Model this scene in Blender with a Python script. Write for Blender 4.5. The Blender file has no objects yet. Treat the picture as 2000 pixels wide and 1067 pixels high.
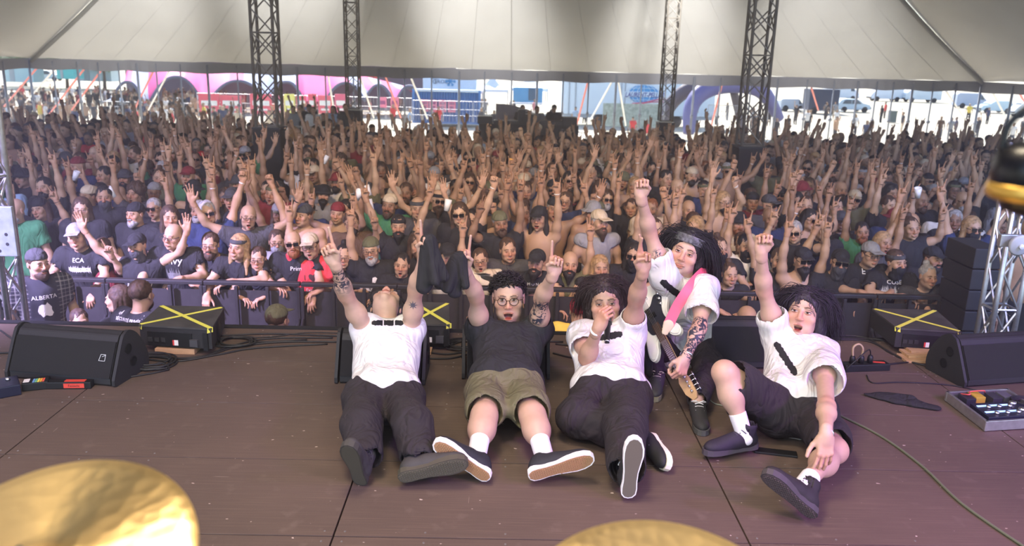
import bpy, bmesh, math, random
import numpy as np
from mathutils import Vector, Matrix, noise
from mathutils.bvhtree import BVHTree
random.seed(7)
scn = bpy.context.scene
COL = scn.collection
PI = math.pi
R = math.radians
# ------------------------------------------------------------------ camera, sky, sun, exposure
CAM_H, GZ = 1.85, -1.55            # camera above the stage floor (z=0); festival ground at z=GZ
F_PX, PITCH, ROLL, YAW = 1600.0, R(14.85), R(1.43), R(0.83)
_f = Vector((math.sin(YAW)*math.cos(PITCH), math.cos(YAW)*math.cos(PITCH), -math.sin(PITCH)))
_r = Vector((math.cos(YAW), -math.sin(YAW), 0)); _u = _r.cross(_f)
_R = _r*math.cos(ROLL) + _u*math.sin(ROLL); _U = _u*math.cos(ROLL) - _r*math.sin(ROLL)
CAMP = Vector((0, 0, CAM_H))
cd = bpy.data.cameras.new('camera'); co = bpy.data.objects.new('camera', cd); COL.objects.link(co)
co.matrix_world = Matrix(((_R.x, _U.x, -_f.x, 0), (_R.y, _U.y, -_f.y, 0), (_R.z, _U.z, -_f.z, CAM_H), (0, 0, 0, 1)))
cd.sensor_width = 36; cd.lens = 36*F_PX/2000; cd.clip_start = .05; cd.clip_end = 600
cd.dof.use_dof = True; cd.dof.focus_distance = 4.6; cd.dof.aperture_fstop = 3.2
scn.camera = co
def ray(px, py):
    return (_f + _R*((px-1000)/F_PX) + _U*((533.5-py)/F_PX))
def at(px, py, Y):                 # the point seen at that pixel, Y metres ahead along the stage
    d = ray(px, py); return CAMP + d*(Y/d.y)
def atz(px, py, z):                # the point seen at that pixel at height z
    d = ray(px, py); return CAMP + d*((z-CAM_H)/d.z)
def reach(px, py, parent, L, near=True):   # on that sight line, L metres from parent (nearer or farther solution)
    d = ray(px, py).normalized(); w = parent - CAMP; t0 = w.dot(d); q = w.length_squared - t0*t0
    s = math.sqrt(max(L*L-q, 0)); t = t0 - s if near else t0 + s
    return CAMP + d*t
def xf(px, py, Y): return at(px, py, Y).x
scn.view_settings.view_transform = 'Standard'; scn.view_settings.look = 'None'
scn.view_settings.gamma = 1; scn.view_settings.use_curve_mapping = False
scn.view_settings.exposure = 0.0
try:
    scn.cycles.max_bounces = 6; scn.cycles.diffuse_bounces = 3; scn.cycles.glossy_bounces = 3
    scn.cycles.transmission_bounces = 4; scn.cycles.volume_bounces = 0; scn.cycles.transparent_max_bounces = 8
    scn.cycles.volume_step_rate = 4; scn.cycles.use_denoising = True
except Exception: pass
w = bpy.data.worlds.new('world'); scn.world = w; w.use_nodes = True
nt = w.node_tree; nt.nodes.clear()
wo = nt.nodes.new('ShaderNodeOutputWorld'); bg = nt.nodes.new('ShaderNodeBackground')
sk = nt.nodes.new('ShaderNodeTexSky'); sk.sky_type = 'NISHITA'; sk.sun_disc = False
sk.sun_elevation = R(48); sk.sun_rotation = R(-15); sk.altitude = 100
nt.links.new(sk.outputs[0], bg.inputs[0]); bg.inputs[1].default_value = 0.62
nt.links.new(bg.outputs[0], wo.inputs[0])
def lamp(name, kind, loc, target, power, color, size=.3, spot=60, blend=.6):
    l = bpy.data.lights.new(name, kind); o = bpy.data.objects.new(name, l); COL.objects.link(o)
    o.location = loc; d = Vector(target)-Vector(loc); o.rotation_euler = d.to_track_quat('-Z', 'Y').to_euler()
    l.energy = power; l.color = color
    if kind == 'SPOT': l.spot_size = R(spot); l.spot_blend = blend; l.shadow_soft_size = size
    elif kind == 'AREA': l.size = size
    elif kind == 'SUN': l.angle = R(size)
    return o
lamp('sun', 'SUN', (-16, 60, 60), (0, 0, 0), 19.0, (1, .93, .84), .6)
# stage lighting rig above and beside the drum riser (spots aimed at band and crowd), plus added lamps
lamp('stage_spot', 'SPOT', (-2.2, -1.0, 4.6), (-.6, 4.6, .3), 440, (1, .82, .50), .25, 60)
lamp('stage_spot', 'SPOT', (2.6, -1.0, 4.8), (.9, 4.6, .3), 400, (1, .80, .72), .25, 60)
lamp('stage_spot', 'SPOT', (5.2, 1.0, 3.6), (1.8, 4.2, .2), 620, (.30, .14, 1), .3, 62)
lamp('stage_spot', 'SPOT', (-5.0, 1.2, 3.8), (-1.5, 4.4, .2), 330, (.85, .42, .85), .3, 62)
lamp('audience_spot', 'SPOT', (-1.5, 2.0, 6.0), (-1.5, 11, -.4), 2500, (1, .66, .34), .5, 62, 1)
lamp('audience_spot', 'SPOT', (2.0, 2.0, 6.0), (1.5, 11, -.4), 2500, (1, .66, .36), .5, 62, 1)
lamp('audience_spot', 'SPOT', (-7.0, 2.5, 5.5), (-7.5, 12, -.6), 3600, (.55, .50, 1), .5, 65, 1)
lamp('audience_spot', 'SPOT', (7.0, 2.5, 5.5), (8.0, 13, -.6), 2800, (.42, .48, 1), .5, 65, 1)
lamp('added_cymbal_light', 'AREA', (-.6, 2.2, 4.8), (0, 1.2, .9), 200, (1, .84, .60), 1.2)  # added soft overhead light, only there to brighten the cymbals
lamp('added_cymbal_fill', 'AREA', (0, -.6, 4.2), (0, 1.2, .9), 120, (1, .84, .62), 4.0)  # added broad light for the cymbals to reflect
lamp('floor_wash', 'SPOT', (4.2, -.5, 3.4), (2.2, 3.0, 0), 1000, (.70, .10, .80), .3, 60, 1)
for tx_, tz_, pw_ in ((-16, 3.0, 60000), (-9, 4.6, 50000), (-1, 3.2, 60000), (7, 2.6, 60000), (13.5, 2.6, 45000), (-4.5, 8, 15000)): lamp('added_canopy_light', 'SPOT', (5 if tx_ > 0 else -5, 17, 5.5), (tx_, 36, tz_), pw_, (1, .98, .95), .5, 21, 1)  # added lamps that throw bright patches onto the canopy
lamp('side_beam', 'SPOT', (-7.2, 3.4, 4.6), (-3.9, 7.4, -1.2), 22000, (.58, .48, 1), .3, 42, 1)
lamp('side_beam', 'SPOT', (6.2, 3.4, 3.4), (3.2, 9.5, -1.2), 1800, (.36, .40, 1), .3, 50, 1)
hz = bpy.data.meshes.new('stage_haze'); hb = bmesh.new(); bmesh.ops.create_cube(hb, size=1)
for v in hb.verts: v.co = Vector((v.co.x*52, (v.co.y+.5)*34.5+3.0, (v.co.z+.5)*13-1.54))
hb.to_mesh(hz); hb.free(); ho = bpy.data.objects.new('stage_haze', hz); COL.objects.link(ho); ho['kind'] = 'stuff'; ho['label'] = 'thin pale smoke haze hanging over the audience'; ho['category'] = 'haze'
hm_ = bpy.data.materials.new('haze'); hm_.use_nodes = True; hn = hm_.node_tree; hn.nodes.clear(); hv = hn.nodes.new('ShaderNodeVolumePrincipled'); hu = hn.nodes.new('ShaderNodeOutputMaterial')
hv.inputs['Color'].default_value = (.88, .84, .86, 1); hv.inputs['Density'].default_value = .014; hv.inputs['Anisotropy'].default_value = .35; hn.links.new(hv.outputs[0], hu.inputs['Volume']); hz.materials.append(hm_)
# ------------------------------------------------------------------ materials
MATS = {}
def mat(name, color=(.5, .5, .5), rough=.6, metal=0, attr=None, objcol=False, noise_amt=0, noise_scale=20, bump=0, bump_scale=60,
        trans=0, emit=0, wrinkle=0, spec=.4, aniso=None, sss=0, c2=None, coat=0):
    if name in MATS: return MATS[name]
    m = bpy.data.materials.new(name); m.use_nodes = True; n = m.node_tree; b = n.nodes['Principled BSDF']
    b.inputs['Roughness'].default_value = rough; b.inputs['Metallic'].default_value = metal
    b.inputs['Specular IOR Level'].default_value = spec
    b.inputs['Coat Weight'].default_value = coat
    if trans: b.inputs['Transmission Weight'].default_value = trans
    if sss:
        b.inputs['Subsurface Weight'].default_value = sss; b.inputs['Subsurface Radius'].default_value = (.02, .008, .004)
    src = None
    def link(a, c): n.links.new(a, c)
    if attr:
        a = n.nodes.new('ShaderNodeAttribute'); a.attribute_name = attr; src = a.outputs['Color']
    if objcol:
        oi = n.nodes.new('ShaderNodeObjectInfo')
        if src is None: src = oi.outputs['Color']
        else:
            mx = n.nodes.new('ShaderNodeMix'); mx.data_type = 'RGBA'; mx.blend_type = 'MULTIPLY'; mx.inputs[0].default_value = 1
            link(src, mx.inputs[6]); link(oi.outputs['Color'], mx.inputs[7]); src = mx.outputs[2]
    if src is None:
        rgb = n.nodes.new('ShaderNodeRGB'); rgb.outputs[0].default_value = (*color, 1); src = rgb.outputs[0]
    tc = n.nodes.new('ShaderNodeTexCoord')
    def noise_node(sc, det=4):
        t = n.nodes.new('ShaderNodeTexNoise'); t.inputs['Scale'].default_value = sc; t.inputs['Detail'].default_value = det
        if aniso:
            mp = n.nodes.new('ShaderNodeMapping'); mp.inputs['Scale'].default_value = aniso
            link(tc.outputs['Object'], mp.inputs[0]); link(mp.outputs[0], t.inputs[0])
        else: link(tc.outputs['Object'], t.inputs[0])
        return t
    if noise_amt:
        t = noise_node(noise_scale); mr = n.nodes.new('ShaderNodeMapRange'); mr.inputs[1].default_value = .3; mr.inputs[2].default_value = .7
        link(t.outputs[0], mr.inputs[0]); mx = n.nodes.new('ShaderNodeMix'); mx.data_type = 'RGBA'
        if c2:
            link(src, mx.inputs[6]); mx.inputs[7].default_value = (*c2, 1); mu = n.nodes.new('ShaderNodeMath'); mu.operation = 'MULTIPLY'
            mu.inputs[1].default_value = noise_amt; link(mr.outputs[0], mu.inputs[0]); link(mu.outputs[0], mx.inputs[0])
        else:
            mr.inputs[3].default_value = 1-noise_amt; mr.inputs[4].default_value = 1+noise_amt*.5
            mx.blend_type = 'MULTIPLY'; mx.inputs[0].default_value = 1; link(src, mx.inputs[6]); link(mr.outputs[0], mx.inputs[7])
        src = mx.outputs[2]
    link(src, b.inputs['Base Color'])
    if emit:
        link(src, b.inputs['Emission Color']); b.inputs['Emission Strength'].default_value = emit
    if bump:
        t = noise_node(bump_scale, 3); bp = n.nodes.new('ShaderNodeBump'); bp.inputs['Strength'].default_value = bump
        bp.inputs['Distance'].default_value = .004; link(t.outputs[0], bp.inputs['Height']); link(bp.outputs[0], b.inputs['Normal'])
    if wrinkle:                                      # larger soft creases under the fine weave
        mp = n.nodes.new('ShaderNodeMapping'); mp.inputs['Rotation'].default_value = (.3, .5, .2); mp.inputs['Scale'].default_value = (1, 1, .38); link(tc.outputs['Object'], mp.inputs[0])
        t = n.nodes.new('ShaderNodeTexNoise'); t.inputs['Scale'].default_value = 9; t.inputs['Detail'].default_value = 2.5; t.inputs['Distortion'].default_value = .9; link(mp.outputs[0], t.inputs[0])
        sb = n.nodes.new('ShaderNodeMath'); sb.operation = 'SUBTRACT'; sb.inputs[1].default_value = .5; link(t.outputs[0], sb.inputs[0]); ab = n.nodes.new('ShaderNodeMath'); ab.operation = 'ABSOLUTE'; link(sb.outputs[0], ab.inputs[0])
        b2 = n.nodes.new('ShaderNodeBump'); b2.inputs['Strength'].default_value = wrinkle; b2.inputs['Distance'].default_value = .09; link(ab.outputs[0], b2.inputs['Height'])
        if b.inputs['Normal'].links: link(b2.outputs[0], bp.inputs['Normal'])
        else: link(b2.outputs[0], b.inputs['Normal'])
    MATS[name] = m; return m
# ------------------------------------------------------------------ objects
def tag(o, label=None, cat=None, group=None, kind=None):
    if label: o['label'] = label
    if cat: o['category'] = cat
    if group: o['group'] = group
    if kind: o['kind'] = kind
    return o
def link(o, parent=None):
    COL.objects.link(o)
    if parent is not None: o.parent = parent
    return o
def empty(name, loc=(0, 0, 0), rz=0, **k):
    o = bpy.data.objects.new(name, None); o.location = loc; o.rotation_euler = (0, 0, rz); o.empty_display_size = .1
    COL.objects.link(o); return tag(o, **k)
def mesh_obj(name, V, F, m, parent=None, smooth=False, origin=None, loc=None, col=None, attrs=None, **k):
    me = bpy.data.meshes.new(name); V = np.asarray(V, np.float32).reshape(-1, 3)
    if origin is not None: V = V - np.array(origin, np.float32)
    if isinstance(F, np.ndarray):
        nf, w_ = F.shape; me.vertices.add(len(V)); me.vertices.foreach_set('co', V.ravel())
        me.loops.add(nf*w_); me.loops.foreach_set('vertex_index', F.astype(np.int32).ravel())
        me.polygons.add(nf); me.polygons.foreach_set('loop_start', np.arange(0, nf*w_, w_, dtype=np.int32))
        me.update(calc_edges=True)
    else: me.from_pydata(V.tolist(), [], [list(f) for f in F])
    if smooth: me.polygons.foreach_set('use_smooth', [True]*len(me.polygons))
    if col is not None:
        ca = me.color_attributes.new('Col', 'FLOAT_COLOR', 'POINT'); c4 = np.ones((len(V), 4), np.float32); c4[:, :3] = col
        ca.data.foreach_set('color', c4.ravel())
    if attrs:
        for an, av in attrs.items():
            a = me.attributes.new(an, 'FLOAT_VECTOR', 'POINT'); a.data.foreach_set('vector', np.asarray(av, np.float32).ravel())
    me.update()
    if m is not None: me.materials.append(m)
    o = bpy.data.objects.new(name, me)
    if origin is not None: o.location = origin
    if loc is not None: o.location = loc
    link(o, parent); return tag(o, **k)
class MB:                                            # collects simple solids into one mesh
    def __init__(s): s.V = []; s.F = []
    def add(s, V, F):
        b = len(s.V); s.V += [tuple(v) for v in V]; s.F += [tuple(i+b for i in f) for f in F]; return s
    def box(s, c, d, rot=None, taper=1):
        hx, hy, hz = d[0]/2, d[1]/2, d[2]/2
        V = [Vector((x*hx*(taper if z > 0 else 1), y*hy*(taper if z > 0 else 1), z*hz)) for z in (-1, 1) for y in (-1, 1) for x in (-1, 1)]
        if rot is not None: V = [rot @ v for v in V]
        V = [v+Vector(c) for v in V]
        return s.add(V, [(0, 2, 3, 1), (4, 5, 7, 6), (0, 1, 5, 4), (2, 6, 7, 3), (0, 4, 6, 2), (1, 3, 7, 5)])
    def bbox(s, c, d, bev=.004, rot=None):           # box with bevelled edges
        b_ = bmesh.new(); bmesh.ops.create_cube(b_, size=1)
        for v in b_.verts: v.co = Vector((v.co.x*d[0], v.co.y*d[1], v.co.z*d[2]))
        bmesh.ops.bevel(b_, geom=b_.edges[:], offset=bev, segments=2, affect='EDGES', profile=.6)
        return s.bm(b_, c, rot)
    def bm(s, b_, c=(0, 0, 0), rot=None):
        b_.verts.index_update(); V = [(rot @ v.co if rot is not None else v.co)+Vector(c) for v in b_.verts]
        s.add(V, [[v.index for v in f.verts] for f in b_.faces]); b_.free(); return s
    def tube(s, pts, r, n=8, closed=False, r2=None):
        pts = [Vector(p) for p in pts]; N = len(pts); V = []; up = None
        for i, p in enumerate(pts):
            t = (pts[(i+1) % N]-pts[i-1]) if closed else (pts[min(i+1, N-1)]-pts[max(i-1, 0)])
            t = t.normalized() if t.length > 1e-9 else Vector((0, 0, 1))
            if up is None: up = Vector((0, 0, 1)) if abs(t.z) < .9 else Vector((1, 0, 0))
            a = t.cross(up)
            a = a.normalized() if a.length > 1e-6 else Vector((1, 0, 0)); b = a.cross(t).normalized(); up = b
            rr = r if r2 is None else (r+(r2-r)*i/max(N-1, 1)) if not callable(r2) else r*r2(i/max(N-1, 1))
            V += [p+a*math.cos(2*PI*j/n)*rr+b*math.sin(2*PI*j/n)*rr for j in range(n)]
        F = [(i*n+j, i*n+(j+1) % n, ((i+1) % N)*n+(j+1) % n, ((i+1) % N)*n+j) for i in range(N if closed else N-1) for j in range(n)]
        if not closed: F += [tuple(reversed(range(n))), tuple((N-1)*n+j for j in range(n))]
        return s.add(V, F)
    def lathe(s, prof, c=(0, 0, 0), n=24, rot=None):
        V = []
        for (rr, z) in prof:
            for j in range(n):
                v = Vector((rr*math.cos(2*PI*j/n), rr*math.sin(2*PI*j/n), z)); V.append((rot @ v if rot is not None else v)+Vector(c))
        F = [(i*n+j, i*n+(j+1) % n, (i+1)*n+(j+1) % n, (i+1)*n+j) for i in range(len(prof)-1) for j in range(n)]
        return s.add(V, F)
    def prism(s, pts, z0, z1, M=None):               # outline in xy, extruded z0..z1, then moved by matrix M
        n = len(pts); V = [Vector((x, y, z)) for z in (z0, z1) for x, y in pts]
        if M is not None: V = [M @ v for v in V]
        return s.add(V, [tuple(range(n-1, -1, -1)), tuple(range(n, 2*n))]+[(i, (i+1) % n, n+(i+1) % n, n+i) for i in range(n)])
    def build(s, name, m, parent=None, smooth=False, **k):
        o = mesh_obj(name, s.V, s.F, m, parent, smooth, **k)
        return o
def bez(pts, n=12, closed=False):                    # catmull-rom through pts
    pts = [Vector(p) for p in pts]; out = []; N = len(pts)
    for i in range(N if closed else N-1):
        g = (lambda j: pts[j % N]) if closed else (lambda j: pts[max(0, min(N-1, j))])
        p0, p1, p2, p3 = g(i-1), g(i), g(i+1), g(i+2)
        for k in range(n):
            t = k/n; out.append(.5*((2*p1)+(p2-p0)*t+(2*p0-5*p1+4*p2-p3)*t*t+(3*p1-p0-3*p2+p3)*t**3))
    if not closed: out.append(pts[-1])
    return out
# ------------------------------------------------------------------ solid bodies grown from blended volumes (signed distance -> surface nets)
def npv(v): return np.array(v, np.float32)
class Sdf:
    def __init__(s): s.P = []
    def cap(s, a, b, ra, rb=None, k=.02, op='u', flat=None, off=0):   # flat = (axis, factor): squash along axis
        rb = ra if rb is None else rb; s.P.append(('c', npv(a), npv(b), ra+off, rb+off, k, op, flat)); return s
    def ell(s, c, r, M=None, k=.02, op='u', off=0):
        r = (r, r, r) if isinstance(r, (int, float)) else r
        s.P.append(('e', npv(c), npv(r)+off, np.array(M.to_3x3() if M is not None else Matrix.Identity(3), np.float32), k, op)); return s
    def box(s, c, h, M=None, rnd=.01, k=.02, op='u'):
        s.P.append(('b', npv(c), npv(h), np.array(M.to_3x3() if M is not None else Matrix.Identity(3), np.float32), k, op, rnd)); return s
    @staticmethod
    def dist(p, X, Y, Z):
        if p[0] == 'c':
            _, a, b, ra, rb, k, op, fl = p; d = b-a
            qx, qy, qz = X-a[0], Y-a[1], Z-a[2]
            L2 = float(d@d)+1e-12; t = np.clip((qx*d[0]+qy*d[1]+qz*d[2])/L2, 0, 1)
            qx, qy, qz = qx-t*d[0], qy-t*d[1], qz-t*d[2]
            s2 = qx*qx+qy*qy+qz*qz
            if fl is not None:
                ax = npv(Vector(fl[0]).normalized()); c = qx*ax[0]+qy*ax[1]+qz*ax[2]; s2 = s2+c*c*(fl[1]**2-1)
            return np.sqrt(np.maximum(s2, 1e-12))-(ra+(rb-ra)*t)
        _, c, h, M = p[:4]
        qx, qy, qz = X-c[0], Y-c[1], Z-c[2]
        lx = qx*M[0, 0]+qy*M[1, 0]+qz*M[2, 0]; ly = qx*M[0, 1]+qy*M[1, 1]+qz*M[2, 1]; lz = qx*M[0, 2]+qy*M[1, 2]+qz*M[2, 2]
        if p[0] == 'e':
            k0 = np.sqrt((lx/h[0])**2+(ly/h[1])**2+(lz/h[2])**2); k1 = np.sqrt((lx/h[0]**2)**2+(ly/h[1]**2)**2+(lz/h[2]**2)**2)
            return k0*(k0-1)/np.maximum(k1, 1e-6)
        rnd = p[6]; ax, ay, az = np.abs(lx)-h[0]+rnd, np.abs(ly)-h[1]+rnd, np.abs(lz)-h[2]+rnd
        return np.sqrt(np.maximum(ax, 0)**2+np.maximum(ay, 0)**2+np.maximum(az, 0)**2)+np.minimum(np.maximum(ax, np.maximum(ay, az)), 0)-rnd
    @staticmethod
    def bounds(p):
        if p[0] == 'c':
            r = max(p[3], p[4])
            if p[7] is not None and p[7][1] < 1: r /= p[7][1]
            return np.minimum(p[1], p[2])-r, np.maximum(p[1], p[2])+r
        e = np.abs(p[3])@p[2]; return p[1]-e, p[1]+e
    def mesh(s, h, disp=None, clip=None):
        """returns vertices, quads. disp(P)->offset added to the field near the surface; clip=(lo,hi) limits the box"""
        lo = np.min([s.bounds(p)[0] for p in s.P if p[-2 if p[0] == 'c' else 5] == 'u'], 0)-3*h
        hi = np.max([s.bounds(p)[1] for p in s.P if p[-2 if p[0] == 'c' else 5] == 'u'], 0)+3*h
        if clip is not None: lo, hi = np.maximum(lo, npv(clip[0])), np.minimum(hi, npv(clip[1]))
        n = np.maximum(np.ceil((hi-lo)/h).astype(int)+1, 4)
        f = np.full(n, .5, np.float32); ax = [lo[i]+h*np.arange(n[i], dtype=np.float32) for i in range(3)]
        for p in s.P:
            k = p[5] if p[0] == 'c' else p[4]; op = p[6] if p[0] == 'c' else p[5]
            bl, bh = s.bounds(p); mgn = k+3*h
            i0 = np.clip(np.floor((bl-mgn-lo)/h).astype(int), 0, n); i1 = np.clip(np.ceil((bh+mgn-lo)/h).astype(int)+1, 0, n)
            if np.any(i1 <= i0): continue
            sl = tuple(slice(i0[i], i1[i]) for i in range(3))
            X, Y, Z = ax[0][sl[0]][:, None, None], ax[1][sl[1]][None, :, None], ax[2][sl[2]][None, None, :]
            d = s.dist(p, X, Y, Z); g = f[sl]
            if op == 'u':
                hh = np.maximum(k-np.abs(g-d), 0)/k; f[sl] = np.minimum(g, d)-hh*hh*k*.25
            else:
                d = -d; hh = np.maximum(k-np.abs(g-d), 0)/k; f[sl] = np.maximum(g, d)+hh*hh*k*.25
        if disp is not None:
            I = np.nonzero(np.abs(f) < 3.5*h); P = np.stack([ax[0][I[0]], ax[1][I[1]], ax[2][I[2]]], 1); f[I] += disp(P)
        f[0], f[-1], f[:, 0], f[:, -1], f[:, :, 0], f[:, :, -1] = (.1,)*6
        return nets(f, lo, h)
def nets(f, lo, h):
    ins = f < 0; n = f.shape
    c = np.zeros(tuple(k-1 for k in n), np.int8)
    offs = [(i, j, k) for i in (0, 1) for j in (0, 1) for k in (0, 1)]
    for i, j, k in offs: c += ins[i:n[0]-1+i, j:n[1]-1+j, k:n[2]-1+k]
    I = np.nonzero((c > 0) & (c < 8)); N = len(I[0]); idx = np.full(c.shape, -1, np.int32); idx[I] = np.arange(N)
    val = {o: f[I[0]+o[0], I[1]+o[1], I[2]+o[2]] for o in offs}; S = np.zeros((N, 3), np.float32); C = np.zeros(N, np.float32)
    for o in offs:
        for a in range(3):
            if o[a] == 0:
                q = list(o); q[a] = 1; va, vb = val[o], val[tuple(q)]; m = (va < 0) != (vb < 0); t = np.where(m, va/np.where(m, va-vb, 1), 0)
                P = np.tile(np.array(o, np.float32), (N, 1)); P[:, a] = t; S += P*m[:, None]; C += m
    V = (np.stack(I, 1)+S/C[:, None])*h+lo; Q = []
    for a in range(3):
        b_, c_ = (a+1) % 3, (a+2) % 3
        s0 = [slice(None)]*3; s1 = [slice(None)]*3; s0[a] = slice(0, n[a]-1); s1[a] = slice(1, n[a])
        e0, e1 = ins[tuple(s0)], ins[tuple(s1)]; E = np.nonzero(e0 != e1); E = [e.copy() for e in E]
        ok = (E[b_] > 0) & (E[c_] > 0) & (E[b_] < n[b_]-1) & (E[c_] < n[c_]-1); E = [e[ok] for e in E]
        flip = e0[tuple(E)]
        def g(db, dc):
            q = list(E); q[b_] = q[b_]-db; q[c_] = q[c_]-dc; return idx[tuple(q)]
        q = np.stack([g(1, 1), g(0, 1), g(0, 0), g(1, 0)], 1); q[~flip] = q[~flip][:, ::-1]; Q.append(q)
    return V.astype(np.float32), np.concatenate(Q)
def relax(V, Q, it=2, lam=.5):                       # evens out ragged cloth edges
    n = len(V); a = Q.ravel(); b = np.roll(Q, -1, 1).ravel(); cnt = np.bincount(a, minlength=n)+np.bincount(b, minlength=n)
    for _ in range(it):
        S = np.stack([np.bincount(a, V[b, i], n)+np.bincount(b, V[a, i], n) for i in range(3)], 1)/np.maximum(cnt, 1)[:, None]; V = V*(1-lam)+S*lam
    return V.astype(np.float32)
def wob(P, sc, seed=0, amt=1.0):                     # cheap smooth noise in numpy, about -1..1
    rs = np.random.RandomState(seed); out = np.zeros(len(P), np.float32); W = P.astype(np.float32)*sc
    W = W+.6*np.sin(W[:, [1, 2, 0]]*1.7+rs.rand(3)*6)
    for i in range(4):
        d = rs.randn(3); d /= np.linalg.norm(d); d *= (1+.7*i); out += np.sin(W@d.astype(np.float32)+rs.rand()*6.28)/(1+.5*i)
    return out*.42*amt
def folds(P, axis, sc, seed=0):                      # fabric creases running mostly along `axis`
    a = npv(Vector(axis).normalized()); q = P-np.outer(P@a, a)*.78
    v = wob(q, sc, seed)+.5*wob(q, sc*2.1, seed+5); return np.abs(v)-.45
def frame(y, z):                                     # 3x3 with columns x=right(person), y=forward, z=up
    z = Vector(z).normalized(); y = Vector(y); y = (y-z*y.dot(z)).normalized(); x = y.cross(z)
    return Matrix((x, y, z)).transposed()
# ------------------------------------------------------------------ human anatomy
def paint_cols(V, base, paints):
    C = np.tile(npv(base), (len(V), 1))
    for p, col, soft in paints:
        lo, hi = Sdf.bounds(p); m = np.all((V > lo-soft*2) & (V < hi+soft*2), 1)
        if not m.any(): continue
        q = V[m]; d = Sdf.dist(p, q[:, 0], q[:, 1], q[:, 2]); t = np.clip(.5-d/(soft+1e-6), 0, 1)[:, None]
        C[m] = C[m]*(1-t)+npv(col)*t
    return C
def skin_mat(name='skin'):
    if name in MATS: return MATS[name]
    m = mat(name, attr='Col', objcol=True, rough=.48, spec=.45, noise_amt=.05, noise_scale=40, bump=.06, bump_scale=250)
    n = m.node_tree; b = n.nodes['Principled BSDF']; src = b.inputs['Base Color'].links[0].from_socket
    a = n.nodes.new('ShaderNodeAttribute'); a.attribute_name = 'tat'; sx = n.nodes.new('ShaderNodeSeparateXYZ'); n.links.new(a.outputs['Vector'], sx.inputs[0])
    tc = n.nodes.new('ShaderNodeTexCoord'); t = n.nodes.new('ShaderNodeTexNoise'); t.inputs['Scale'].default_value = 34; t.inputs['Detail'].default_value = 3
    t.inputs['Distortion'].default_value = 1.6; n.links.new(tc.outputs['Object'], t.inputs[0])
    cr = n.nodes.new('ShaderNodeMapRange'); cr.inputs[1].default_value = .46; cr.inputs[2].default_value = .53; n.links.new(t.outputs[0], cr.inputs[0])
    mu = n.nodes.new('ShaderNodeMath'); mu.operation = 'MULTIPLY'; n.links.new(cr.outputs[0], mu.inputs[0]); n.links.new(sx.outputs[0], mu.inputs[1])
    mx = n.nodes.new('ShaderNodeMix'); mx.data_type = 'RGBA'; n.links.new(mu.outputs[0], mx.inputs[0]); n.links.new(src, mx.inputs[6])
    mx.inputs[7].default_value = (.035, .035, .05, 1); n.links.new(mx.outputs[2], b.inputs['Base Color']); return m
E1 = lambda c, r, M=None: ('e', npv(c), npv((r,)*3 if isinstance(r, (int, float)) else r), np.array(M.to_3x3() if M is not None else Matrix.Identity(3), np.float32), 0, 'u')
C1 = lambda a, b, r, r2=None: ('c', npv(a), npv(b), r, r if r2 is None else r2, 0, 'u', None)
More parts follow.
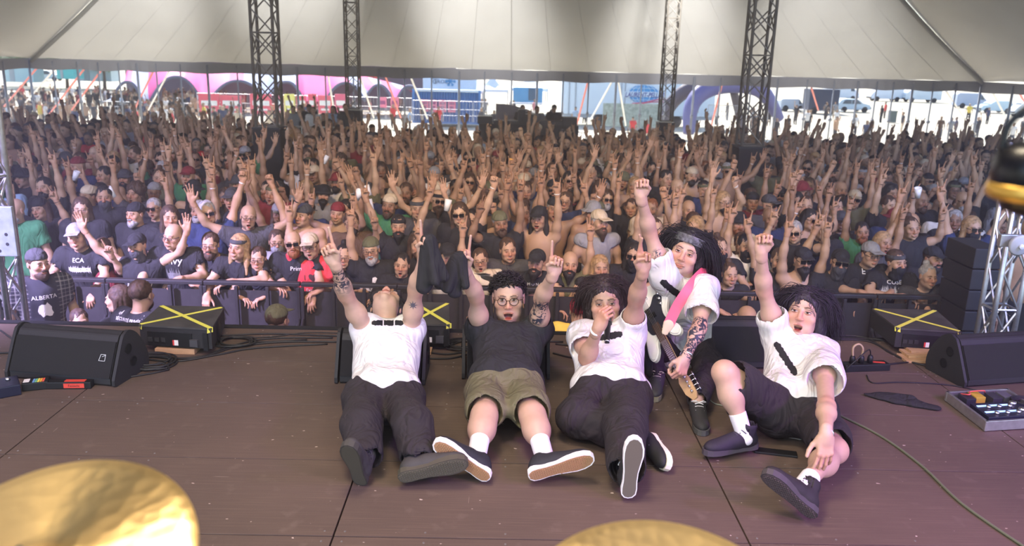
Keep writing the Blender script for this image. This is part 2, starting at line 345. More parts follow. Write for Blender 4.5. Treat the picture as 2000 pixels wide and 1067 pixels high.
def head_sdf(s, c, M, S=1.0, mouth=0.0, smile=0.0, width=1.0, neck=None, fine=True, brow=0, lids=.5, longjaw=0, goatee=False, paints=None, beard=None, nk=.055):
    """head with face; c = centre at eye level between the ears, M = frame(x right, y forward, z up)"""
    T = lambda x, y, z: c + M @ Vector((x*S*width, y*S, z*S))
    e = lambda p, r, k=.02, op='u': s.ell(T(*p), tuple(q*S for q in r), M, k*S, op)
    e((0, -.014, .034), (.077*width, .097, .086), .02); e((0, .022, -.028), (.061*width, .068, .080), .03)
    e((0, .028, -.078-longjaw), (.050*width, .048, .042), .03); e((0, .070, -.104-longjaw-mouth*.015), (.021, .018, .016), .022)
    for sx in (1, -1):
        e((sx*.047, .060, -.028), (.022, .022, .020), .025); e((sx*.030, .083, .021), (.024, .012, .008), .014)
        e((sx*.040, .026, -.074-longjaw), (.014, .036, .018), .03)
        e((sx*.031, .101, .001), (.0175, .014, .0105), .010, 's')
        e((sx*.031, .0800, .000), (.0150, .0135, .0105), .003)
        e((sx*.078, -.012, -.006), (.007, .019, .032), .008); e((sx*.0855, -.004, -.004), (.004, .010, .018), .004, 's')
        e((sx*.0135, .101, -.036), (.0085, .010, .0075), .006)
        if fine: e((sx*.0075, .107, -.0435), (.0035, .005, .004), .003, 's')
    s.cap(T(0, .086, .012), T(0, .111, -.032), .0075*S, .0115*S, .010*S)
    sm = smile*.006; w = .024+smile*.007-mouth*.002
    if mouth > .05:
        e((0, .093, -.068), (w, .012, .006), .007); e((0, .086, -.072-.028*mouth), (w*.85, .014, .007), .008)
        e((0, .100, -.071-.012*mouth), (w*.95, .030, .004+.013*mouth), .005, 's')
        
    else:
        for sx in (1, -1): e((sx*(.017+smile*.004), .0895, -.071+sm*1.3), (.011, .008, .0050), .006)
        e((0, .0945, -.0675), (w*.85, .010, .0052), .006); e((0, .0925, -.0775), (w*.8, .010, .0062), .006)
    if neck is not None: s.cap(T(0, -.020, -.060), neck, nk*S, (nk+.006)*S, .035*S)
    if paints is not None:
        A = lambda p, r, col, soft=.003: paints.append((E1(T(*p), tuple(q*S for q in r), M), col, soft*S))
        red = (.78, .42, .38) if fine else (.75, .45, .42)
        A((0, .075, -.03), (.06, .05, .03), (1.04, .80, .76), .03); A((0, .11, -.034), (.013, .015, .012), (1.0, .70, .64), .01)
        A((0, .1, -.0675), (w*.95, .02, .0050), red, .004); A((0, .1, -.0775-.022*mouth), (w*.8, .02, .0058), red, .004)
        for sx in (1, -1):
            A((sx*.0855, -.004, -.004), (.006, .012, .02), (.85, .5, .45), .01)
            A((sx*.031, .092, .000), (.018, .012, .009), (.80, .62, .56), .007)
            if lids > .15:
                A((sx*.031, .095, -.000), (.0150, .012, .0024+.0046*lids), (.86, .82, .80), .0015)
                A((sx*.031, .096, -.000), (.0062, .012, .0022+.0046*lids), (.04, .025, .02), .0015)
            A((sx*.031, .093, .0045+.003*lids), (.0175, .012, .0020), (.06, .04, .035), .002)
            for q in range(4):
                A((sx*(.017+.009*q), .092-q*.002, .0195+brow*.01+(.003, .0055, .0055, .002)[q]), (.0075, .02, (.0032, .0034, .003, .0022)[q]), (.10, .065, .05), .003)
        if mouth > .05:
            A((0, .095, -.070-.012*mouth), (w*.98, .03, .0045+.0135*mouth), (.10, .02, .02), .002)
            A((0, .088, -.0705), (w*.80, .026, .0052), (.92, .88, .82), .002)
            if mouth > .4: A((0, .08, -.078-.018*mouth), (w*.55, .03, .006), (.62, .20, .20), .004)
        elif smile > .95: A((0, .1, -.0722), (w*.8, .02, .0028), (.9, .86, .8), .0015)
        else:
            A((0, .1, -.0725), (w*.62, .02, .0015), (.3, .12, .1), .002)
            for sx in (1, -1): A((sx*.018, .1, -.0722+sm*1.1), (.009, .02, .0015), (.3, .12, .1), .002)
        if goatee: A((0, .082, -.110-mouth*.015), (.017, .03, .012), (.16, .11, .10), .006); A((0, .103, -.0585), (.022, .016, .0035), (.45, .32, .28), .004)
        if beard:
            A((0, .052, -.098-longjaw), (.052, .052, .034), beard, .02); A((0, .103, -.057), (.026, .016, .005), beard, .005)
    return T
FB = ((.027, .086), (.009, .092), (-.010, .088), (-.028, .078)); FL = ((.042, .027, .022), (.046, .031, .023), (.042, .029, .023), (.033, .021, .020))
POSE = dict(open=((4, 6, 4),)*4, relaxed=((22, 28, 16), (28, 32, 18), (32, 34, 20), (36, 36, 22)), fist=((78, 98, 60), (80, 98, 60), (80, 98, 60), (78, 96, 60)),
            point=((2, 4, 3), (82, 98, 60), (84, 98, 60), (84, 96, 60)), horns=((4, 8, 6), (82, 98, 60), (84, 98, 60), (6, 8, 6)),
            vee=((3, 5, 4), (5, 6, 4), (84, 98, 60), (84, 96, 60)), grip=((55, 62, 35), (58, 66, 38), (60, 68, 40), (62, 68, 40)),
            cross=((6, 10, 6), (3, 8, 6), (80, 98, 60), (80, 96, 60)), rest=((14, 18, 12), (16, 22, 14), (18, 24, 14), (22, 24, 16)))
def hand_sdf(s, w, y, z, side, pose='relaxed', S=1.0, paints=None, spread=1.0, fr=.0082, k=.006):
    """w wrist, y towards the fingers, z where the palm faces, side +1 right hand, -1 left"""
    M = frame(z, y); # columns x', forward=z(palm), up=y
    X = Vector(M.col[0])*-1*side; Yv = Vector(M.col[2]); Zv = Vector(M.col[1])
    T = lambda a, b, c: w+(X*a+Yv*b+Zv*c)*S
    B = Matrix((X, Yv, Zv)).transposed()
    s.box(T(0, .046, 0), (.037*S, .044*S, .0125*S), B, .012*S, .012*S)
    s.cap(T(0, -.03, 0), T(0, .02, 0), .0255*S, .027*S, .02*S, flat=(Zv, 1.3))
    s.ell(T(.024, .034, .011), (.016*S, .026*S, .014*S), B, .012*S); s.ell(T(-.024, .036, .008), (.013*S, .03*S, .012*S), B, .012*S)
    P = POSE[pose]; tips = []
    for i in range(4):
        p = T(FB[i][0], FB[i][1], 0); a = 0; sp = (.16, .03, -.08, -.2)[i]*spread*(1 if P[i][0] < 40 else .25)
        if pose == 'cross': sp = (-.18, .16, 0, 0)[i]
        s.ell(T(FB[i][0], FB[i][1]-.002, -.003), (.0098*S,)*3, None, .006*S); r = fr*S*(1 if i < 3 else .88)
        for j in range(3):
            a += R(P[i][j]); dd = (Yv*math.cos(a)+Zv*math.sin(a)+X*sp*math.cos(a)).normalized(); q = p+dd*FL[i][j]*S
            s.cap(p, q, r*(1-.06*j), r*(1-.06*(j+1)), k*S if j == 0 else .002*S); p = q
        tips.append(p)
        if paints is not None:
            nrm = (Yv*math.sin(-a)+Zv*math.cos(a)); paints.append((E1(p-nrm*r*.9+dd*.001, (.0055*S, .0065*S, .0045*S)), (1.12, .88, .84), .002))
    if pose in ('fist', 'point', 'horns', 'vee', 'cross'): tp = [(.024, .018, .010), (.041, .047, .022), (.027, .068, .038), (.004, .074, .043)]
    elif pose == 'grip': tp = [(.024, .018, .008), (.046, .042, .026), (.040, .060, .050), (.024, .070, .062)]
    else: tp = [(.024, .018, .006), (.050, .046, .014), (.064, .072, .016), (.072, .096, .014)]
    for j in range(3): s.cap(T(*tp[j]), T(*tp[j+1]), (.0125, .0105, .0095)[j]*S, (.0105, .0095, .008)[j]*S, (.012, .003, .003)[j]*S)
    return tips
def lerp(a, b, t): return a+(b-a)*t
def torso_sdf(s, d, off=0, g=1.0, k=.05):
    P, N = d['P'], d['N']; U = (N-P).normalized(); L = (N-P).length; F = d['F']; M = frame(F, U); Fv = Vector(M.col[1])
    o = off
    s.ell(P+U*.02, (.160*g+o, .115*g+o, .115+o), M, k); s.ell(P+U*L*.36, (.140*g+o, .105*g+o, .15+o), M, k)
    s.ell(P+U*L*.66+Fv*.008, (.160*g+o, .118*g+o, .17+o), M, k)
    for q in ('sR', 'sL'):
        s.cap(N-U*.045, lerp(N, d[q], .95), .050+o, .052+o, k, flat=(Fv, 1.15)); s.ell(d[q], .053+o, None, k)
        s.cap(lerp(N, d[q], .75)-U*.05, P+U*L*.55+(lerp(N, d[q], .7)-N)*.7, .055+o, .07+o, k)   # lat
def arm_sdf(s, S_, E_, W_, r=1.0, k=.03):
    s.cap(S_, E_, .047*r, .037*r, k); s.ell(lerp(S_, E_, .45), (.046*r, .046*r, .046*r), None, .05)
    s.cap(E_, W_, .038*r, .0255*r, k); s.ell(lerp(E_, W_, .25), .0395*r, None, .04)
def leg_sdf(s, H_, K_, A_, r=1.0):
    s.cap(H_, K_, .082*r, .055*r, .05); s.ell(K_, .054*r, None, .03); s.cap(K_, A_, .048*r, .033*r, .03)
    d = (A_-K_); s.ell(lerp(K_, A_, .36)+Vector((0, .006, -.004)), (.056*r, .056*r, .056*r), None, .06)
def merge(parts):
    V, Q, C, b = [], [], [], 0
    for v, q, c in parts: V.append(v); Q.append(q+b); C.append(c); b += len(v)
    return np.concatenate(V), np.concatenate(Q), np.concatenate(C)
def build_body(name, d, root, h=.007, hh=.0035, skin=(.72, .48, .38), tats=(), hd={}, hands=None, legs=True, hg=1.0, m=None, eyes=True):
    """one skin mesh: torso, limbs, head with face, hands with fingers"""
    o = Vector(root.location) if root is not None else Vector((0, 0, 0)); parts = []; paints = []
    s = Sdf(); torso_sdf(s, d, 0, d.get('g', 1)); s.cap(d['N']-(d['N']-d['P']).normalized()*.05, d['N'], .062, .058, .05)
    for a in 'RL':
        arm_sdf(s, d['s'+a], d['e'+a], d['w'+a], d.get('ar', 1))
        if legs: leg_sdf(s, d['h'+a], d['k'+a], d['a'+a], d.get('lr', 1))
    if legs:
        for a in 'RL':
            if d.get('foot'+a): s.cap(d['a'+a], d['foot'+a], .034, .03, .03)
    v, q = s.mesh(h); C = paint_cols(v, (1, 1, 1), [(E1(d[j], .05), (1.0, .82, .78), .05) for j in ('eR', 'eL', 'kR', 'kL') if j in d and (legs or j[0] == 'e')]); parts.append((v, q, C))
    hs = Sdf(); hp = []; head_sdf(hs, d['head'], d['HM'], neck=d['N'], paints=hp, **hd); v, q = hs.mesh(hh); parts.append((v, q, paint_cols(v, (1, 1, 1), hp)))
    if eyes:                                         # eyeballs and lash line, finer than the rest of the face
        W_ = hd.get('width', 1); S_ = hd.get('S', 1); T = lambda x, y, z: d['head']+d['HM'] @ Vector((x*S_*W_, y*S_, z*S_)); op_ = hd.get('lids', .5)
        es = Sdf(); ep = []
        for sx in (1, -1):
            es.ell(T(sx*.031, .0865, .0005), (.0150*S_, .0098*S_, (.0030+.0042*op_)*S_), d['HM'], .001); ep.append((E1(T(sx*.0305, .094, .0008), (.0056*S_, .012, .0064*S_), d['HM']), (.05, .03, .025), .0008))
            es.cap(T(sx*.0165, .0945, .0010+.003*op_), T(sx*.031, .0978, .0034+.0046*op_), .0007*S_, .0013*S_, .001); es.cap(T(sx*.031, .0978, .0034+.0046*op_), T(sx*.0475, .0895, .0012+.003*op_), .0013*S_, .0009*S_, .001)
            for p_, q_ in (((.0165, .0945, .0010+.003*op_), (.031, .0978, .0034+.0046*op_)), ((.031, .0978, .0034+.0046*op_), (.0475, .0895, .0012+.003*op_))): ep.append((C1(T(sx*p_[0], p_[1], p_[2]), T(sx*q_[0], q_[1], q_[2]), .0016*S_), (.03, .02, .02), .0006))
        v, q = es.mesh(.0011); parts.append((v, q, paint_cols(v, (1.25, 1.75, 2.1), ep)))
    for a in 'RL':
        if hands and hands.get(a):
            y, z, pose, *rest = hands[a]; s = Sdf(); hp = []
            s.cap(lerp(d['e'+a], d['w'+a], .82), d['w'+a], .0295*d.get('ar', 1), .0262*d.get('ar', 1), .01)
            hand_sdf(s, d['w'+a], y, z, 1 if a == 'R' else -1, pose, hg, hp); v, q = s.mesh(hh); parts.append((v, q, paint_cols(v, (1, 1, 1), hp+[(E1(Vector(d['w'+a])+Vector(y).normalized()*.1, .05), (1.02, .84, .8), .04)])))
    V, Q, C = merge(parts); tat = np.zeros((len(V), 3), np.float32)
    for p in tats:
        dd = Sdf.dist(p, V[:, 0], V[:, 1], V[:, 2]); tat[:, 0] = np.maximum(tat[:, 0], np.clip(.5-dd/.012, 0, 1))
    ob = mesh_obj(name, V-npv(o), Q, m or skin_mat(), root, True, col=C, attrs={'tat': tat}); ob.color = (*skin, 1); return ob
def cloth_mesh(name, s, h, m, root, fold=.004, axis=(0, 0, 1), fsc=22, seed=0, color=(1, 1, 1), col=None, sub=None):
    o = npv(root.location) if root is not None else npv((0, 0, 0))
    v, q = s.mesh(h, (lambda P: fold*folds(P, axis, fsc, seed)) if fold else None)
    ob = mesh_obj(name, v-o, q, m, root, True, col=col(v) if col else None); ob.color = (*color, 1); return ob
def shirt_sdf(d, off=.022, sleeve=.62, sr=.072, se=.088, hem=.06, neckr=.066, sleeveless=False, k=.05, vneck=0, drape=0):
    s = Sdf(); P, N = d['P'], d['N']; U = (N-P).normalized(); M = frame(d['F'], U); g = d.get('g', 1)
    if not sleeveless:
        for a in 'RL':
            S_, E_ = d['s'+a], d['e'+a]; u_ = (E_-S_).normalized().z > .5; s.cap(S_, S_+(E_-S_)*sleeve*(.72 if u_ else 1), sr, se*(.86 if u_ else 1), .02)
        for a in 'RL':                               # openings: the cloth edge stands clear of the arm
            S_, E_ = d['s'+a], d['e'+a]; D = (E_-S_); Dn = D.normalized(); u_ = Dn.z > .5; e = S_+D*sleeve*(.72 if u_ else 1); se_ = se*(.86 if u_ else 1)
            s.box(e+Dn*(.08+se_*.5), (se*1.25, se*1.25, .08), frame(Dn.orthogonal(), Dn), .005, .004, 's')
            s.cap(e+Dn*(se_*.5-.04), e+Dn*.2, se_-.013, se_-.011, .004, 's')
    torso_sdf(s, d, off, g, k)
    if drape: s.cap(N-U*.2, P+U*.02, drape, drape*1.06, .04, flat=(d['F'], 1.5))
    s.ell(P-U*(hem-.06), (.168*g+off, .125*g+off, .12), M, .05)
    if sleeveless:
        for a in 'RL': S_ = d['s'+a]; Dn = (d['e'+a]-S_).normalized(); s.box(S_+Dn*(.155), (.14, .14, .10), frame(Dn.orthogonal(), Dn), .02, .01, 's')
    b = P-U*(hem+.10); s.box(b-U*.10, (.4, .4, .10), M, .005, .004, 's')
    s.ell(b+U*.0, (.158*g+off-.008, .115*g+off-.008, .03), M, .006, 's')
    Nf = Vector(M.col[1]); s.ell(N+U*.035+Nf*.012, (neckr, neckr*.95, .045+vneck), M, .006, 's')
    return s
def band_person(name, d, label, loc=None):
    loc = loc if loc is not None else Vector((d['P'].x, d['P'].y, 0)); return empty(name, loc, label=label, cat='person', group='band members on the stage')
# ---- shoes: built along y (toe) with the sole facing -z, origin under the ankle
SOLE = [(0, -.085), (.018, -.081), (.031, -.066), (.034, -.04), (.031, 0), (.032, .04), (.040, .09), (.046, .125), (.044, .16), (.034, .19), (.016, .207), (-.004, .210),
        (-.022, .200), (-.034, .175), (-.038, .14), (-.036, .10), (-.030, .05), (-.028, 0), (-.031, -.04), (-.029, -.066), (-.017, -.081)]
def shoe(root, name, A, y, up, side, upper_c, sole_c, tread_c, high=False, rough=.7, laces=(.85, .85, .85), th=.026, S=1.0, waffle=True):
    M = frame(y, up).to_4x4(); M.translation = Vector(A)-Vector(up).normalized()*.085*S-Vector(root.location)
    M = M @ Matrix.Scale(S, 4)
    s = Sdf(); 
    s.cap((0, -.045, .045), (0, .03, .05), .036, .038, .02); s.ell((.002*side, .135, .034), (.042, .075, .032), None, .03); s.ell((0, .06, .045), (.036, .07, .04), None, .03)
    s.cap((0, -.02, .05), (0, -.022, .12 if high else .072), .040, .044, .02); s.box((0, .06, -.06), (.2, .3, .062), None, .002, .002, 's')
    s.cap((0, -.02, .09 if high else .066), (0, -.03, .2), .037, .040, .004, 's')
    v, q = s.mesh(.0055); C = np.tile(npv(upper_c), (len(v), 1))
    v4 = np.c_[v, np.ones(len(v))] @ np.array(M.transposed()); ob = mesh_obj(name, v4[:, :3], q, mat('shoe_upper', attr='Col', rough=rough, bump=.3, bump_scale=300), root, True, col=C)
    pts = [(x*side*1.04, y_*1.03) for x, y_ in SOLE]
    if side < 0: pts = pts[::-1]
    a = MB(); a.prism(pts, -.002, th, M); so = a.build('sole', mat('rubber_'+str(sole_c), sole_c, .6), ob)
    tr = MB(); tr.prism([(x*.86, y_*.96+.002) for x, y_ in pts], -.0035, 0, M)
    if waffle:
        for i in range(-8, 22):
            for j in range(-4, 5):
                x, y_ = (j+.5*(i % 2))*.0098, i*.0098
                if _inside(x/.80, y_/.93, pts): tr.add(*_diamond(x, y_, .0044, -.0065, M))
    tr.build('tread', mat('tread_'+str(tread_c), tread_c, .75), ob)
    l = MB()
    for i in range(5 if not high else 7):
        yy = .095-.022*i; zz = .066+.009*i if i < 4 else .075+.018*(i-3)
        if high and i >= 4: yy = .022-(i-4)*.006
        l.tube([M @ Vector((x*.02, yy+abs(x)*.004*(1 if i % 2 else -1), zz+.006-.004*x*x)) for x in (-1.1, -.5, 0, .5, 1.1)], .0028*S, 5)
    for sx in (-1, 1): l.tube([M @ Vector(p) for p in bez([(0, .022, .098), (sx*.02, .03, .112), (sx*.038, .012, .098), (sx*.01, .018, .1)], 4)], .0022*S, 5)
    l.build('laces', mat('laces_'+str(laces), laces, .8), ob, True); return ob
def _inside(x, y, pts):
    c = False; n = len(pts)
    for i in range(n):
        x1, y1 = pts[i]; x2, y2 = pts[i-1]
        if (y1 > y) != (y2 > y) and x < (x2-x1)*(y-y1)/(y2-y1)+x1: c = not c
    return c
def _diamond(x, y, r, z, M):
    V = [M @ Vector(p) for p in ((x-r, y, 0), (x, y-r, 0), (x+r, y, 0), (x, y+r, 0), (x-r*.8, y, z), (x, y-r*.8, z), (x+r*.8, y, z), (x, y+r*.8, z))]
    return V, [(4, 7, 6, 5), (0, 1, 5, 4), (1, 2, 6, 5), (2, 3, 7, 6), (3, 0, 4, 7)]
def project_print(name, polys, target, m, origin, ux, uy, n, parent=None, off=.002, label=None, cut=.02):
    """lay flat print outlines (2-D mesh V,F in metres) on the cloth of `target`, looking along -n"""
    bm = bmesh.new(); V, F = polys
    vs = [bm.verts.new((x, y, 0)) for x, y in V]
    for f in F:
        try: bm.faces.new([vs[i] for i in f])
        except ValueError: pass
    bmesh.ops.triangulate(bm, faces=bm.faces[:])
    for _ in range(4):
        le = [e for e in bm.edges if e.calc_length() > cut]
        if not le: break
        bmesh.ops.subdivide_edges(bm, edges=le, cuts=1); bmesh.ops.triangulate(bm, faces=[f for f in bm.faces if len(f.verts) > 3])
    bvh = BVHTree.FromPolygons([v.co[:] for v in target.data.vertices], [p.vertices[:] for p in target.data.polygons])
    mw = target.matrix_world.copy()
    pl = target.parent
    base = Vector(pl.location) if pl is not None else Vector(target.location)
    ux, uy, n = Vector(ux).normalized(), Vector(uy).normalized(), Vector(n).normalized(); dead = []
    for v in bm.verts:
        p = Vector(origin)+ux*v.co.x+uy*v.co.y-base; hit, nn, _, dist_ = bvh.ray_cast(p+n*.35, -n, .7)
        if hit is None: dead.append(v)
        else: v.co = hit+n*off
    bmesh.ops.delete(bm, geom=dead, context='VERTS')
    me = bpy.data.meshes.new(name); bm.to_mesh(me); bm.free(); me.materials.append(m)
    o = bpy.data.objects.new(name, me); link(o, pl if parent is None else parent)
    if label: o['label'] = label
    return o
def text_poly(txt, size, shear=0, font_off=0):
    c = bpy.data.curves.new('t', 'FONT'); c.body = txt; c.size = size; c.align_x = 'CENTER'; c.align_y = 'CENTER'; c.resolution_u = 2; c.shear = shear; c.offset = font_off
    o = bpy.data.objects.new('t', c); COL.objects.link(o); dg = bpy.context.evaluated_depsgraph_get(); me = o.evaluated_get(dg).to_mesh()
    V = [(v.co.x, v.co.y) for v in me.vertices]; F = [tuple(p.vertices) for p in me.polygons]
    bpy.data.objects.remove(o); bpy.data.curves.remove(c); return V, F
def hair(name, d, root, color, style='short', n=220, length=.05, S=1.0, seed=1, wave=.004, part=0, lr=.0030, grav=.5, rough=.6, width=1.0, back=0, fringe=0):
    """scalp cap plus tapered locks that start on the scalp, lie over the skull and hang down"""
    rs = random.Random(seed); c, M = d['head'], d['HM']; o = Vector(root.location)
    T = lambda x, y, z: c+M @ Vector((x*S*width, y*S, z*S))
    s = Sdf(); e_ = 0 if style == 'short' else .009; s.ell(T(0, -.022, .042), ((.083+e_)*S*width, (.100+e_)*S, (.090+e_)*S), M, .01)
    s.ell(T(0, .088, -.026), (.074*S, .085*S, .085*S), M, .02, 's'); s.ell(T(0, .03, -.13), (.12*S, .12*S, .12*S), M, .02, 's')
    if style != 'short':                             # body of the hair hanging beside and behind the face
        up_ = Vector((0, 0, 1)); dn = (M @ Vector((0, 0, -1))*.55-up_*.45).normalized()
        for sx in (-1, 1):
            a = T(sx*.078, -.015, .02); s.cap(a, a+dn*length*.62, .029*S, .016*S, .03); a = T(sx*.045, -.075, .01); s.cap(a, a+dn*length*.85, .046*S, .022*S, .04); a = T(sx*.084, -.055, .0); s.cap(a, a+dn*length*.8+M @ Vector((sx*.012, 0, 0)), .034*S, .014*S, .03)
    v, q = s.mesh(.004, lambda P: .007*folds(P, (0, 0, 1), 120, seed)+.0035*folds(P, (0, 0, 1), 290, seed+3) if style != 'short' else .004*wob(P, 90, seed)); v = v-npv(o); m_ = mat('hair', (.02, .016, .016), rough, objcol=True, spec=.5, noise_amt=.5, noise_scale=70, aniso=(1, 1, .10), bump=.9, bump_scale=150)
    ob = mesh_obj(name, v, q, m_, root, True); ob.color = (*color, 1)
    b = MB(); e2_ = 0; C0 = T(0, -.015, .035); rad = Vector((.083*width, .102, .092))*S; up = Vector((0, 0, 1)); Mi = M.inverted()
    for i in range(n):
        for _ in range(40):
            a = rs.uniform(0, 2*PI); z = rs.uniform(-.35, 1) if style != 'short' else rs.uniform(-.25, 1)
            x, y = math.cos(a)*math.sqrt(1-z*z), math.sin(a)*math.sqrt(1-z*z)
            if y > .25 and z < .50-.15*abs(x): continue
            if abs(x) > .5 and y > -.1 and z < .1: continue
            break
        loc = Vector((x, y, z)); p = C0+M @ Vector((x*rad.x, y*rad.y, z*rad.z)); nrm = (M @ Vector((x/rad.x, y/rad.y, z/rad.z))).normalized()
        if style == 'short': dr = (nrm*.34+M @ Vector((.55, .45+.3*rs.random(), .22))+Vector([rs.gauss(0, .22) for _ in range(3)])).normalized(); steps = 5; L = length*rs.uniform(.6, 1.15)
        else:
            sx = 1 if x-part*.3+rs.gauss(0, .12) > 0 else -1
            dr = (nrm*.22+M @ Vector((sx*.62, -.35+back, -.05))+Vector([rs.gauss(0, .18) for _ in range(3)])).normalized(); steps = 8; L = length*rs.uniform(.75, 1.1)
        pts = [p-nrm*.006]; st = L/steps; ph = rs.uniform(0, 6)
        for k in range(steps):
            g = grav*(.35 if k < 3 else .8) if style != 'short' else .1
            dr = (dr*(1-g*.4)-up*g*.5+Vector([rs.gauss(0, .05) for _ in range(3)])).normalized(); p = p+dr*st
            l = Mi @ (p-C0); qn = Vector((l.x/rad.x, l.y/rad.y, l.z/rad.z)); ql = qn.length
            mq = 1.11+.05*math.sin(ph); 
            if ql < mq: qn = qn*(mq/ql); p = C0+M @ Vector((qn.x*rad.x, qn.y*rad.y, qn.z*rad.z))
            l = Mi @ (p-c)/S                      # keep locks off the face
            if not fringe and l.y > .04 and l.z < .03 and abs(l.x) < .072: l.x = .076*(1 if l.x > 0 else -1); l.y = min(l.y, .08); p = c+M @ (l*S)
            pts.append(p+nrm*wave*math.sin(ph+k*1.0))
        b.tube([q_-o for q_ in pts], lr*rs.uniform(.6, 1.2)*S, 4 if style == 'short' else 3, r2=lambda t: 1-.75*t*t)
    for _ in range(fringe):                       # stray locks across the face
        x = rs.uniform(-.05, .05); p = T(x, .06, .10); pts = [p]
        for k in range(6): p = p+M @ Vector((rs.gauss(x*.12, .006), .013-.0055*k, -.018))*S*1.1; pts.append(p)
        b.tube([q_-o for q_ in pts], .0022, 4, r2=lambda t: 1-.7*t)
    l = b.build('hair_locks', m_, ob, True); l.color = (*color, 1); return ob
def glasses(name, d, root, S=1.0, m=None, lens=None, r=.023, dark=False):
    c, M = d['head'], d['HM']; o = Vector(root.location); b = MB(); T = lambda x, y, z: c+M @ Vector((x*S, y*S, z*S))-o
    for sx in (-1, 1):
        b.tube([T(sx*.0315+r*math.cos(a)*1.02, .116-.012*abs(math.cos(a) if sx*math.cos(a) > 0 else 0), -.002+r*.88*math.sin(a)) for a in [2*PI*i/20 for i in range(20)]], .0021*S, 6, True)
        b.tube([T(sx*.0535, .106, .004), T(sx*.077, .085, .006), T(sx*.082, .0, .006), T(sx*.080, -.02, -.004)], .002*S, 5)
    b.tube([T(-.009, .118, .002), T(0, .1195, .005), T(.009, .118, .002)], .002*S, 5); g = b.build(name, m, root, True)
    for sx in (-1, 1):
        l = MB(); pts = [T(sx*.0315+r*math.cos(a), .1155-.010*abs(math.cos(a) if sx*math.cos(a) > 0 else 0), -.002+r*.86*math.sin(a)) for a in [2*PI*i/16 for i in range(16)]]
        l.add(pts, [tuple(range(16))]); l.build('lens', lens, g)
    return g
# ------------------------------------------------------------------ large structure: stage, ground, tent
black_m = mat('black_metal', (.03, .03, .032), .45, metal=.6)
alu = mat('aluminium', (.50, .50, .50), .38, metal=.85, noise_amt=.15, noise_scale=30)
def ply_mat():
    m = mat('stage_plywood', (.118, .082, .064), .66, noise_amt=.75, noise_scale=1.3, c2=(.078, .056, .046), bump=.25, bump_scale=150, spec=.35)
    n = m.node_tree; b = n.nodes['Principled BSDF']; src = b.inputs['Base Color'].links[0].from_socket; tc = n.nodes.new('ShaderNodeTexCoord')
    ge = n.nodes.new('ShaderNodeNewGeometry')
    def layer(src, sc, rot, scale, lo, hi, col, amt, kind='ShaderNodeTexNoise', det=6):
        mp = n.nodes.new('ShaderNodeMapping'); mp.inputs['Scale'].default_value = sc; mp.inputs['Rotation'].default_value = (0, 0, rot); n.links.new(ge.outputs['Position'], mp.inputs[0])
        t = n.nodes.new(kind); t.inputs['Scale'].default_value = scale
        if 'Detail' in t.inputs: t.inputs['Detail'].default_value = det
        n.links.new(mp.outputs[0], t.inputs[0]); r = n.nodes.new('ShaderNodeMapRange'); r.inputs[1].default_value = lo; r.inputs[2].default_value = hi; r.inputs[4].default_value = amt
        n.links.new(t.outputs[0], r.inputs[0]); mx = n.nodes.new('ShaderNodeMix'); mx.data_type = 'RGBA'; n.links.new(r.outputs[0], mx.inputs[0]); n.links.new(src, mx.inputs[6]); mx.inputs[7].default_value = (*col, 1); return mx.outputs[2]
    src = layer(src, (1, 60, 1), .02, 3, .5, .8, (.20, .14, .10), .5)            # grain and mop streaks
    src = layer(src, (1, 1, 1), 0, 9, .60, .72, (.17, .125, .10), .45)              # dusty blotches
    src = layer(src, (1, 34, 1), .5, 2.2, .73, .745, (.50, .40, .34), .55)          # scratches
    src = layer(src, (30, 1, 1), .25, 2.0, .745, .76, (.50, .40, .34), .5)
    src = layer(src, (1, 1.8, 1), 0, 26, .765, .78, (.62, .50, .43), .8, det=1)    # chips of paint
    n.links.new(src, b.inputs['Base Color']); return m
PLY = ply_mat()
EDGE_Y = atz(1000, 652, 0).y
fl = MB().box((0, (EDGE_Y-1.6)/2, -.07), (12.4, EDGE_Y+1.6, .10)).build('floor', mat('deck_under', (.004, .003, .003), .95), kind='structure')
xs = [atz(138, 794, 0).x, atz(698, 915, 0).x, atz(1399, 907, 0).x]; dx = (xs[2]-xs[0])/2; x0 = xs[1]
ys = [atz(1000, 797, 0).y, atz(1000, 905, 0).y]; dy = ys[0]-ys[1]; rows = [ys[0]+dy*k for k in range(-8, 3)]; rows = [EDGE_Y]+[r for r in reversed(rows) if r < EDGE_Y-.15]
rs = random.Random(3)
for j in range(len(rows)-1):
    for i in range(-4, 4):
        xa, xb = x0+dx*i, x0+dx*(i+1); ya, yb = rows[j+1], rows[j]; g = .0036
        if xb < -6.2 or xa > 6.2: continue
        xa, xb = max(xa, -6.2), min(xb, 6.2); p = MB(); z = -rs.uniform(0, .0015)
        p.bbox(((xa+xb)/2, (ya+yb)/2, z-.011), (xb-xa-2*g, yb-ya-2*g, .022), .0012); o = p.build('panel', PLY, fl)
sc = MB()                                            # screw heads along the panel edges
for j in range(len(rows)-1):
    for i in range(-3, 4):
        for sx in (.04, .36, .68, dx-.04):
            for y in (rows[j]-.035, rows[j+1]+.035): sc.lathe([(0, .0006), (.0045, .0006), (.005, -.002)], (x0+dx*i+sx, y, 0), 6)
tag(sc.build('screw', mat('zinc', (.35, .32, .30), .4, metal=.7), fl), kind='stuff')
MB().box((0, EDGE_Y+.03, -.03), (12.4, .06, .07)).box((0, EDGE_Y+.02, -.8), (12.4, .02, 1.5)).build('trim_1', mat('stage_skirt', (.012, .012, .014), .9), kind='structure')
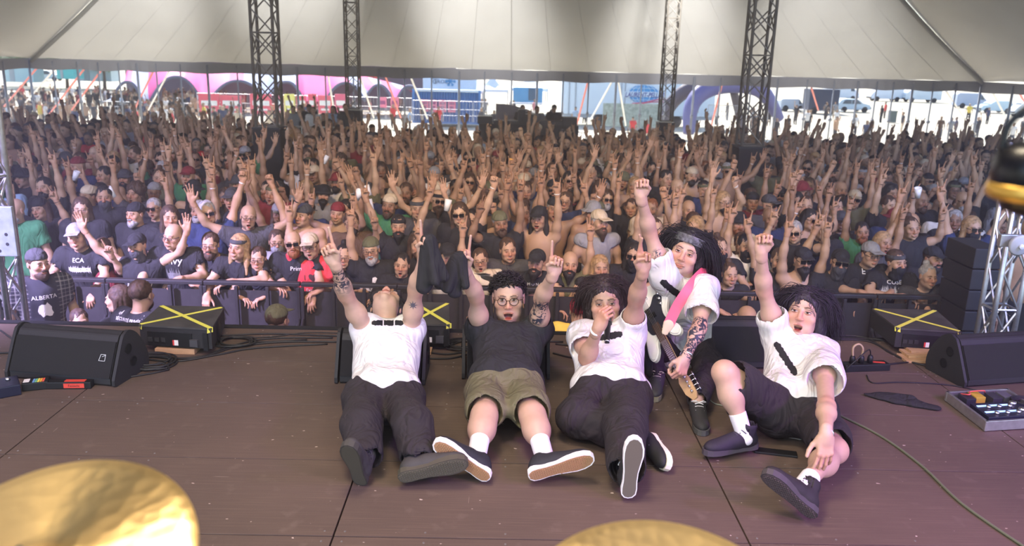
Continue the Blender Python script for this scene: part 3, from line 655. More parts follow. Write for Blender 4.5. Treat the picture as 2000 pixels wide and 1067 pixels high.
# ground: level under the tent, falling away beyond it, level again outside
OZ = -3.4
def gz(Y): return GZ if Y < 26 else OZ if Y > 50 else GZ+(OZ-GZ)*(.5-.5*math.cos(PI*(Y-26)/24))
V, F = [], []; gy = [EDGE_Y+.04, 12, 18, 24]+[26+2*k for k in range(13)]+[60, 80, 120, 200, 420]; gx = [-300, -120, -60, -35, -22, -11, 0, 11, 22, 35, 60, 120, 300]
for y in gy:
    for x in gx: V.append((x, y, gz(y)))
for j in range(len(gy)-1):
    for i in range(len(gx)-1): a = j*len(gx)+i; F.append((a, a+1, a+1+len(gx), a+len(gx)))
mesh_obj('ground', V, F, mat('dusty_ground', (.42, .37, .30), .95, noise_amt=.5, noise_scale=.25, c2=(.32, .34, .22), bump=.3, bump_scale=4), kind='structure')
# ---- big top canopy
TY, TZ = 38.0, at(1000, 137, 38).z
CLx, CRx = xf(58, 88, TY), xf(1922, 152, TY); MX, PZ = 5.4, TZ+12.2
def tent_mat():
    m = bpy.data.materials.new('tent_canvas'); m.use_nodes = True; n = m.node_tree; n.nodes.clear()
    out = n.nodes.new('ShaderNodeOutputMaterial'); mx = n.nodes.new('ShaderNodeMixShader'); d_ = n.nodes.new('ShaderNodeBsdfDiffuse'); t = n.nodes.new('ShaderNodeBsdfTranslucent')
    nz = n.nodes.new('ShaderNodeTexNoise'); nz.inputs['Scale'].default_value = .8; nz.inputs['Detail'].default_value = 8; ge = n.nodes.new('ShaderNodeNewGeometry'); n.links.new(ge.outputs['Position'], nz.inputs[0])
    cr = n.nodes.new('ShaderNodeMix'); cr.data_type = 'RGBA'; cr.inputs[6].default_value = (.44, .43, .41, 1); cr.inputs[7].default_value = (.56, .55, .53, 1); n.links.new(nz.outputs[0], cr.inputs[0])
    n.links.new(cr.outputs[2], d_.inputs[0]); n.links.new(cr.outputs[2], t.inputs[0]); mx.inputs[0].default_value = .002
    n.links.new(d_.outputs[0], mx.inputs[1]); n.links.new(t.outputs[0], mx.inputs[2]); n.links.new(mx.outputs[0], out.inputs[0]); return m
TM = tent_mat(); tent = empty('circus_tent', (0, TY, 0), label='pale grey big-top tent roof over the crowd with its wall poles', cat='tent')
def face(name, A, B, Cc, D_, nu, nv, sag=.5, rip=.03):
    """quad patch A-B (low edge) to D-C (high edge); v rises, sags inward"""
    A, B, Cc, D_ = map(Vector, (A, B, Cc, D_)); V = []; F = []
    for j in range(nv+1):
        for i in range(nu+1):
            u, v = i/nu, j/nv; p = lerp(lerp(A, B, u), lerp(D_, Cc, u), v); p = p.copy(); p.z -= sag*math.sin(PI*v)
            p.z += rip*math.sin(u*nu*PI*.5)*(1-v)**2
            V.append(p-Vector((0, TY, 0)))
    F = [(j*(nu+1)+i, j*(nu+1)+i+1, (j+1)*(nu+1)+i+1, (j+1)*(nu+1)+i) for j in range(nv) for i in range(nu)]
    return mesh_obj(name, V, F, TM, tent, True)
def roofpt(A, B, u, v, C_, D_, sag): p = lerp(lerp(Vector(A), Vector(B), u), lerp(Vector(D_), Vector(C_), u), v).copy(); p.z -= sag*math.sin(PI*v); return p
BL, BR = (CLx, TY, TZ), (CRx, TY, TZ); PL, PR = (-MX, 29, PZ), (MX, 29, PZ); SL, SR_ = (CLx-5, -4, TZ+1.2), (CRx+5, -4, TZ+1.2); PL2, PR2 = (-MX, -4, PZ), (MX, -4, PZ)
face('canopy', BL, BR, PR, PL, 48, 24, 1.1); face('canopy', SL, BL, PL, PL2, 30, 20, 1.0); face('canopy', BR, SR_, PR2, PR, 30, 20, 1.0)
face('canopy', PL, PR, PR2, PL2, 4, 4, 0, 0)
canvas_d = mat('grey_canvas', (.15, .15, .17), .8, bump=.5, bump_scale=6)
def valance(pts, hgt, seed=0, n_per=10):
    V = []; F = []; rs_ = random.Random(seed); k = 0; P_ = []
    for i in range(len(pts)-1):
        for t in range(n_per): P_.append(lerp(Vector(pts[i]), Vector(pts[i+1]), t/n_per))
    P_.append(Vector(pts[-1])); ph = 0
    for i, p in enumerate(P_):
        w_ = .05*math.sin(i*1.9)+.04*math.sin(i*.77+1)+rs_.uniform(-.015, .015)
        for j in range(5): V.append(p+Vector((0, -.02-w_*(j/4)**.7*.9, -hgt*(j/4)-.03*math.sin(i*.45)*(j/4)-TY*0))-Vector((0, TY, 0)))
    F = [(i*5+j, i*5+j+1, (i+1)*5+j+1, (i+1)*5+j) for i in range(len(P_)-1) for j in range(4)]
    o = mesh_obj('valance', V, F, canvas_d, tent, True); return o
POLES = [3, 58, 104, 152, 192, 232, 268, 305, 352, 405, 463, 540, 580, 635, 690, 739, 790, 843, 897, 947, 1000, 1050, 1101, 1151, 1205, 1255, 1303, 1358, 1410, 1470, 1522, 1580, 1633, 1680, 1717, 1750, 1788, 1828, 1873, 1922, 1980]
tops = []
for px in POLES:
    Y = TY; X = xf(px, 130, TY); 
    if px < 58: Y, X = 35.5, xf(px, 105, 35.5)
    if px > 1922: Y, X = 35.5, xf(px, 160, 35.5)
    tops.append((X, Y, TZ))
ends = [(xf(-60, 95, 32), 32, TZ)], [(xf(2060, 165, 32), 32, TZ)]
valance([(x, y-.02, z) for x, y, z in ends[0]+tops+ends[1]], .46, 3, 6)
pole_m = mat('galvanised_pole', (.20, .22, .27), .45, metal=.5)
for i, (x, y, z) in enumerate(tops):
    b = MB(); gzz = gz(y)-.05; r_ = .035 if 60 < POLES[i] < 1900 and i % 3 else .055
    b.tube([(x, y-TY-.04, gzz), (x, y-TY-.04, z-.1)], r_, 8); b.box((x, y-TY-.04, gzz+1.9), (.12, .12, .12)); b.build('pole', pole_m, tent, True)
seam_m = mat('seam_webbing', (.46, .45, .43), .8); dark_rope = mat('dark_rope', (.10, .10, .10), .8)
for i in range(1, 24):                               # sewn seams of the rear face run up to the king poles
    u = i/24; b = MB(); uu = .5+(u-.5)*1.0
    b.tube([roofpt(BL, BR, uu, v, PR, PL, 1.1)+Vector((0, -TY, -.015)) for v in [k/14 for k in range(15)]], .010 if i % 6 else .03, 4); b.build('seam', seam_m, tent)
for A, B in ((BL, PL), (BR, PR)):
    b = MB(); b.tube([lerp(Vector(A), Vector(B), t/14)+Vector((0, -TY-.05, -.12-1.05*math.sin(PI*t/14))) for t in range(15)], .085, 6); b.build('ridge_seam', mat('ridge_cover', (.16, .16, .15), .7), tent, True)
for a, bb in (((640, 60), (360, 105)), ((535, 25), (470, 70))):
    p0, p1 = at(*a, 33), at(*bb, 37)
# guy straps outside the wall
strap_m = mat('red_strap', (.75, .22, .18), .7); strap_w = mat('pale_strap', (.80, .78, .74), .7)
for i, (a, bb, m_) in enumerate([((85, 118, 38.5), (8, 208, 46), 0), ((120, 120, 38.5), (50, 200, 46), 1), ((172, 125, 38.5), (95, 225, 46), 0), ((205, 128, 38.5), (140, 215, 46), 0), ((345, 112, 38.5), (290, 215, 46), 1),
        ((640, 140, 38.5), (655, 235, 44), 1), ((700, 140, 38.5), (730, 230, 44), 1), ((800, 145, 38.5), (835, 232, 44), 1), ((1148, 160, 38.5), (1125, 250, 43), 0), ((1208, 160, 38.5), (1222, 245, 43), 1),
        ((1195, 160, 38.5), (1150, 240, 44), 1), ((1410, 165, 38.5), (1385, 262, 42), 0), ((1585, 172, 38.5), (1598, 215, 46), 0), ((1848, 178, 38.5), (1905, 262, 44), 1), ((1938, 178, 38.5), (1975, 250, 44), 1), ((750, 142, 38.5), (783, 230, 44), 0), ((310, 118, 38.5), (255, 230, 46), 0), ((1990, 180, 38.5), (2030, 250, 44), 0)]):
    p0, p1 = at(*a), at(*bb); b = MB(); b.tube([p0-Vector((0, TY, 0)), p1-Vector((0, TY, 0))], .045, 5); b.build('guy_strap', (strap_m, strap_w)[m_], tent)
# ---- lattice masts
def truss(name, x, y, z0, z1, w_, label, r_=.025, br=.012, step=None, m=None, **k):
    t = empty(name, (x, y, z0), label=label, cat='truss', **k); H = z1-z0; step = step or w_*1.15
    cs = [(-w_/2, -w_/2), (w_/2, -w_/2), (w_/2, w_/2), (-w_/2, w_/2)]
    for cx, cy in cs: MB().tube([(cx, cy, 0), (cx, cy, H)], r_, 8).build('chord', m or alu, t, True)
    n_ = int(H/step)
    for f_ in range(4):
        a, c_ = cs[f_], cs[(f_+1) % 4]; b = MB()
        for i in range(n_):
            z = i*H/n_; z2 = (i+1)*H/n_; p, q = (a, c_) if i % 2 else (c_, a)
            b.tube([(p[0], p[1], z), (q[0], q[1], z2)], br, 5)
            if i % 2: b.tube([(q[0], q[1], z), (p[0], p[1], z2)], br, 5)
            if i % 4 == 0: b.tube([(a[0], a[1], z), (c_[0], c_[1], z)], br, 5)
        b.build('lattice', m or alu, t)
    return t
mast_m = mat('mast_steel', (.20, .18, .155), .6, metal=.3, noise_amt=.3, noise_scale=8)
def plinth(cx, y, w_, top_px, label):
    z = at(*top_px, y).z; zb = gz(y); t = empty('mast_cover', (cx, y, zb), label=label, cat='cover')
    MB().bbox((0, 0, (z-zb)/2), (w_, w_, z-zb), .02).build('box', mat('black_drape', (.014, .013, .015), .85, bump=.5, bump_scale=9), t)
    MB().box((0, 0, z-zb+.01), (w_*1.04, w_*1.04, .03)).build('lid', black_m, t); return t
for px, Y, w_, tp, lab in ((527, 16, .40, (527, 250), 'near left lattice mast rising from the crowd'), (691, 28.6, .42, (691, 216), 'far left lattice mast seen thinner behind the near one'),
                           (1299, 28.6, .42, (1299, 240), 'far right lattice mast in front of the white trailer'), (1463, 16, .40, (1463, 287), 'near right lattice mast rising from the crowd')):
    X = xf(px, tp[1], Y); truss('lattice_mast', X, Y, at(px, tp[1]-4, Y).z, 12.5, w_, lab, .03, .014, .42, m=mast_m, group='tent masts')
    plinth(X, Y, w_+.12, tp, 'black draped box at the foot of the '+' '.join(lab.split()[:4]))
b = MB()                                             # hoist chains beside the near masts
# ---- pale flag of cloth hung at the sound desk etc. follow with the props
import time as _t; _t0 = _t.time()
cotton_w = mat('white_cotton', (.66, .64, .62), .85, wrinkle=.55, bump=.2, bump_scale=500, noise_amt=.04, noise_scale=9)
cotton_b = mat('black_cotton', (.020, .019, .021), .9, wrinkle=.6, bump=.25, bump_scale=500)
denim_b = mat('black_denim', (.026, .020, .023), .88, wrinkle=.7, bump=.3, bump_scale=400, noise_amt=.2, noise_scale=12)
olive = mat('olive_canvas', (.15, .135, .075), .85, wrinkle=.6, bump=.3, bump_scale=400, noise_amt=.15, noise_scale=10)
print_b = mat('black_print', (.012, .012, .014), .6)
silver = mat('brushed_silver', (.75, .75, .77), .3, metal=1); sock_w = mat('white_sock', (.82, .8, .82), .9, bump=.4, bump_scale=200)
SK = (.52, .33, .24)
def fade_disp(amp, axis, sc, seed, edges, r=.10):
    E = [npv(e) for e in edges]
    def f(P):
        w_ = np.ones(len(P), np.float32)
        for e in E: w_ = np.minimum(w_, np.clip((np.linalg.norm(P-e, axis=1)-r*.7)/(r*.7), .12, 1))
        return amp*folds(P, axis, sc, seed)*w_
    return f
def tshirt(root, d, m, name='shirt', h=.0075, sleeve=.5, fold=.012, fsc=15, seed=0, drape=0, **k):
    s = shirt_sdf(d, sleeve=sleeve, drape=drape, **k)
    E = [d['s'+a]+(d['e'+a]-d['s'+a])*(sleeve+.1) for a in 'RL']+[d['N']]
    v, q = s.mesh(h, fade_disp(fold, d['N']-d['P'], fsc, seed, E)); v = relax(v, q, 3); return mesh_obj(name, v-npv(root.location), q, m, root, True)
def trousers(root, d, m, name='trousers', h=.009, rt=.098, rk=.082, rc=.078, fold=.011, seed=3, shorts=None, off=.02, fsc=17, rip=None, cuff=.92):
    s = Sdf(); P, N = d['P'], d['N']; U = (N-P).normalized(); M = frame(d['F'], U); g = d.get('g', 1); ends = []
    s.ell(P+U*.0, (.160*g+off, .12*g+off, .115+off), M, .05); s.cap(d['hR'], d['hL'], .10+off, None, .04)
    for a in 'RL':
        H_, K_, A_ = d['h'+a], d['k'+a], d['a'+a]
        if shorts:
            e = lerp(H_, K_, shorts); s.cap(H_, e, rt, rk, .05); ends.append((e, (K_-H_).normalized(), rk))
            if d.get('skirt'+a): s.cap(e-(K_-H_).normalized()*.05, e+Vector(d['skirt'+a]), rk*.9, .03, .05)
        else:
            s.cap(H_, K_, rt, rk, .04); s.cap(K_, lerp(K_, A_, cuff), rk, rc, .04); ends.append((lerp(K_, A_, cuff), (A_-K_).normalized(), rc))
    for e, D, r in ends:
        s.box(e+D*(r*.72+.10), (.13, .13, .10), frame(D.orthogonal(), D), .005, .004, 's'); s.cap(e+D*(r*.7-.05), e+D*.2, r-.013, r-.013, .004, 's')
    if rip is not None: s.ell(rip[0], rip[1], None, .004, 's')
    v, q = s.mesh(h, fade_disp(fold, (d['kR']-d['hR']).normalized()+Vector((.6, 0, 0)), fsc, seed, [e for e, _, _ in ends], .06)); v = relax(v, q, 3)
    return mesh_obj(name, v-npv(root.location), q, m, root, True)
def sock(root, K, A, m, r=.040, L=.1):
    s = Sdf(); D = (A-K).normalized(); s.cap(A-D*L, A+D*.03, r+.004, r, .01); s.box(A-D*(L+.1), (.1, .1, .1), frame(D.orthogonal(), D), .002, .004, 's')
    v, q = s.mesh(.005); return mesh_obj('sock', v-npv(root.location), q, m, root, True)
def bracelet(root, W, E, m, r=.031, name='wristband', h=.010, t=.04):
    D = (W-E).normalized(); b = MB(); X = D.orthogonal().normalized(); Y = D.cross(X); c = W-D*t-Vector(root.location)
    b.tube([c+X*math.cos(a)*r+Y*math.sin(a)*r*.86 for a in [2*PI*i/20 for i in range(20)]], h*.5, 6, True); return b.build(name, m, root, True)
def draped_cloth(name, top, w_, L, root_label, cat, m, seed=2, lean=(0, 0, 0), d_=.05):
    """cap or cloth bunched in a hand"""
    top = Vector(top); s = Sdf(); r = random.Random(seed); 
    for i in range(7):
        x = (i/6-.5)*w_; e = top+Vector((x*1.2+lean[0], r.uniform(-d_, d_)+lean[1], -L*r.uniform(.65, 1)+lean[2]))
        s.cap(top+Vector((x*.35, r.uniform(-.01, .01), r.uniform(-.01, .02))), e, .014, .022, .035)
    v, q = s.mesh(.005, lambda P: .005*folds(P, (0, 0, 1), 40, seed)); o = mesh_obj(name, v, q, m, None, True, origin=tuple(top)); return tag(o, root_label, cat)
# ---------------- second from the left: glasses, black t-shirt, olive shorts
d = {}; P = d['P'] = atz(987, 757, .14)
N = d['N'] = reach(994, 651, P, .48, False); d['F'] = Vector((0, -1, .35))
d['head'] = reach(993, 582, N, .21, True); d['HM'] = frame((-.02, -1, .05), (-.03, .12, 1))
d['sR'] = reach(938, 645, N, .18, True); d['sL'] = reach(1052, 645, N, .18, True)
d['eR'] = reach(930, 578, d['sR'], .28); d['wR'] = reach(907, 522, d['eR'], .25)
d['eL'] = reach(1058, 582, d['sL'], .28); d['wL'] = reach(1081, 534, d['eL'], .25)
d['hR'] = P+Vector((-.09, -.02, -.02)); d['hL'] = P+Vector((.09, -.02, -.02))
d['kR'] = reach(946, 812, d['hR'], .42); d['kL'] = reach(1040, 812, d['hL'], .42)
d['aR'] = atz(932, 888, .10); d['aL'] = atz(1063, 892, .10)
d['g'] = 1.06; d['lr'] = 1.08; d['ar'] = 1.05
root = band_person('person', d, 'man in black t-shirt, olive shorts and round glasses, pointing both index fingers up')
build_body('body', d, root, hands={'R': ((-.05, -.1, 1), (0, -1, 0), 'point'), 'L': ((.15, -.1, 1), (0, -1, 0), 'point')}, hd=dict(mouth=1, smile=1, lids=.45, width=1.06, S=1.08), skin=SK,
           tats=[C1(lerp(d['sL'], d['eL'], .45)+Vector((-.02, -.03, 0)), lerp(d['sL'], d['eL'], .9)+Vector((0, -.03, 0)), .045)])
tshirt(root, d, cotton_b, sleeve=.30, drape=.155, hem=.0, fold=.010)
d['skirtR'] = (-.05, .02, -.10); d['skirtL'] = (.05, .02, -.10)
trousers(root, d, olive, 'shorts', rt=.112, rk=.098, shorts=.82, fold=.010)
hair('hair', d, root, (.030, .022, .022), 'short', 1500, .030, 1.08, seed=4, width=1.04, lr=.0026)
glasses('glasses', d, root, 1.08, mat('tortoise', (.05, .02, .015), .25), mat('clear_lens', (1, 1, 1), .02, trans=1))
for a in 'RL': sock(root, d['k'+a], d['a'+a]+Vector((0, 0, 0)), sock_w, .042, .12)
shoe(root, 'shoe', d['aR']+Vector((0, -.02, 0)), (-.72, .1, .55), (.12, .90, .18), 1, (.02, .02, .025), (.85, .8, .78), (.36, .20, .10))
shoe(root, 'shoe', d['aL']+Vector((0, -.02, 0)), (.93, .05, .30), (-.10, .90, .20), -1, (.02, .02, .025), (.85, .8, .78), (.36, .20, .10))
bracelet(root, d['wL'], d['eL'], silver, .030)
D2 = d
print('TIME', _t.time()-_t0)
# ---------------- far left: head thrown back, sleeveless white shirt, tattooed arms
boot = (.05, .045, .045)
d = {}; P = d['P'] = atz(750, 772, .16)
N = d['N'] = reach(757, 645, P, .50, False); d['F'] = Vector((0, -1, .45))
d['HM'] = frame((.02, .05, 1), (0, 1, -.25)); d['head'] = N+Vector((0, .02, .155))
d['head'] = reach(755, 603, N, .15, False)
d['sR'] = reach(712, 641, N, .18, True); d['sL'] = reach(803, 641, N, .18, True)
d['eR'] = reach(675, 575, d['sR'], .29); d['wR'] = reach(653, 513, d['eR'], .26)
d['eL'] = reach(812, 565, d['sL'], .29); d['wL'] = reach(830, 497, d['eL'], .26)
d['hR'] = P+Vector((-.09, -.02, -.02)); d['hL'] = P+Vector((.09, -.02, -.02))
d['kR'] = reach(706, 830, d['hR'], .40); d['kL'] = reach(806, 828, d['hL'], .40)
d['aR'] = atz(712, 888, .12); d['aL'] = atz(818, 893, .11); d['lr'] = .95
root = band_person('person', d, 'man in white sleeveless shirt and black trousers, head thrown back, both arms raised')
build_body('body', d, root, hands={'R': ((-.35, -.1, 1), (.1, -1, 0), 'point'), 'L': ((.12, -.1, 1), (0, -1, -.1), 'point')}, hd=dict(S=1.06), skin=SK, eyes=False,
           tats=[C1(lerp(d['eR'], d['wR'], .25), lerp(d['eR'], d['wR'], .80), .045)])
sh = tshirt(root, d, cotton_w, sleeveless=True, drape=.15, hem=.06, fold=.012, seed=4)
tr = trousers(root, d, denim_b, rt=.108, rk=.088, rc=.086, fold=.012, seed=8)
hair('hair', d, root, (.02, .016, .018), 'long', 700, .18, 1.06, seed=9, grav=.9, lr=.0015)
shoe(root, 'boot', d['aR']+Vector((0, -.03, 0)), (-.08, -.40, .55), (.15, .9, .5), 1, boot, (.05, .045, .04), (.07, .06, .045), high=True, laces=(.08, .07, .07), waffle=False)
shoe(root, 'boot', d['aL']+Vector((0, -.02, 0)), (.95, -.1, .22), (-.08, .92, .28), -1, boot, (.075, .065, .05), (.10, .088, .062), high=True, laces=(.08, .07, .07), S=1.04)
def brush_stroke(w_, h_, seed, n=26, gap=()):
    r = random.Random(seed); V = []; F = []
    for i in range(n+1):
        x = (i/n-.5)*w_; m_ = .5+.5*min(1, i/2, (n-i)/2)
        V += [(x, h_*.5*m_*r.uniform(.8, 1.15)), (x, -h_*.5*m_*r.uniform(.75, 1.15))]
    for i in range(n):
        if i not in gap: F.append((2*i, 2*i+1, 2*i+3, 2*i+2))
    return V, F
def PP(sh, pix, w_, h_, seed, gap, ang_):             # brushed black bar printed across the chest
    c = at(pix[0], pix[1], N.y-.12); n_ = (CAMP-c).normalized(); x_ = (_R*math.cos(ang_)+_U*math.sin(ang_)); y_ = (_U*math.cos(ang_)-_R*math.sin(ang_)); project_print('shirt_print', brush_stroke(w_, h_, seed, gap=gap), sh, print_b, c, x_, y_, n_)
bpy.context.view_layer.update()
PP(sh, (757, 631), .17, .028, 3, (9, 18), 0)
st = ([(math.cos(i*PI/8)*(.026 if i % 2 == 0 else .010), math.sin(i*PI/8)*(.026 if i % 2 == 0 else .010)) for i in range(16)]+[(0, 0)], [(i, (i+1) % 16, 16) for i in range(16)])
bd = [c for c in root.children if c.name.startswith('body')][0]
project_print('star_tattoo', st, bd, mat('tattoo_ink', (.10, .09, .11), .6), lerp(d['sL'], d['eL'], .62), (1, 0, 0), (0, 0, 1), (0, -1, .2), off=.0008, cut=.008)
draped_cloth('black_cap', d['wL']+Vector((.02, -.03, .07)), .10, .26, 'black cloth cap hanging from raised hand of head-thrown-back man', 'cap', cotton_b, 5, (.02, 0, 0), .05)
D1 = d
draped_cloth('black_cap', D2['wR']+Vector((-.03, -.04, .06)), .12, .20, 'black cap held in raised hand of man in glasses', 'cap', cotton_b, 7, (-.03, 0, 0), .05)
# ---------------- centre: singer with microphone, legs crossed
d = {}; P = d['P'] = atz(1193, 770, .15)
N = d['N'] = reach(1186, 648, P, .50, False); d['F'] = Vector((0, -1, .3))
d['head'] = reach(1181, 588, N, .19, True); d['HM'] = frame((-.06, -1, -.04), (-.10, .1, 1))
d['sR'] = reach(1138, 655, N, .185, True); d['sL'] = reach(1233, 645, N, .185, True)
d['eR'] = reach(1146, 700, d['sR'], .27); d['wR'] = reach(1168, 641, d['eR'], .245)
d['eL'] = reach(1243, 583, d['sL'], .28); d['wL'] = reach(1256, 527, d['eL'], .25)
d['hR'] = P+Vector((-.09, -.02, -.02)); d['hL'] = P+Vector((.09, -.02, -.02))
d['kR'] = atz(1128, 812, .13); d['kL'] = reach(1222, 832, d['hL'], .42)
d['aR'] = atz(1245, 862, .07); d['aL'] = atz(1224, 915, .12); d['g'] = 1.08; d['ar'] = 1.05
root = band_person('person', d, 'man with wavy black hair in white t-shirt singing into a black microphone')
build_body('body', d, root, hands={'R': ((.28, -.15, .9), (.75, .5, .2), 'grip'), 'L': ((-.05, -.1, 1), (-.1, -1, 0), 'cross')}, hd=dict(S=1.1, mouth=.3, smile=1, lids=.3, width=1.05), skin=(.46, .27, .19))
sh = tshirt(root, d, cotton_w, sleeve=.50, drape=.17, hem=.03, fold=.013, seed=12)
trousers(root, d, denim_b, rt=.115, rk=.10, rc=.088, fold=.012, seed=5)
hair('hair', d, root, (.035, .020, .018), 'long', 1500, .18, 1.06, seed=12, grav=1.0, wave=.004, lr=.0014, width=1.03)
bpy.context.view_layer.update(); U = (N-P).normalized()
PP(sh, (1188, 657), .155, .036, 5, (), .18)
shoe(root, 'shoe', d['aL']+Vector((0, -.01, .0)), (.02, -.15, 1), (0, 1, .12), -1, (.02, .02, .022), (.85, .83, .82), (.13, .11, .08), waffle=False)
shoe(root, 'shoe', d['aR']+Vector((.02, 0, .0)), (.25, -.80, -.05), (-.85, -.1, .25), 1, (.02, .02, .022), (.85, .80, .62), (.5, .45, .3), waffle=False)
bracelet(root, d['wL'], d['eL'], silver, .031, 'wristband', .008, .02); bracelet(root, d['wR'], d['eR'], mat('white_band', (.85, .85, .85), .6), .031, 'wristband', .016, .02)
# microphone held at his mouth
mc = d['wR']+Vector((.045, .03, .055)); mt = d['head']+d['HM'] @ Vector((-.005, .135, -.085)); ax = (Vector((-.12, -1, -.42))).normalized(); Mq = ax.to_track_quat('Z', 'Y').to_matrix()
mo = empty('microphone', mt, label='black handheld microphone in the singer\'s fist at his mouth', cat='microphone')
MB().lathe([(.0, -.03), (.012, -.028), (.021, -.018), (.025, -.004), (.024, .010), (.019, .022), (.0, .023)], (0, 0, 0), 20, Mq).build('grille', mat('mic_grille', (.12, .12, .12), .4, metal=.8), mo, True)
MB().lathe([(0, .02), (.0235, .02), (.024, .028), (.0185, .034), (.0165, .09), (.0145, .16), (.0125, .178), (.0, .18)], (0, 0, 0), 20, Mq).build('handle', mat('mic_body', (.012, .012, .013), .35), mo, True)
MB().lathe([(.0, .17), (.0145, .17), (.0145, .176), (.0, .176)], (0, 0, 0), 20, Mq).build('ring', silver, mo, True)
D3 = d
# ---------------- bassist crouching behind
d = {}; P = d['P'] = at(1326, 668, 4.86)
N = d['N'] = reach(1338, 556, P, .47, True); d['F'] = Vector((-.15, -1, .15))
d['head'] = reach(1339, 494, N, .20, True); d['HM'] = frame((-.42, -1, -.05), (.34, .10, 1))
d['sR'] = reach(1298, 540, N, .18, True); d['sL'] = reach(1376, 566, N, .18, True)
d['eR'] = reach(1268, 452, d['sR'], .29); d['wR'] = reach(1252, 383, d['eR'], .26)
d['eL'] = reach(1366, 640, d['sL'], .27); d['wL'] = reach(1338, 700, d['eL'], .25)
d['hR'] = P+Vector((-.09, -.02, 0)); d['hL'] = P+Vector((.09, -.02, 0))
d['kR'] = reach(1262, 690, d['hR'], .36); d['aR'] = atz(1283, 728, .09)
d['kL'] = at(1384, 712, 4.62); d['aL'] = atz(1362, 785, .09); d['g'] = 1.03
root = band_person('person', d, 'man in black headband and white t-shirt with pink guitar strap, one fist raised')
build_body('body', d, root, hands={'R': ((-.05, -.1, 1), (0, -1, 0), 'fist'), 'L': ((-.28, -.45, -.7), (-.5, .75, -.3), 'grip')}, hd=dict(S=1.09, smile=.9, lids=.15, goatee=True, width=1.03), skin=SK,
           tats=[C1(lerp(d['sR'], d['eR'], .30)+Vector((-.01, -.03, 0)), lerp(d['sR'], d['eR'], .55)+Vector((0, -.03, 0)), .03), C1(d['eL'], lerp(d['eL'], d['wL'], .85), .06)])
sh = tshirt(root, d, cotton_w, sleeve=.55, drape=.18, hem=.10, fold=.013, seed=21, se=.098)
print('M4', {k_: tuple(round(q, 2) for q in v_) for k_, v_ in d.items() if isinstance(v_, Vector)})
kk = d['kL']
trousers(root, d, denim_b, rt=.105, rk=.085, rc=.06, fold=.007, seed=15, rip=(kk+Vector((0, -.08, .02)), (.05, .06, .025)), cuff=.95)
hair('hair', d, root, (.016, .014, .018), 'long', 1500, .27, 1.09, seed=22, grav=1.1, lr=.0014, wave=.002, part=.3)
hm, c = d['HM'], d['head']; o_ = Vector(root.location); b = MB()
V = []; F = []; n_ = 32
for j, z in enumerate((.048, .062, .078, .090)):
    for i in range(n_):
        a = 2*PI*i/n_; r_ = (1.0, 1.02, 1.01, .97)[j]; V.append(c+hm @ (Vector((.088*1.03*r_*math.sin(a), .108*r_*math.cos(a)-.012, z+.010*math.cos(a)))*1.09)-o_)
F = [(j*n_+i, j*n_+(i+1) % n_, (j+1)*n_+(i+1) % n_, (j+1)*n_+i) for j in range(3) for i in range(n_)]
b.add(V, F).build('headband', mat('headband', (.03, .03, .035), .5, noise_amt=.6, noise_scale=60, c2=(.25, .25, .27)), root, True)
shoe(root, 'shoe', d['aR']+Vector((0, -.02, 0)), (-.25, -1, -.1), (0, 0, 1), 1, (.05, .045, .05), (.25, .22, .15), (.2, .15, .1), laces=(.6, .55, .4), waffle=False)
shoe(root, 'shoe', d['aL']+Vector((0, -.02, 0)), (-.1, -1, 0), (0, 0, 1), -1, (.03, .03, .03), (.09, .09, .09), (.2, .15, .1), waffle=False)
bracelet(root, d['wL'], d['eL'], silver, .031, 'wristband', .016, .02)
bpy.context.view_layer.update(); U = (N-P).normalized()
PP(sh, (1315, 568), .18, .040, 8, (), -.68)
D4 = d; ROOT4 = root; SH4 = sh
# ---------------- far right: long-haired man, mouth open, fist raised
d = {}; P = d['P'] = atz(1550, 795, .16)
N = d['N'] = reach(1566, 668, P, .50, False); d['F'] = Vector((-.12, -1, .3))
d['head'] = reach(1569, 612, N, .19, True); d['HM'] = frame((-.55, -1, .25), (.20, .28, 1))
d['sR'] = reach(1518, 655, N, .18, True); d['sL'] = reach(1607, 690, N, .18, True)
d['eR'] = reach(1492, 566, d['sR'], .30); d['wR'] = reach(1487, 492, d['eR'], .26)
d['eL'] = at(1614, 795, 3.48); d['wL'] = at(1613, 850, 3.20)
d['hR'] = P+Vector((-.09, -.02, -.02)); d['hL'] = P+Vector((.09, -.02, -.02))
d['kR'] = reach(1415, 728, d['hR'], .43, True); d['aR'] = atz(1452, 845, .12)
d['kL'] = at(1630, 880, 3.42); d['aL'] = atz(1568, 950, .13)
root = band_person('person', d, 'long-haired man in white t-shirt and black shorts, mouth open and one fist raised')
build_body('body', d, root, hands={'R': ((-.02, -.1, 1), (0, -1, 0), 'fist'), 'L': ((-.05, -.30, -1), (-.05, .8, -.3), 'rest')}, hd=dict(S=1.09, mouth=.7, lids=.35, goatee=True), skin=SK)
print('M5', {k_: tuple(round(q, 2) for q in v_) for k_, v_ in d.items() if isinstance(v_, Vector)})
sh = tshirt(root, d, cotton_w, sleeve=.52, drape=.165, hem=.04, fold=.013, seed=31, se=.098)
d['skirtR'] = (.03, .09, -.20); d['skirtL'] = (.03, .0, -.13)
trousers(root, d, denim_b, name='shorts', rt=.115, rk=.10, shorts=.80, fold=.007, seed=33)
hair('hair', d, root, (.022, .015, .026), 'long', 1700, .23, 1.09, seed=32, grav=1.0, wave=.004, lr=.0014, fringe=14)
for a in 'RL': sock(root, d['k'+a], d['a'+a], sock_w, .038, .10)
shoe(root, 'shoe', d['aR'], (-.95, -.32, -.03), (0, 0, 1), 1, (.022, .018, .03), (.07, .06, .075), (.05, .04, .04), high=True, laces=(.06, .05, .08), waffle=False)
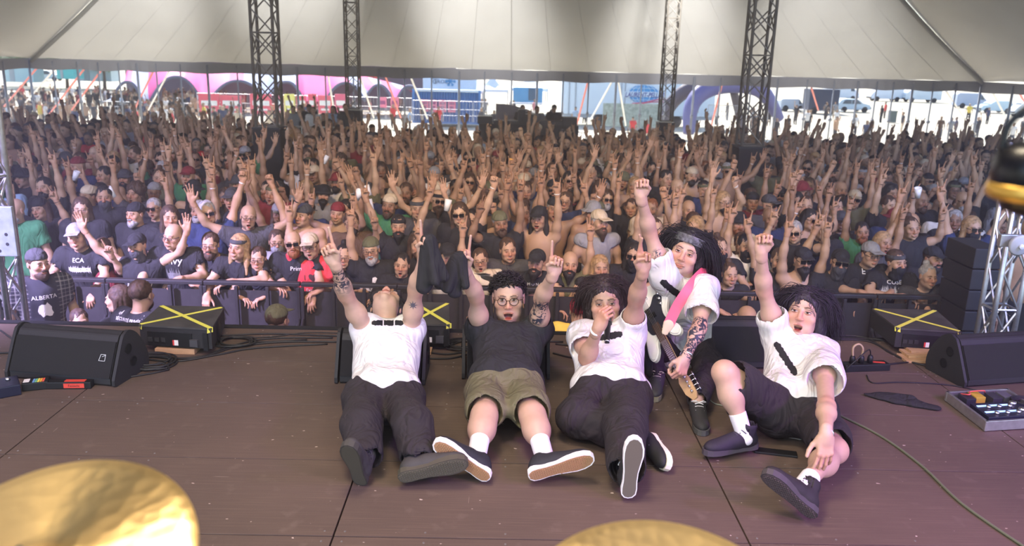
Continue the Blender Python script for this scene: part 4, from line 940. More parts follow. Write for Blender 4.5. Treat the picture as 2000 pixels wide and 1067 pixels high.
shoe(root, 'shoe', d['aL']+Vector((0, -.02, 0)), (.75, -.25, -.55) if 0 else (-.70, -.12, .42), (.45, .80, .50), -1, (.022, .018, .02), (.06, .05, .055), (.085, .06, .065), high=True, laces=(.03, .03, .03))
bracelet(root, d['wL'], d['eL'], silver, .031, 'wristband', .009, .0)
bpy.context.view_layer.update(); U = (N-P).normalized()
PP(sh, (1534, 700), .20, .036, 9, (), -1.0)
D5 = d
# ------------------------------------------------------------------ the audience
_t1 = _t.time()
ARM = dict(high=((.215, -.05, 1.66), (.20, -.08, 1.92)), bent=((.33, -.10, 1.50), (.26, -.16, 1.75)), wide=((.42, -.03, 1.55), (.53, -.08, 1.79)), vhigh=((.27, .0, 1.69), (.36, -.02, 1.94)),
           front=((.25, -.20, 1.40), (.22, -.34, 1.63)), rail=((.29, -.14, 1.17), (.13, -.40, 1.20)), cross=((.26, -.20, 1.20), (-.05, -.36, 1.22)), hang=((.27, -.22, 1.19), (.24, -.44, 1.10)),
           down=((.26, .02, 1.12), (.28, -.06, .88)), inner=((.20, -.14, 1.62), (.06, -.16, 1.84)))
HD = dict(high='horns', bent='horns', wide='open', vhigh='horns', front='point', rail='relaxed', cross='relaxed', hang='relaxed', down='relaxed', inner='fist')
def crowd_joints(ra, la, lean=0, tilt=(0, 0), hz=0):
    d = {}; V_ = Vector; sh = V_((0, -.22*lean, -.10*lean))
    d['P'] = V_((0, 0, .96)); d['N'] = V_((0, .0, 1.455))+sh; d['F'] = V_((0, -1, 0)); hh = V_((0, -.05*lean, 0))
    d['head'] = d['N']+V_((tilt[0]*.10, -.045, .155+hz))+hh; d['HM'] = frame((tilt[1], -1, .10), (tilt[0], 0, 1))
    for a, sg, kk in (('R', -1, ra), ('L', 1, la)):
        d['s'+a] = V_((sg*.185, .0, 1.40))+sh; e, w_ = ARM[kk]; q = sh if kk not in ('rail', 'cross', 'hang') else V_((0, -.12*lean, 0))
        d['e'+a] = V_((sg*e[0], e[1], e[2]))+q; d['w'+a] = V_((sg*w_[0], w_[1], w_[2]))+q
        d['h'+a] = V_((sg*.09, 0, .92)); d['k'+a] = V_((sg*.11, -.02, .50)); d['a'+a] = V_((sg*.12, .02, .08))
    return d
def hand_dirs(kk, sg, d, a):
    if kk in ('rail', 'cross'): return Vector((-sg, -.5, -.35)), Vector((0, 0, -1))
    if kk == 'hang': return Vector((0, -.5, -1)), Vector((0, .9, -.4))
    if kk == 'down': return Vector((0, -.3, -1)), Vector((-sg, 0, 0))
    v = (d['w'+a]-d['e'+a]).normalized()*.5+Vector((0, -.15, .9)); return v, Vector((0, -1, .1))
VAR = [('high', 'high', {}, 0, (0, 0), dict(mouth=.8, smile=1)), ('bent', 'bent', {}, 0, (.12, .15), dict(smile=1)), ('wide', 'wide', {}, 0, (-.1, -.1), dict(mouth=1)),
       ('vhigh', 'down', {'R': 'fist'}, 0, (.1, -.2), dict()), ('down', 'high', {'L': 'horns'}, 0, (-.12, .2), dict(mouth=.6)), ('bent', 'vhigh', {'R': 'point', 'L': 'open'}, 0, (0, .1), dict(smile=1)),
       ('high', 'bent', {'R': 'horns', 'L': 'vee'}, 0, (.1, 0), dict(mouth=.9, smile=.5)), ('vhigh', 'vhigh', {}, 0, (0, -.15), dict()), ('rail', 'rail', {}, .7, (0, .1), dict()),
       ('hang', 'cross', {}, .8, (.08, -.25), dict(smile=1)), ('rail', 'hang', {}, .5, (-.08, .2), dict()), ('down', 'down', {}, 0, (0, .3), dict(smile=.4)),
       ('front', 'down', {}, 0, (.1, .1), dict(mouth=.5)), ('high', 'rail', {'R': 'horns'}, .3, (-.1, 0), dict(mouth=1)), ('inner', 'high', {'L': 'open'}, 0, (0, 0), dict(mouth=1, smile=1)), ('rail', 'high', {'L': 'vee'}, .3, (.08, 0), dict(smile=.8))]
ARMS_UP = {'high', 'bent', 'wide', 'vhigh', 'inner', 'front'}
crowd_skin = mat('crowd_skin', attr='Col', objcol=True, rough=.55, spec=.35)
cloth_m = mat('crowd_cloth', objcol=True, rough=.9, wrinkle=.5, noise_amt=.12, noise_scale=14, bump=.3, bump_scale=60)
hairm = mat('crowd_hair', objcol=True, rough=.7, noise_amt=.5, noise_scale=45)
glassd = mat('dark_lens', (.01, .01, .012), .08); metal_d = mat('frame_metal', (.05, .05, .05), .4)
class Lib: pass
def mk(name, V, Q, m, C=None):
    me = bpy.data.meshes.new(name); V = np.asarray(V, np.float32); me.vertices.add(len(V)); me.vertices.foreach_set('co', V.ravel()); nf, w_ = Q.shape
    me.loops.add(nf*w_); me.loops.foreach_set('vertex_index', Q.astype(np.int32).ravel()); me.polygons.add(nf); me.polygons.foreach_set('loop_start', np.arange(0, nf*w_, w_, dtype=np.int32)); me.update(calc_edges=True)
    me.polygons.foreach_set('use_smooth', [True]*nf)
    if C is not None:
        ca = me.color_attributes.new('Col', 'FLOAT_COLOR', 'POINT'); c4 = np.ones((len(V), 4), np.float32); c4[:, :3] = C; ca.data.foreach_set('color', c4.ravel())
    me.materials.append(m); return me
LIB = []
def body_parts(d, ra, la, ov, hd, h, hh, hf, torso=True, fr=.0092):
    parts = []; s = Sdf()
    if torso: torso_sdf(s, d, 0, 1.02); s.cap(d['N']-Vector((0, 0, .05)), d['N'], .062, .058, .05)
    for a in 'RL': arm_sdf(s, d['s'+a], d['e'+a], d['w'+a], 1.02)
    v, q = s.mesh(h); parts.append((v, q, np.ones((len(v), 3), np.float32)))
    hs = Sdf(); hp = []; head_sdf(hs, d['head'], d['HM'], neck=d['N']-Vector((0, 0, .02)), paints=hp, fine=False, S=1.02, **hd); v, q = hs.mesh(hh); parts.append((v, q, paint_cols(v, (1, 1, 1), hp)))
    for a, sg, kk in (('R', -1, ra), ('L', 1, la)):
        s = Sdf(); s.cap(lerp(d['e'+a], d['w'+a], .8), d['w'+a], .030, .0265, .01); y, z = hand_dirs(kk, sg, d, a)
        hand_sdf(s, d['w'+a], y, z, 1 if a == 'R' else -1, ov.get(a, HD[kk]), 1.05, None, fr=fr); v, q = s.mesh(hf); parts.append((v, q, np.tile(npv((1.0, .9, .86)), (len(v), 1))))
    return parts
for i, (ra, la, ov, lean, tilt, hd) in enumerate(VAR):
    L = Lib(); d = L.d = crowd_joints(ra, la, lean, tilt); L.ra, L.la, L.lean = ra, la, lean
    L.body = mk('body', *merge(body_parts(d, ra, la, ov, hd, .018, .0078, .0080))[:2], crowd_skin, merge(body_parts(d, ra, la, ov, hd, .018, .0078, .0080))[2]) if 0 else None
    V_, Q_, C_ = merge(body_parts(d, ra, la, ov, hd, .018, .0078, .0080)); L.body = mk('body', V_, Q_, crowd_skin, C_)
    d['g'] = 1.03; up = ra in ARMS_UP or la in ARMS_UP
    s = shirt_sdf(d, off=.024, sleeve=.48, sr=.070, se=.082, hem=.10, neckr=.07, drape=.162)
    v, q = s.mesh(.014, fade_disp(.013, (0, 0, 1), 16, i, [d['N']], .08)); v = relax(v, q, 1); L.tee = mk('t_shirt', v, q, cloth_m)
    s = shirt_sdf(d, off=.016, sleeveless=True, hem=.10, neckr=.085, vneck=.03); v, q = s.mesh(.014, fade_disp(.004, (0, 0, 1), 18, i, [d['N']])); L.tank = mk('tank_top', v, q, cloth_m)
    s = Sdf(); s.ell(d['P']-Vector((0, 0, .02)), (.18, .13, .12), None, .05)
    for a in 'RL': s.cap(d['h'+a], d['k'+a], .105, .085, .05); s.cap(d['k'+a], d['a'+a], .085, .07, .04)
    v, q = s.mesh(.03); L.legs = mk('trousers', v, q, cloth_m)
    HMx = d['HM'].to_4x4(); HMx.translation = d['head']; L.hm = HMx; LIB.append(L)
# head-wear, hair, beards in head coordinates
I3 = Matrix.Identity(3); O3 = Vector((0, 0, 0)); HP = {}
def hp(name, s, h=.008, disp=None, m=hairm): v, q = s.mesh(h, disp); HP[name] = mk(name, v, q, m)
s = Sdf(); s.ell((0, -.02, .042), (.085, .100, .088)); s.ell((0, .10, -.03), (.078, .09, .094), None, .02, 's'); s.ell((0, .0, -.14), (.13, .13, .11), None, .02, 's'); hp('short_hair', s, .008, lambda P: .005*wob(P, 100))
s = Sdf(); s.ell((0, -.022, .044), (.088, .102, .09))
for sx in (-1, 1): s.cap((sx*.070, -.02, .02), (sx*.082, -.02, -.16), .030, .026, .03); s.cap((sx*.035, -.075, .0), (sx*.05, -.085, -.22), .045, .03, .04); s.cap((sx*.082, -.02, -.1), (sx*.10, .01, -.27), .026, .012, .03)
s.ell((0, .11, -.03), (.066, .095, .094), None, .015, 's'); hp('long_hair', s, .008, lambda P: .007*folds(P, (0, 0, 1), 90))
s = Sdf(); s.ell((0, -.02, .042), (.083, .098, .086)); s.ell((0, -.06, .135), .035, None, .015); s.ell((0, .10, -.03), (.078, .09, .094), None, .02, 's'); s.ell((0, .0, -.14), (.13, .13, .10), None, .02, 's'); hp('hair_bun', s, .008, lambda P: .003*wob(P, 120))
s = Sdf(); s.ell((0, -.025, .045), (.105, .118, .105)); s.ell((0, -.06, -.06), (.10, .06, .06), None, .04); s.ell((0, .11, -.035), (.070, .10, .09), None, .015, 's'); hp('curly_hair', s, .009, lambda P: .012*wob(P, 95))
s = Sdf(); s.ell((0, .045, -.088), (.062, .058, .046)); s.ell((0, .075, -.115), (.04, .035, .04), None, .03); s.ell((0, .098, -.052), (.030, .02, .010), None, .01); s.ell((0, .118, -.074), (.026, .028, .012), None, .006, 's'); s.ell((0, .03, -.03), (.06, .06, .07), None, .01, 's'); hp('beard', s, .007, lambda P: .003*wob(P, 140))
s = Sdf(); s.ell((0, .045, -.09), (.064, .060, .05)); s.cap((0, .08, -.11), (0, .085, -.19), .042, .018, .04); s.ell((0, .098, -.052), (.030, .02, .010), None, .01); s.ell((0, .12, -.074), (.026, .028, .012), None, .006, 's'); hp('long_beard', s, .007, lambda P: .004*folds(P, (0, 0, 1), 120))
s = Sdf(); s.ell((0, -.012, .050), (.088, .106, .086)); s.box((0, 0, -.02), (.2, .2, .06), None, .002, .004, 's'); s.box((0, .128, .048), (.066, .055, .0045), Matrix.Rotation(-.12, 3, 'X'), .004, .01); hp('cap', s, .007, None, cloth_m)
s = Sdf(); s.ell((0, -.012, .050), (.088, .106, .086)); s.box((0, 0, -.02), (.2, .2, .06), None, .002, .004, 's'); s.box((0, -.145, .040), (.060, .05, .0045), Matrix.Rotation(.15, 3, 'X'), .004, .01); hp('backwards_cap', s, .007, None, cloth_m)
s = Sdf(); s.ell((0, -.01, .055), (.090, .105, .080)); s.cap((0, -.01, .045), (0, -.01, .025), .098, .150, .01); s.box((0, 0, -.06), (.3, .3, .08), None, .002, .004, 's'); hp('bucket_hat', s, .008, lambda P: .003*wob(P, 40), cloth_m)
s = Sdf(); s.ell((0, -.012, .046), (.088, .104, .092)); s.box((0, 0, -.02), (.2, .2, .062), None, .002, .004, 's'); hp('beanie', s, .008, lambda P: .002*wob(P, 150), cloth_m)
s = Sdf(); s.ell((0, -.012, .048), (.0875, .1055, .080)); s.box((0, 0, -.02), (.2, .2, .062), None, .002, .004, 's'); s.box((0, 0, .15), (.2, .2, .070), None, .002, .004, 's'); hp('head_scarf', s, .007, None, cloth_m)
s = Sdf(); s.ell((0, .035, -.062), (.068, .078, .070)); s.ell((0, .0, -.14), (.066, .068, .06), None, .04); s.box((0, 0, .06), (.2, .2, .085), None, .004, .008, 's'); hp('face_mask', s, .007, lambda P: .003*folds(P, (1, 0, 0), 60), cloth_m)
def eyewear(dark):
    b = MB()
    for sx in (-1, 1):
        b.box((sx*.033, .112, .0), (.052, .004, .036 if dark else .004)); b.box((sx*.074, .06, .004), (.004, .11, .006))
        if not dark: b.box((sx*.033, .112, -.016), (.045, .004, .003)); b.box((sx*.010, .112, -.006), (.004, .004, .022)); b.box((sx*.055, .112, -.006), (.004, .004, .022))
    b.box((0, .115, .006), (.02, .004, .005)); me = bpy.data.meshes.new('g'); me.from_pydata(b.V, [], b.F); me.materials.append(glassd if dark else metal_d); return me
HP['sunglasses'] = eyewear(True); HP['glasses'] = eyewear(False)
bn = MB(); bn.tube([(.03*math.cos(a), .026*math.sin(a), 0) for a in [2*PI*i/14 for i in range(14)]], .007, 5, True); HP['wristband'] = bpy.data.meshes.new('wb'); HP['wristband'].from_pydata(bn.V, [], bn.F); HP['wristband'].materials.append(cloth_m)
CN = {'black': (.016, .016, .019), 'charcoal': (.05, .05, .055), 'grey': (.22, .22, .23), 'white': (.62, .60, .57), 'olive': (.10, .10, .055), 'dark red': (.16, .02, .025), 'red': (.52, .04, .045), 'navy': (.02, .03, .08),
      'beige': (.46, .38, .27), 'pale blue': (.28, .38, .50), 'brown': (.09, .055, .035), 'green': (.04, .16, .07), 'cream': (.58, .52, .40), 'pink': (.70, .16, .22), 'yellow': (.65, .50, .08)}
HN = {'black': (.015, .012, .012), 'brown': (.055, .030, .018), 'blond': (.32, .20, .095), 'grey': (.30, .29, .28), 'ginger': (.20, .07, .025), 'red-dyed': (.34, .02, .04)}
SKN = [(.38, .24, .155), (.34, .215, .135), (.42, .275, .18), (.30, .18, .11), (.38, .23, .14), (.22, .13, .08)]
CROWD = []; ordn = ['first', 'second', 'third', 'fourth', 'fifth', 'sixth', 'seventh', 'eighth', 'ninth', 'tenth', 'eleventh', 'twelfth', 'thirteenth', 'fourteenth']
def armword(L):
    r, l = L.ra in ARMS_UP, L.la in ARMS_UP
    return 'both arms raised' if r and l else 'one arm raised' if r or l else 'leaning on the rail' if L.lean else 'arms down'
def add_member(x, y, vi, top='black', tt='tee', hairn=('short_hair', 'brown'), hat=None, beard=None, eye=None, mask=None, skin=0, scale=1.0, rz=0, z=None, band=False, mirror=False, label=None, ground=None):
    L = LIB[vi]; g = GZ if ground is None else ground
    r = bpy.data.objects.new('person', None); r.empty_display_size = .1; r.location = (x, y, g); r.rotation_euler = (0, 0, rz); r.scale = ((-scale if mirror else scale), scale, scale); COL.objects.link(r)
    def ch(name, me, col, Mx=None):
        o = bpy.data.objects.new(name, me); o.color = (*col, 1); COL.objects.link(o); o.parent = r
        if Mx is not None: o.matrix_local = Mx
        return o
    ch('body', L.body, SKN[skin % len(SKN)])
    if tt == 'tee': ch('t_shirt', L.tee, CN[top])
    elif tt == 'tank': ch('tank_top', L.tank, CN[top])
    ch('trousers', L.legs, CN['black'])
    if hairn: ch('hair', HP[hairn[0]], HN[hairn[1]], L.hm)
    if hat: ch(hat[0], HP[hat[0]], CN[hat[1]], L.hm)
    if beard: ch('beard', HP[beard[0]], HN[beard[1]], L.hm)
    if eye: ch(eye, HP[eye], (.02, .02, .02), L.hm)
    if mask: ch('face_mask', HP['face_mask'], CN[mask], L.hm)
    if band:
        D = (L.d['wR']-L.d['eR']); Mx = frame(D.orthogonal(), D).to_4x4(); Mx.translation = L.d['wR']-D.normalized()*.03; ch('wristband', HP['wristband'], CN[band], Mx)
    r['category'] = 'person'; r['group'] = 'audience under the tent'
    if label: r['label'] = label
    return r
def describe(a):
    top = {'tee': f"{a['top']} t-shirt", 'tank': f"{a['top']} tank top", 'bare': 'bare chest'}[a['tt']]
    w = [] 
    if a['hat']: w.append(a['hat'][1]+' '+a['hat'][0].replace('_', ' '))
    elif a['hairn']: w.append(a['hairn'][1]+' '+{'short_hair': 'hair', 'long_hair': 'long hair', 'hair_bun': 'bun', 'curly_hair': 'curls'}[a['hairn'][0]])
    else: w.append('bald head')
    if a['mask']: w.append(a['mask']+' face mask')
    elif a['beard']: w.append('beard')
    elif a['eye']: w.append(a['eye'])
    return f"person in {top}, {' and '.join(w)}, {armword(LIB[a['vi']])}"
def rand_attr(rs, side):
    up = rs.random() < (.60-.40*side); vi = rs.choice([0, 1, 2, 5, 6, 7, 14, 1, 15] if up else [3, 4, 11, 12, 11, 13])
    a = dict(vi=vi, top=rs.choices(['black', 'charcoal', 'grey', 'white', 'olive', 'dark red', 'navy', 'beige', 'pale blue', 'brown', 'red', 'green'], [46, 9, 6, 7, 5, 4, 7, 4, 2, 5, 1.5, 1.5])[0],
             tt=rs.choices(['tee', 'tank', 'bare'], [74, 14, 12])[0], hairn=rs.choices([('short_hair', 'brown'), ('short_hair', 'black'), ('long_hair', 'brown'), ('long_hair', 'blond'), ('long_hair', 'black'), ('curly_hair', 'brown'), ('hair_bun', 'brown'), ('short_hair', 'grey'), ('short_hair', 'ginger'), None], [20, 16, 10, 6, 8, 6, 5, 5, 2, 11])[0],
             hat=None, beard=None, eye=None, mask=None, skin=rs.randrange(6), scale=rs.uniform(.93, 1.05), rz=rs.uniform(-.3, .3), mirror=rs.random() < .5, band=rs.choice([False, 'black', 'white', 'brown']))
    if rs.random() < .34: a['hat'] = (rs.choice(['cap', 'cap', 'backwards_cap', 'bucket_hat', 'beanie', 'head_scarf']), rs.choice(['black', 'black', 'charcoal', 'beige', 'olive', 'grey', 'dark red']))
    if a['hat'] and a['hairn'] and a['hairn'][0] in ('hair_bun', 'curly_hair'): a['hairn'] = ('short_hair', 'brown')
    if a['hairn'] is None or a['hairn'][0] in ('short_hair', 'long_hair'):
        if rs.random() < .42: a['beard'] = (rs.choice(['beard', 'beard', 'long_beard']), rs.choice(['black', 'brown', 'brown', 'grey', 'ginger']))
    if rs.random() < .33: a['eye'] = rs.choice(['sunglasses', 'sunglasses', 'glasses'])
    if rs.random() < .05: a['mask'] = rs.choice(['black', 'dark red', 'charcoal', 'green']); a['beard'] = None
    return a
# front of the crowd, one by one along the barrier: head pixel x, y, distance, and looks
def front(px, py, Y, vi, label, **k):
    L = LIB[vi]; sc = k.pop('scale', 1.0); hz = L.d['head']; p = at(px, py, Y); z = p.z-hz.z*sc
    x = p.x-hz.x*sc*(-1 if k.get('mirror') else 1); y = Y-hz.y*sc; zg = max(min(z, GZ+.02), GZ-.35)
    o = add_member(x, y, vi, scale=sc, label=label, ground=zg, **k); FR.append((x, y)); return o
FR = []
f1 = front(66, 515, 7.05, 11, 'bearded man in open plaid shirt and beanie standing in the pit', top='charcoal', hairn=('short_hair', 'brown'), hat=('beanie', 'charcoal'), beard=('beard', 'brown'), rz=.7)
f2 = front(150, 462, 8.1, 10, 'large man in cap and black t-shirt with white figure print', hat=('cap', 'grey'), scale=1.04)
front(200, 487, 8.2, 12, 'child in dark red t-shirt pointing, at the barrier', top='dark red', scale=.92, mirror=True)
f4 = front(268, 480, 8.05, 2, 'person in skull face mask and black tank top, arms up', tt='tank', hat=('cap', 'black'), mask='charcoal', scale=.97)
f5 = front(338, 462, 8.1, 10, 'bald man with glasses, black t-shirt with white lettering', hairn=None, eye='glasses', scale=1.02, mirror=True)
f6 = front(411, 478, 8.15, 8, 'goateed man with glasses and grey-printed black t-shirt leaning on barrier', eye='glasses', beard=('beard', 'brown'))
front(466, 482, 7.95, 9, 'long-haired blond person with head scarf leaning on barrier', hairn=('long_hair', 'blond'), hat=('head_scarf', 'charcoal'))
front(504, 505, 8.0, 8, 'short-haired woman in glasses and black tank top on the barrier', tt='tank', hairn=('short_hair', 'brown'), eye='glasses', scale=.95)
front(541, 472, 8.5, 11, 'person with glasses and grey scarf behind the barrier', top='grey', eye='glasses', mask='grey')
f10 = front(572, 474, 8.05, 10, 'bald bearded man in sunglasses, one hand over the barrier', hairn=None, eye='sunglasses', beard=('beard', 'ginger'))
f11 = front(606, 480, 8.05, 13, 'man in red t-shirt and beige hat with raised arm', top='red', hat=('cap', 'beige'), eye='glasses')
front(672, 500, 8.1, 8, 'woman in glasses and plain black t-shirt, arms folded on barrier', hairn=('hair_bun', 'black'), eye='glasses', scale=.95)
f13 = front(725, 488, 8.05, 15, 'grey-bearded man with glasses, white shoe print on black t-shirt', hairn=('short_hair', 'grey'), hat=('beanie', 'olive'), beard=('beard', 'grey'), eye='glasses', mirror=True)
f14 = front(785, 517, 7.95, 13, 'shouting person in black t-shirt with jagged white logo', hairn=('short_hair', 'black'), scale=.93, mirror=True)
front(815, 478, 8.5, 11, 'bearded man with shoulder-length hair in plain black t-shirt', hairn=('long_hair', 'brown'), beard=('beard', 'brown'))
f16 = front(875, 500, 8.1, 10, 'bearded man in black cap and white t-shirt leaning forward', top='white', hat=('cap', 'black'), beard=('beard', 'brown'))
front(938, 508, 8.1, 13, 'woman in glasses and cream t-shirt with raised arm', top='cream', hairn=('short_hair', 'brown'), eye='glasses', scale=.95)
front(992, 488, 8.3, 10, 'dark-haired man with moustache in grey t-shirt', top='charcoal', beard=None, scale=1.02)
f19 = front(1048, 512, 8.0, 9, 'shouting bearded man in cap, small white letters on black t-shirt', hat=('cap', 'black'), beard=('long_beard', 'black'))
front(1113, 515, 8.1, 15, 'bald man with long dark beard in khaki t-shirt and black braces', top='olive', hairn=None, beard=('long_beard', 'black'))
front(1172, 522, 8.0, 8, 'woman with long blond hair in black tank top', tt='tank', hairn=('long_hair', 'blond'), scale=.95)
front(1238, 498, 8.4, 9, 'long-black-haired person in black face mask', hairn=('long_hair', 'black'), mask='black', eye='sunglasses')
front(1405, 486, 8.4, 10, 'brown-haired woman in black face mask behind the barrier', hairn=('hair_bun', 'brown'), mask='black')
front(1425, 536, 7.9, 8, 'woman with brown bun in black tank top looking down', tt='tank', hairn=('hair_bun', 'brown'), scale=.93)
front(1457, 480, 8.5, 13, 'man in black face mask and white printed t-shirt, arm up', top='white', mask='black', hairn=('short_hair', 'black'))
front(1568, 508, 8.15, 0, 'bare-chested bearded man in cap and sunglasses, both fists up', tt='bare', hat=('cap', 'black'), beard=('long_beard', 'black'), eye='sunglasses')
front(1640, 512, 8.1, 10, 'man in black cap, sunglasses and grey face mask', hat=('cap', 'black'), mask='charcoal', eye='sunglasses', scale=1.03, mirror=True)
f28 = front(1700, 497, 8.1, 8, 'man in grey cap and glasses, pale letters across black t-shirt', hat=('cap', 'grey'), eye='glasses')
f29 = front(1750, 512, 8.0, 9, 'person in head scarf and black mask, white tangled logo', hat=('head_scarf', 'charcoal'), mask='black', mirror=True)
front(1812, 540, 7.9, 8, 'woman with grey scarf and bare shoulders, arms crossed on barrier', tt='tank', top='charcoal', hairn=('hair_bun', 'grey'), scale=.93)
front(1885, 538, 7.95, 10, 'fair person in black t-shirt at the right end of barrier', hairn=('long_hair', 'ginger'), scale=.96)
front(1822, 505, 8.5, 11, 'smiling man in black cap behind the woman with grey scarf', hat=('cap', 'black'), beard=('beard', 'black'))
front(1522, 508, 8.3, 7, 'heavily tattooed person in orange-lettered black t-shirt, arms up', hairn=('short_hair', 'brown'), beard=('long_beard', 'black'))
rsd = random.Random(11); rows_ = []; y = 8.95; spots = []
masts_xy = [(xf(527, 250, 16), 16), (xf(691, 216, 28.6), 28.6), (xf(1299, 240, 28.6), 28.6), (xf(1463, 287, 16), 16)]
ri = 1
while y < 23.5:
    hw = .66*y+1.4; x = -hw+rsd.uniform(0, .4); k = 0
    while x < hw:
        jx, jy = x+rsd.uniform(-.09, .09), y+rsd.uniform(-.16, .16)
        if all(abs(jx-mx) > .45 or abs(jy-my) > .48 for mx, my in masts_xy) and not any(my-4.2 < jy < my and abs(jx/jy-mx/my) < .022 for mx, my in masts_xy) and not (y > 19.5+.12*abs(x) and rsd.random() < .25+(y-19.5-.12*abs(x))/2.2) and not (abs(jx-.6) < 2.3 and y > 25.2) and not (-6.6 < jx < -4.0 and y > 25.2): spots.append((jx, jy, ri))
        x += rsd.uniform(.44, .60)*(1+.25*abs(x)/max(hw, 1)*(abs(x) > hw*.6))
    y += .60+.012*(y-9); ri += 1
spots.sort(key=lambda s_: s_[1]); seen = {}; NIND = 300-len(FR)
inview = [s_ for s_ in spots if abs(s_[0]) < s_[1]*.63+.1]; near_ = inview[:NIND]; cut = set(near_); rest = [s_ for s_ in spots if s_ not in cut and (s_[1] > near_[-1][1] or abs(s_[0]) > s_[1]*.63)]
LM = [('barrier\'s left end', -4.9), ('masked skull person', -4.0), ('bald man with glasses', -3.3), ('man in red', -2.0), ('grey-bearded man', -1.4), ('white-shirted man', -.65), ('dark-haired moustached man', 0), ('bald khaki man', .6), ('woman looking down', 2.15), ('bare-chested man', 2.9), ('man in grey cap', 3.6), ('barrier\'s right end', 4.6)]
def ang(x, y): return x/y
for (x, y, r_) in near_:
    a = rand_attr(rsd, min(1, abs(x/y)/.6)); ds = describe(a); o = add_member(x, y, **a)
    lm = min(LM, key=lambda q: abs(q[1]/8.1-ang(x, y)))[0]; w_ = ds.split()
    lab = f"{ds}, {ordn[min(r_, 13)]} row behind {lm}"
    w_ = lab.split()
    if len(w_) > 16: lab = lab.replace(' and glasses', '').replace(' and sunglasses', '').replace(' and beard', '').replace(' face mask', ' mask').replace('person in ', ''); w_ = lab.split()
    if len(w_) > 16: lab = lab.replace('dark-haired moustached man', 'moustached man').replace('masked skull person', 'skull-masked person').replace('bald man with glasses', 'bespectacled bald man').replace('woman looking down', 'downcast woman')
    if len(lab.split()) > 16: lab = lab.replace(' row behind', ' row,').replace(' and ', ', ', 1)
    if len(lab.split()) > 16: lab = lab.replace('person in ', '')
    if len(lab.split()) > 16: lab = lab.replace('one arm raised, ', '').replace('both arms raised, ', '')
    seen.setdefault(lab, []).append(o); o['label'] = lab
for lab, os_ in seen.items():
    if len(os_) > 1:
        os_.sort(key=lambda o: o.location.x/o.location.y)
        for i, o in enumerate(os_): o['label'] = lab.replace('person in ', '', 1).replace(' row behind ', ' row, '+('left', 'right', 'rightmost')[min(i, 2)]+' behind ') if len(lab.split()) < 17 else lab
print('crowd individuals', len(near_)+len(FR), 'rest', len(rest), _t.time()-_t1)
# the rest of the audience, too many and too small to count
def low_variant(ra, la, ov, tilt, hat, k=1.0):
    d = crowd_joints(ra, la, 0, tilt); d['g'] = 1.05; P_ = []
    def add(v, q, rid): P_.append((v, q, np.tile(npv((rid, 0, 0)), (len(v), 1))))
    s = Sdf()
    for a in 'RL': arm_sdf(s, lerp(d['s'+a], d['e'+a], .3), d['e'+a], d['w'+a], 1.15)
    add(*s.mesh(.046*k), 0)
    s = Sdf(); head_sdf(s, d['head'], d['HM'], neck=d['N'], fine=False, S=1.04); v, q = s.mesh(.025*k); hp_ = []
    T = lambda x, y, z: d['head']+d['HM'] @ Vector((x, y, z)); rid = np.zeros((len(v), 3), np.float32)
    pr = [E1(T(sx*.032, .095, 0), (.022, .03, .012), d['HM']) for sx in (-1, 1)]+[E1(T(0, .10, -.075), (.022, .03, .010), d['HM'])]
    for p in pr: rid[Sdf.dist(p, v[:, 0], v[:, 1], v[:, 2]) < .002] = (4, 0, 0)
    P_.append((v, q, rid))
    s = Sdf(); s.ell(T(0, -.02, .05), (.088, .105, .088), d['HM']); s.ell(T(0, .10, -.03), (.078, .09, .094), d['HM'], .02, 's')
    if hat == 'long': s.cap(T(.07, -.03, .0), T(.08, -.04, -.2), .04, .03, .03); s.cap(T(-.07, -.03, .0), T(-.08, -.04, -.2), .04, .03, .03)
    if hat == 'cap': s.box(T(0, .13, .05), (.06, .05, .012), d['HM'], .008, .01)
    add(*s.mesh(.036*k), 3)
    s = Sdf(); torso_sdf(s, d, .022, 1.05)
    for a in 'RL': s.cap(d['s'+a], lerp(d['s'+a], d['e'+a], .5), .068, .078, .04)
    s.cap(d['P']-Vector((0, 0, .02)), d['N']-Vector((0, 0, .2)), .17, .15, .05, flat=(d['F'], 1.4)); add(*s.mesh(.065*k), 1)
    s = Sdf()
    for a in 'RL': s.cap(d['h'+a], d['k'+a], .10, .085, .05); s.cap(d['k'+a], d['a'+a], .085, .07, .05)
    add(*s.mesh(.10), 2)
    for a, sg, kk in (('R', -1, ra), ('L', 1, la)):
        s = Sdf(); s.cap(lerp(d['e'+a], d['w'+a], .85), d['w'+a], .033, .032, .01); y_, z_ = hand_dirs(kk, sg, d, a); hand_sdf(s, d['w'+a], y_, z_, 1 if a == 'R' else -1, ov.get(a, HD[kk]), 1.12, None, fr=.0135); add(*s.mesh(.0235*min(k, 1.3)), 0)
    return merge(P_)
LOW = [low_variant(v_[0], v_[1], v_[2], v_[4], h_) for v_, h_ in zip([VAR[i] for i in (0, 1, 2, 3, 4, 5, 6, 7, 11, 12, 14)], ['short', 'long', 'cap', 'short', 'cap', 'long', 'short', 'cap', 'short', 'cap', 'long'])]
LOWFAR = [low_variant(v_[0], v_[1], v_[2], v_[4], h_, 1.5) for v_, h_ in zip([VAR[i] for i in (11, 12, 11, 4)], ['short', 'cap', 'long', 'short'])]
LOWUP = [0, 1, 2, 5, 6, 7, 10]; LOWDN = [3, 4, 8, 9]
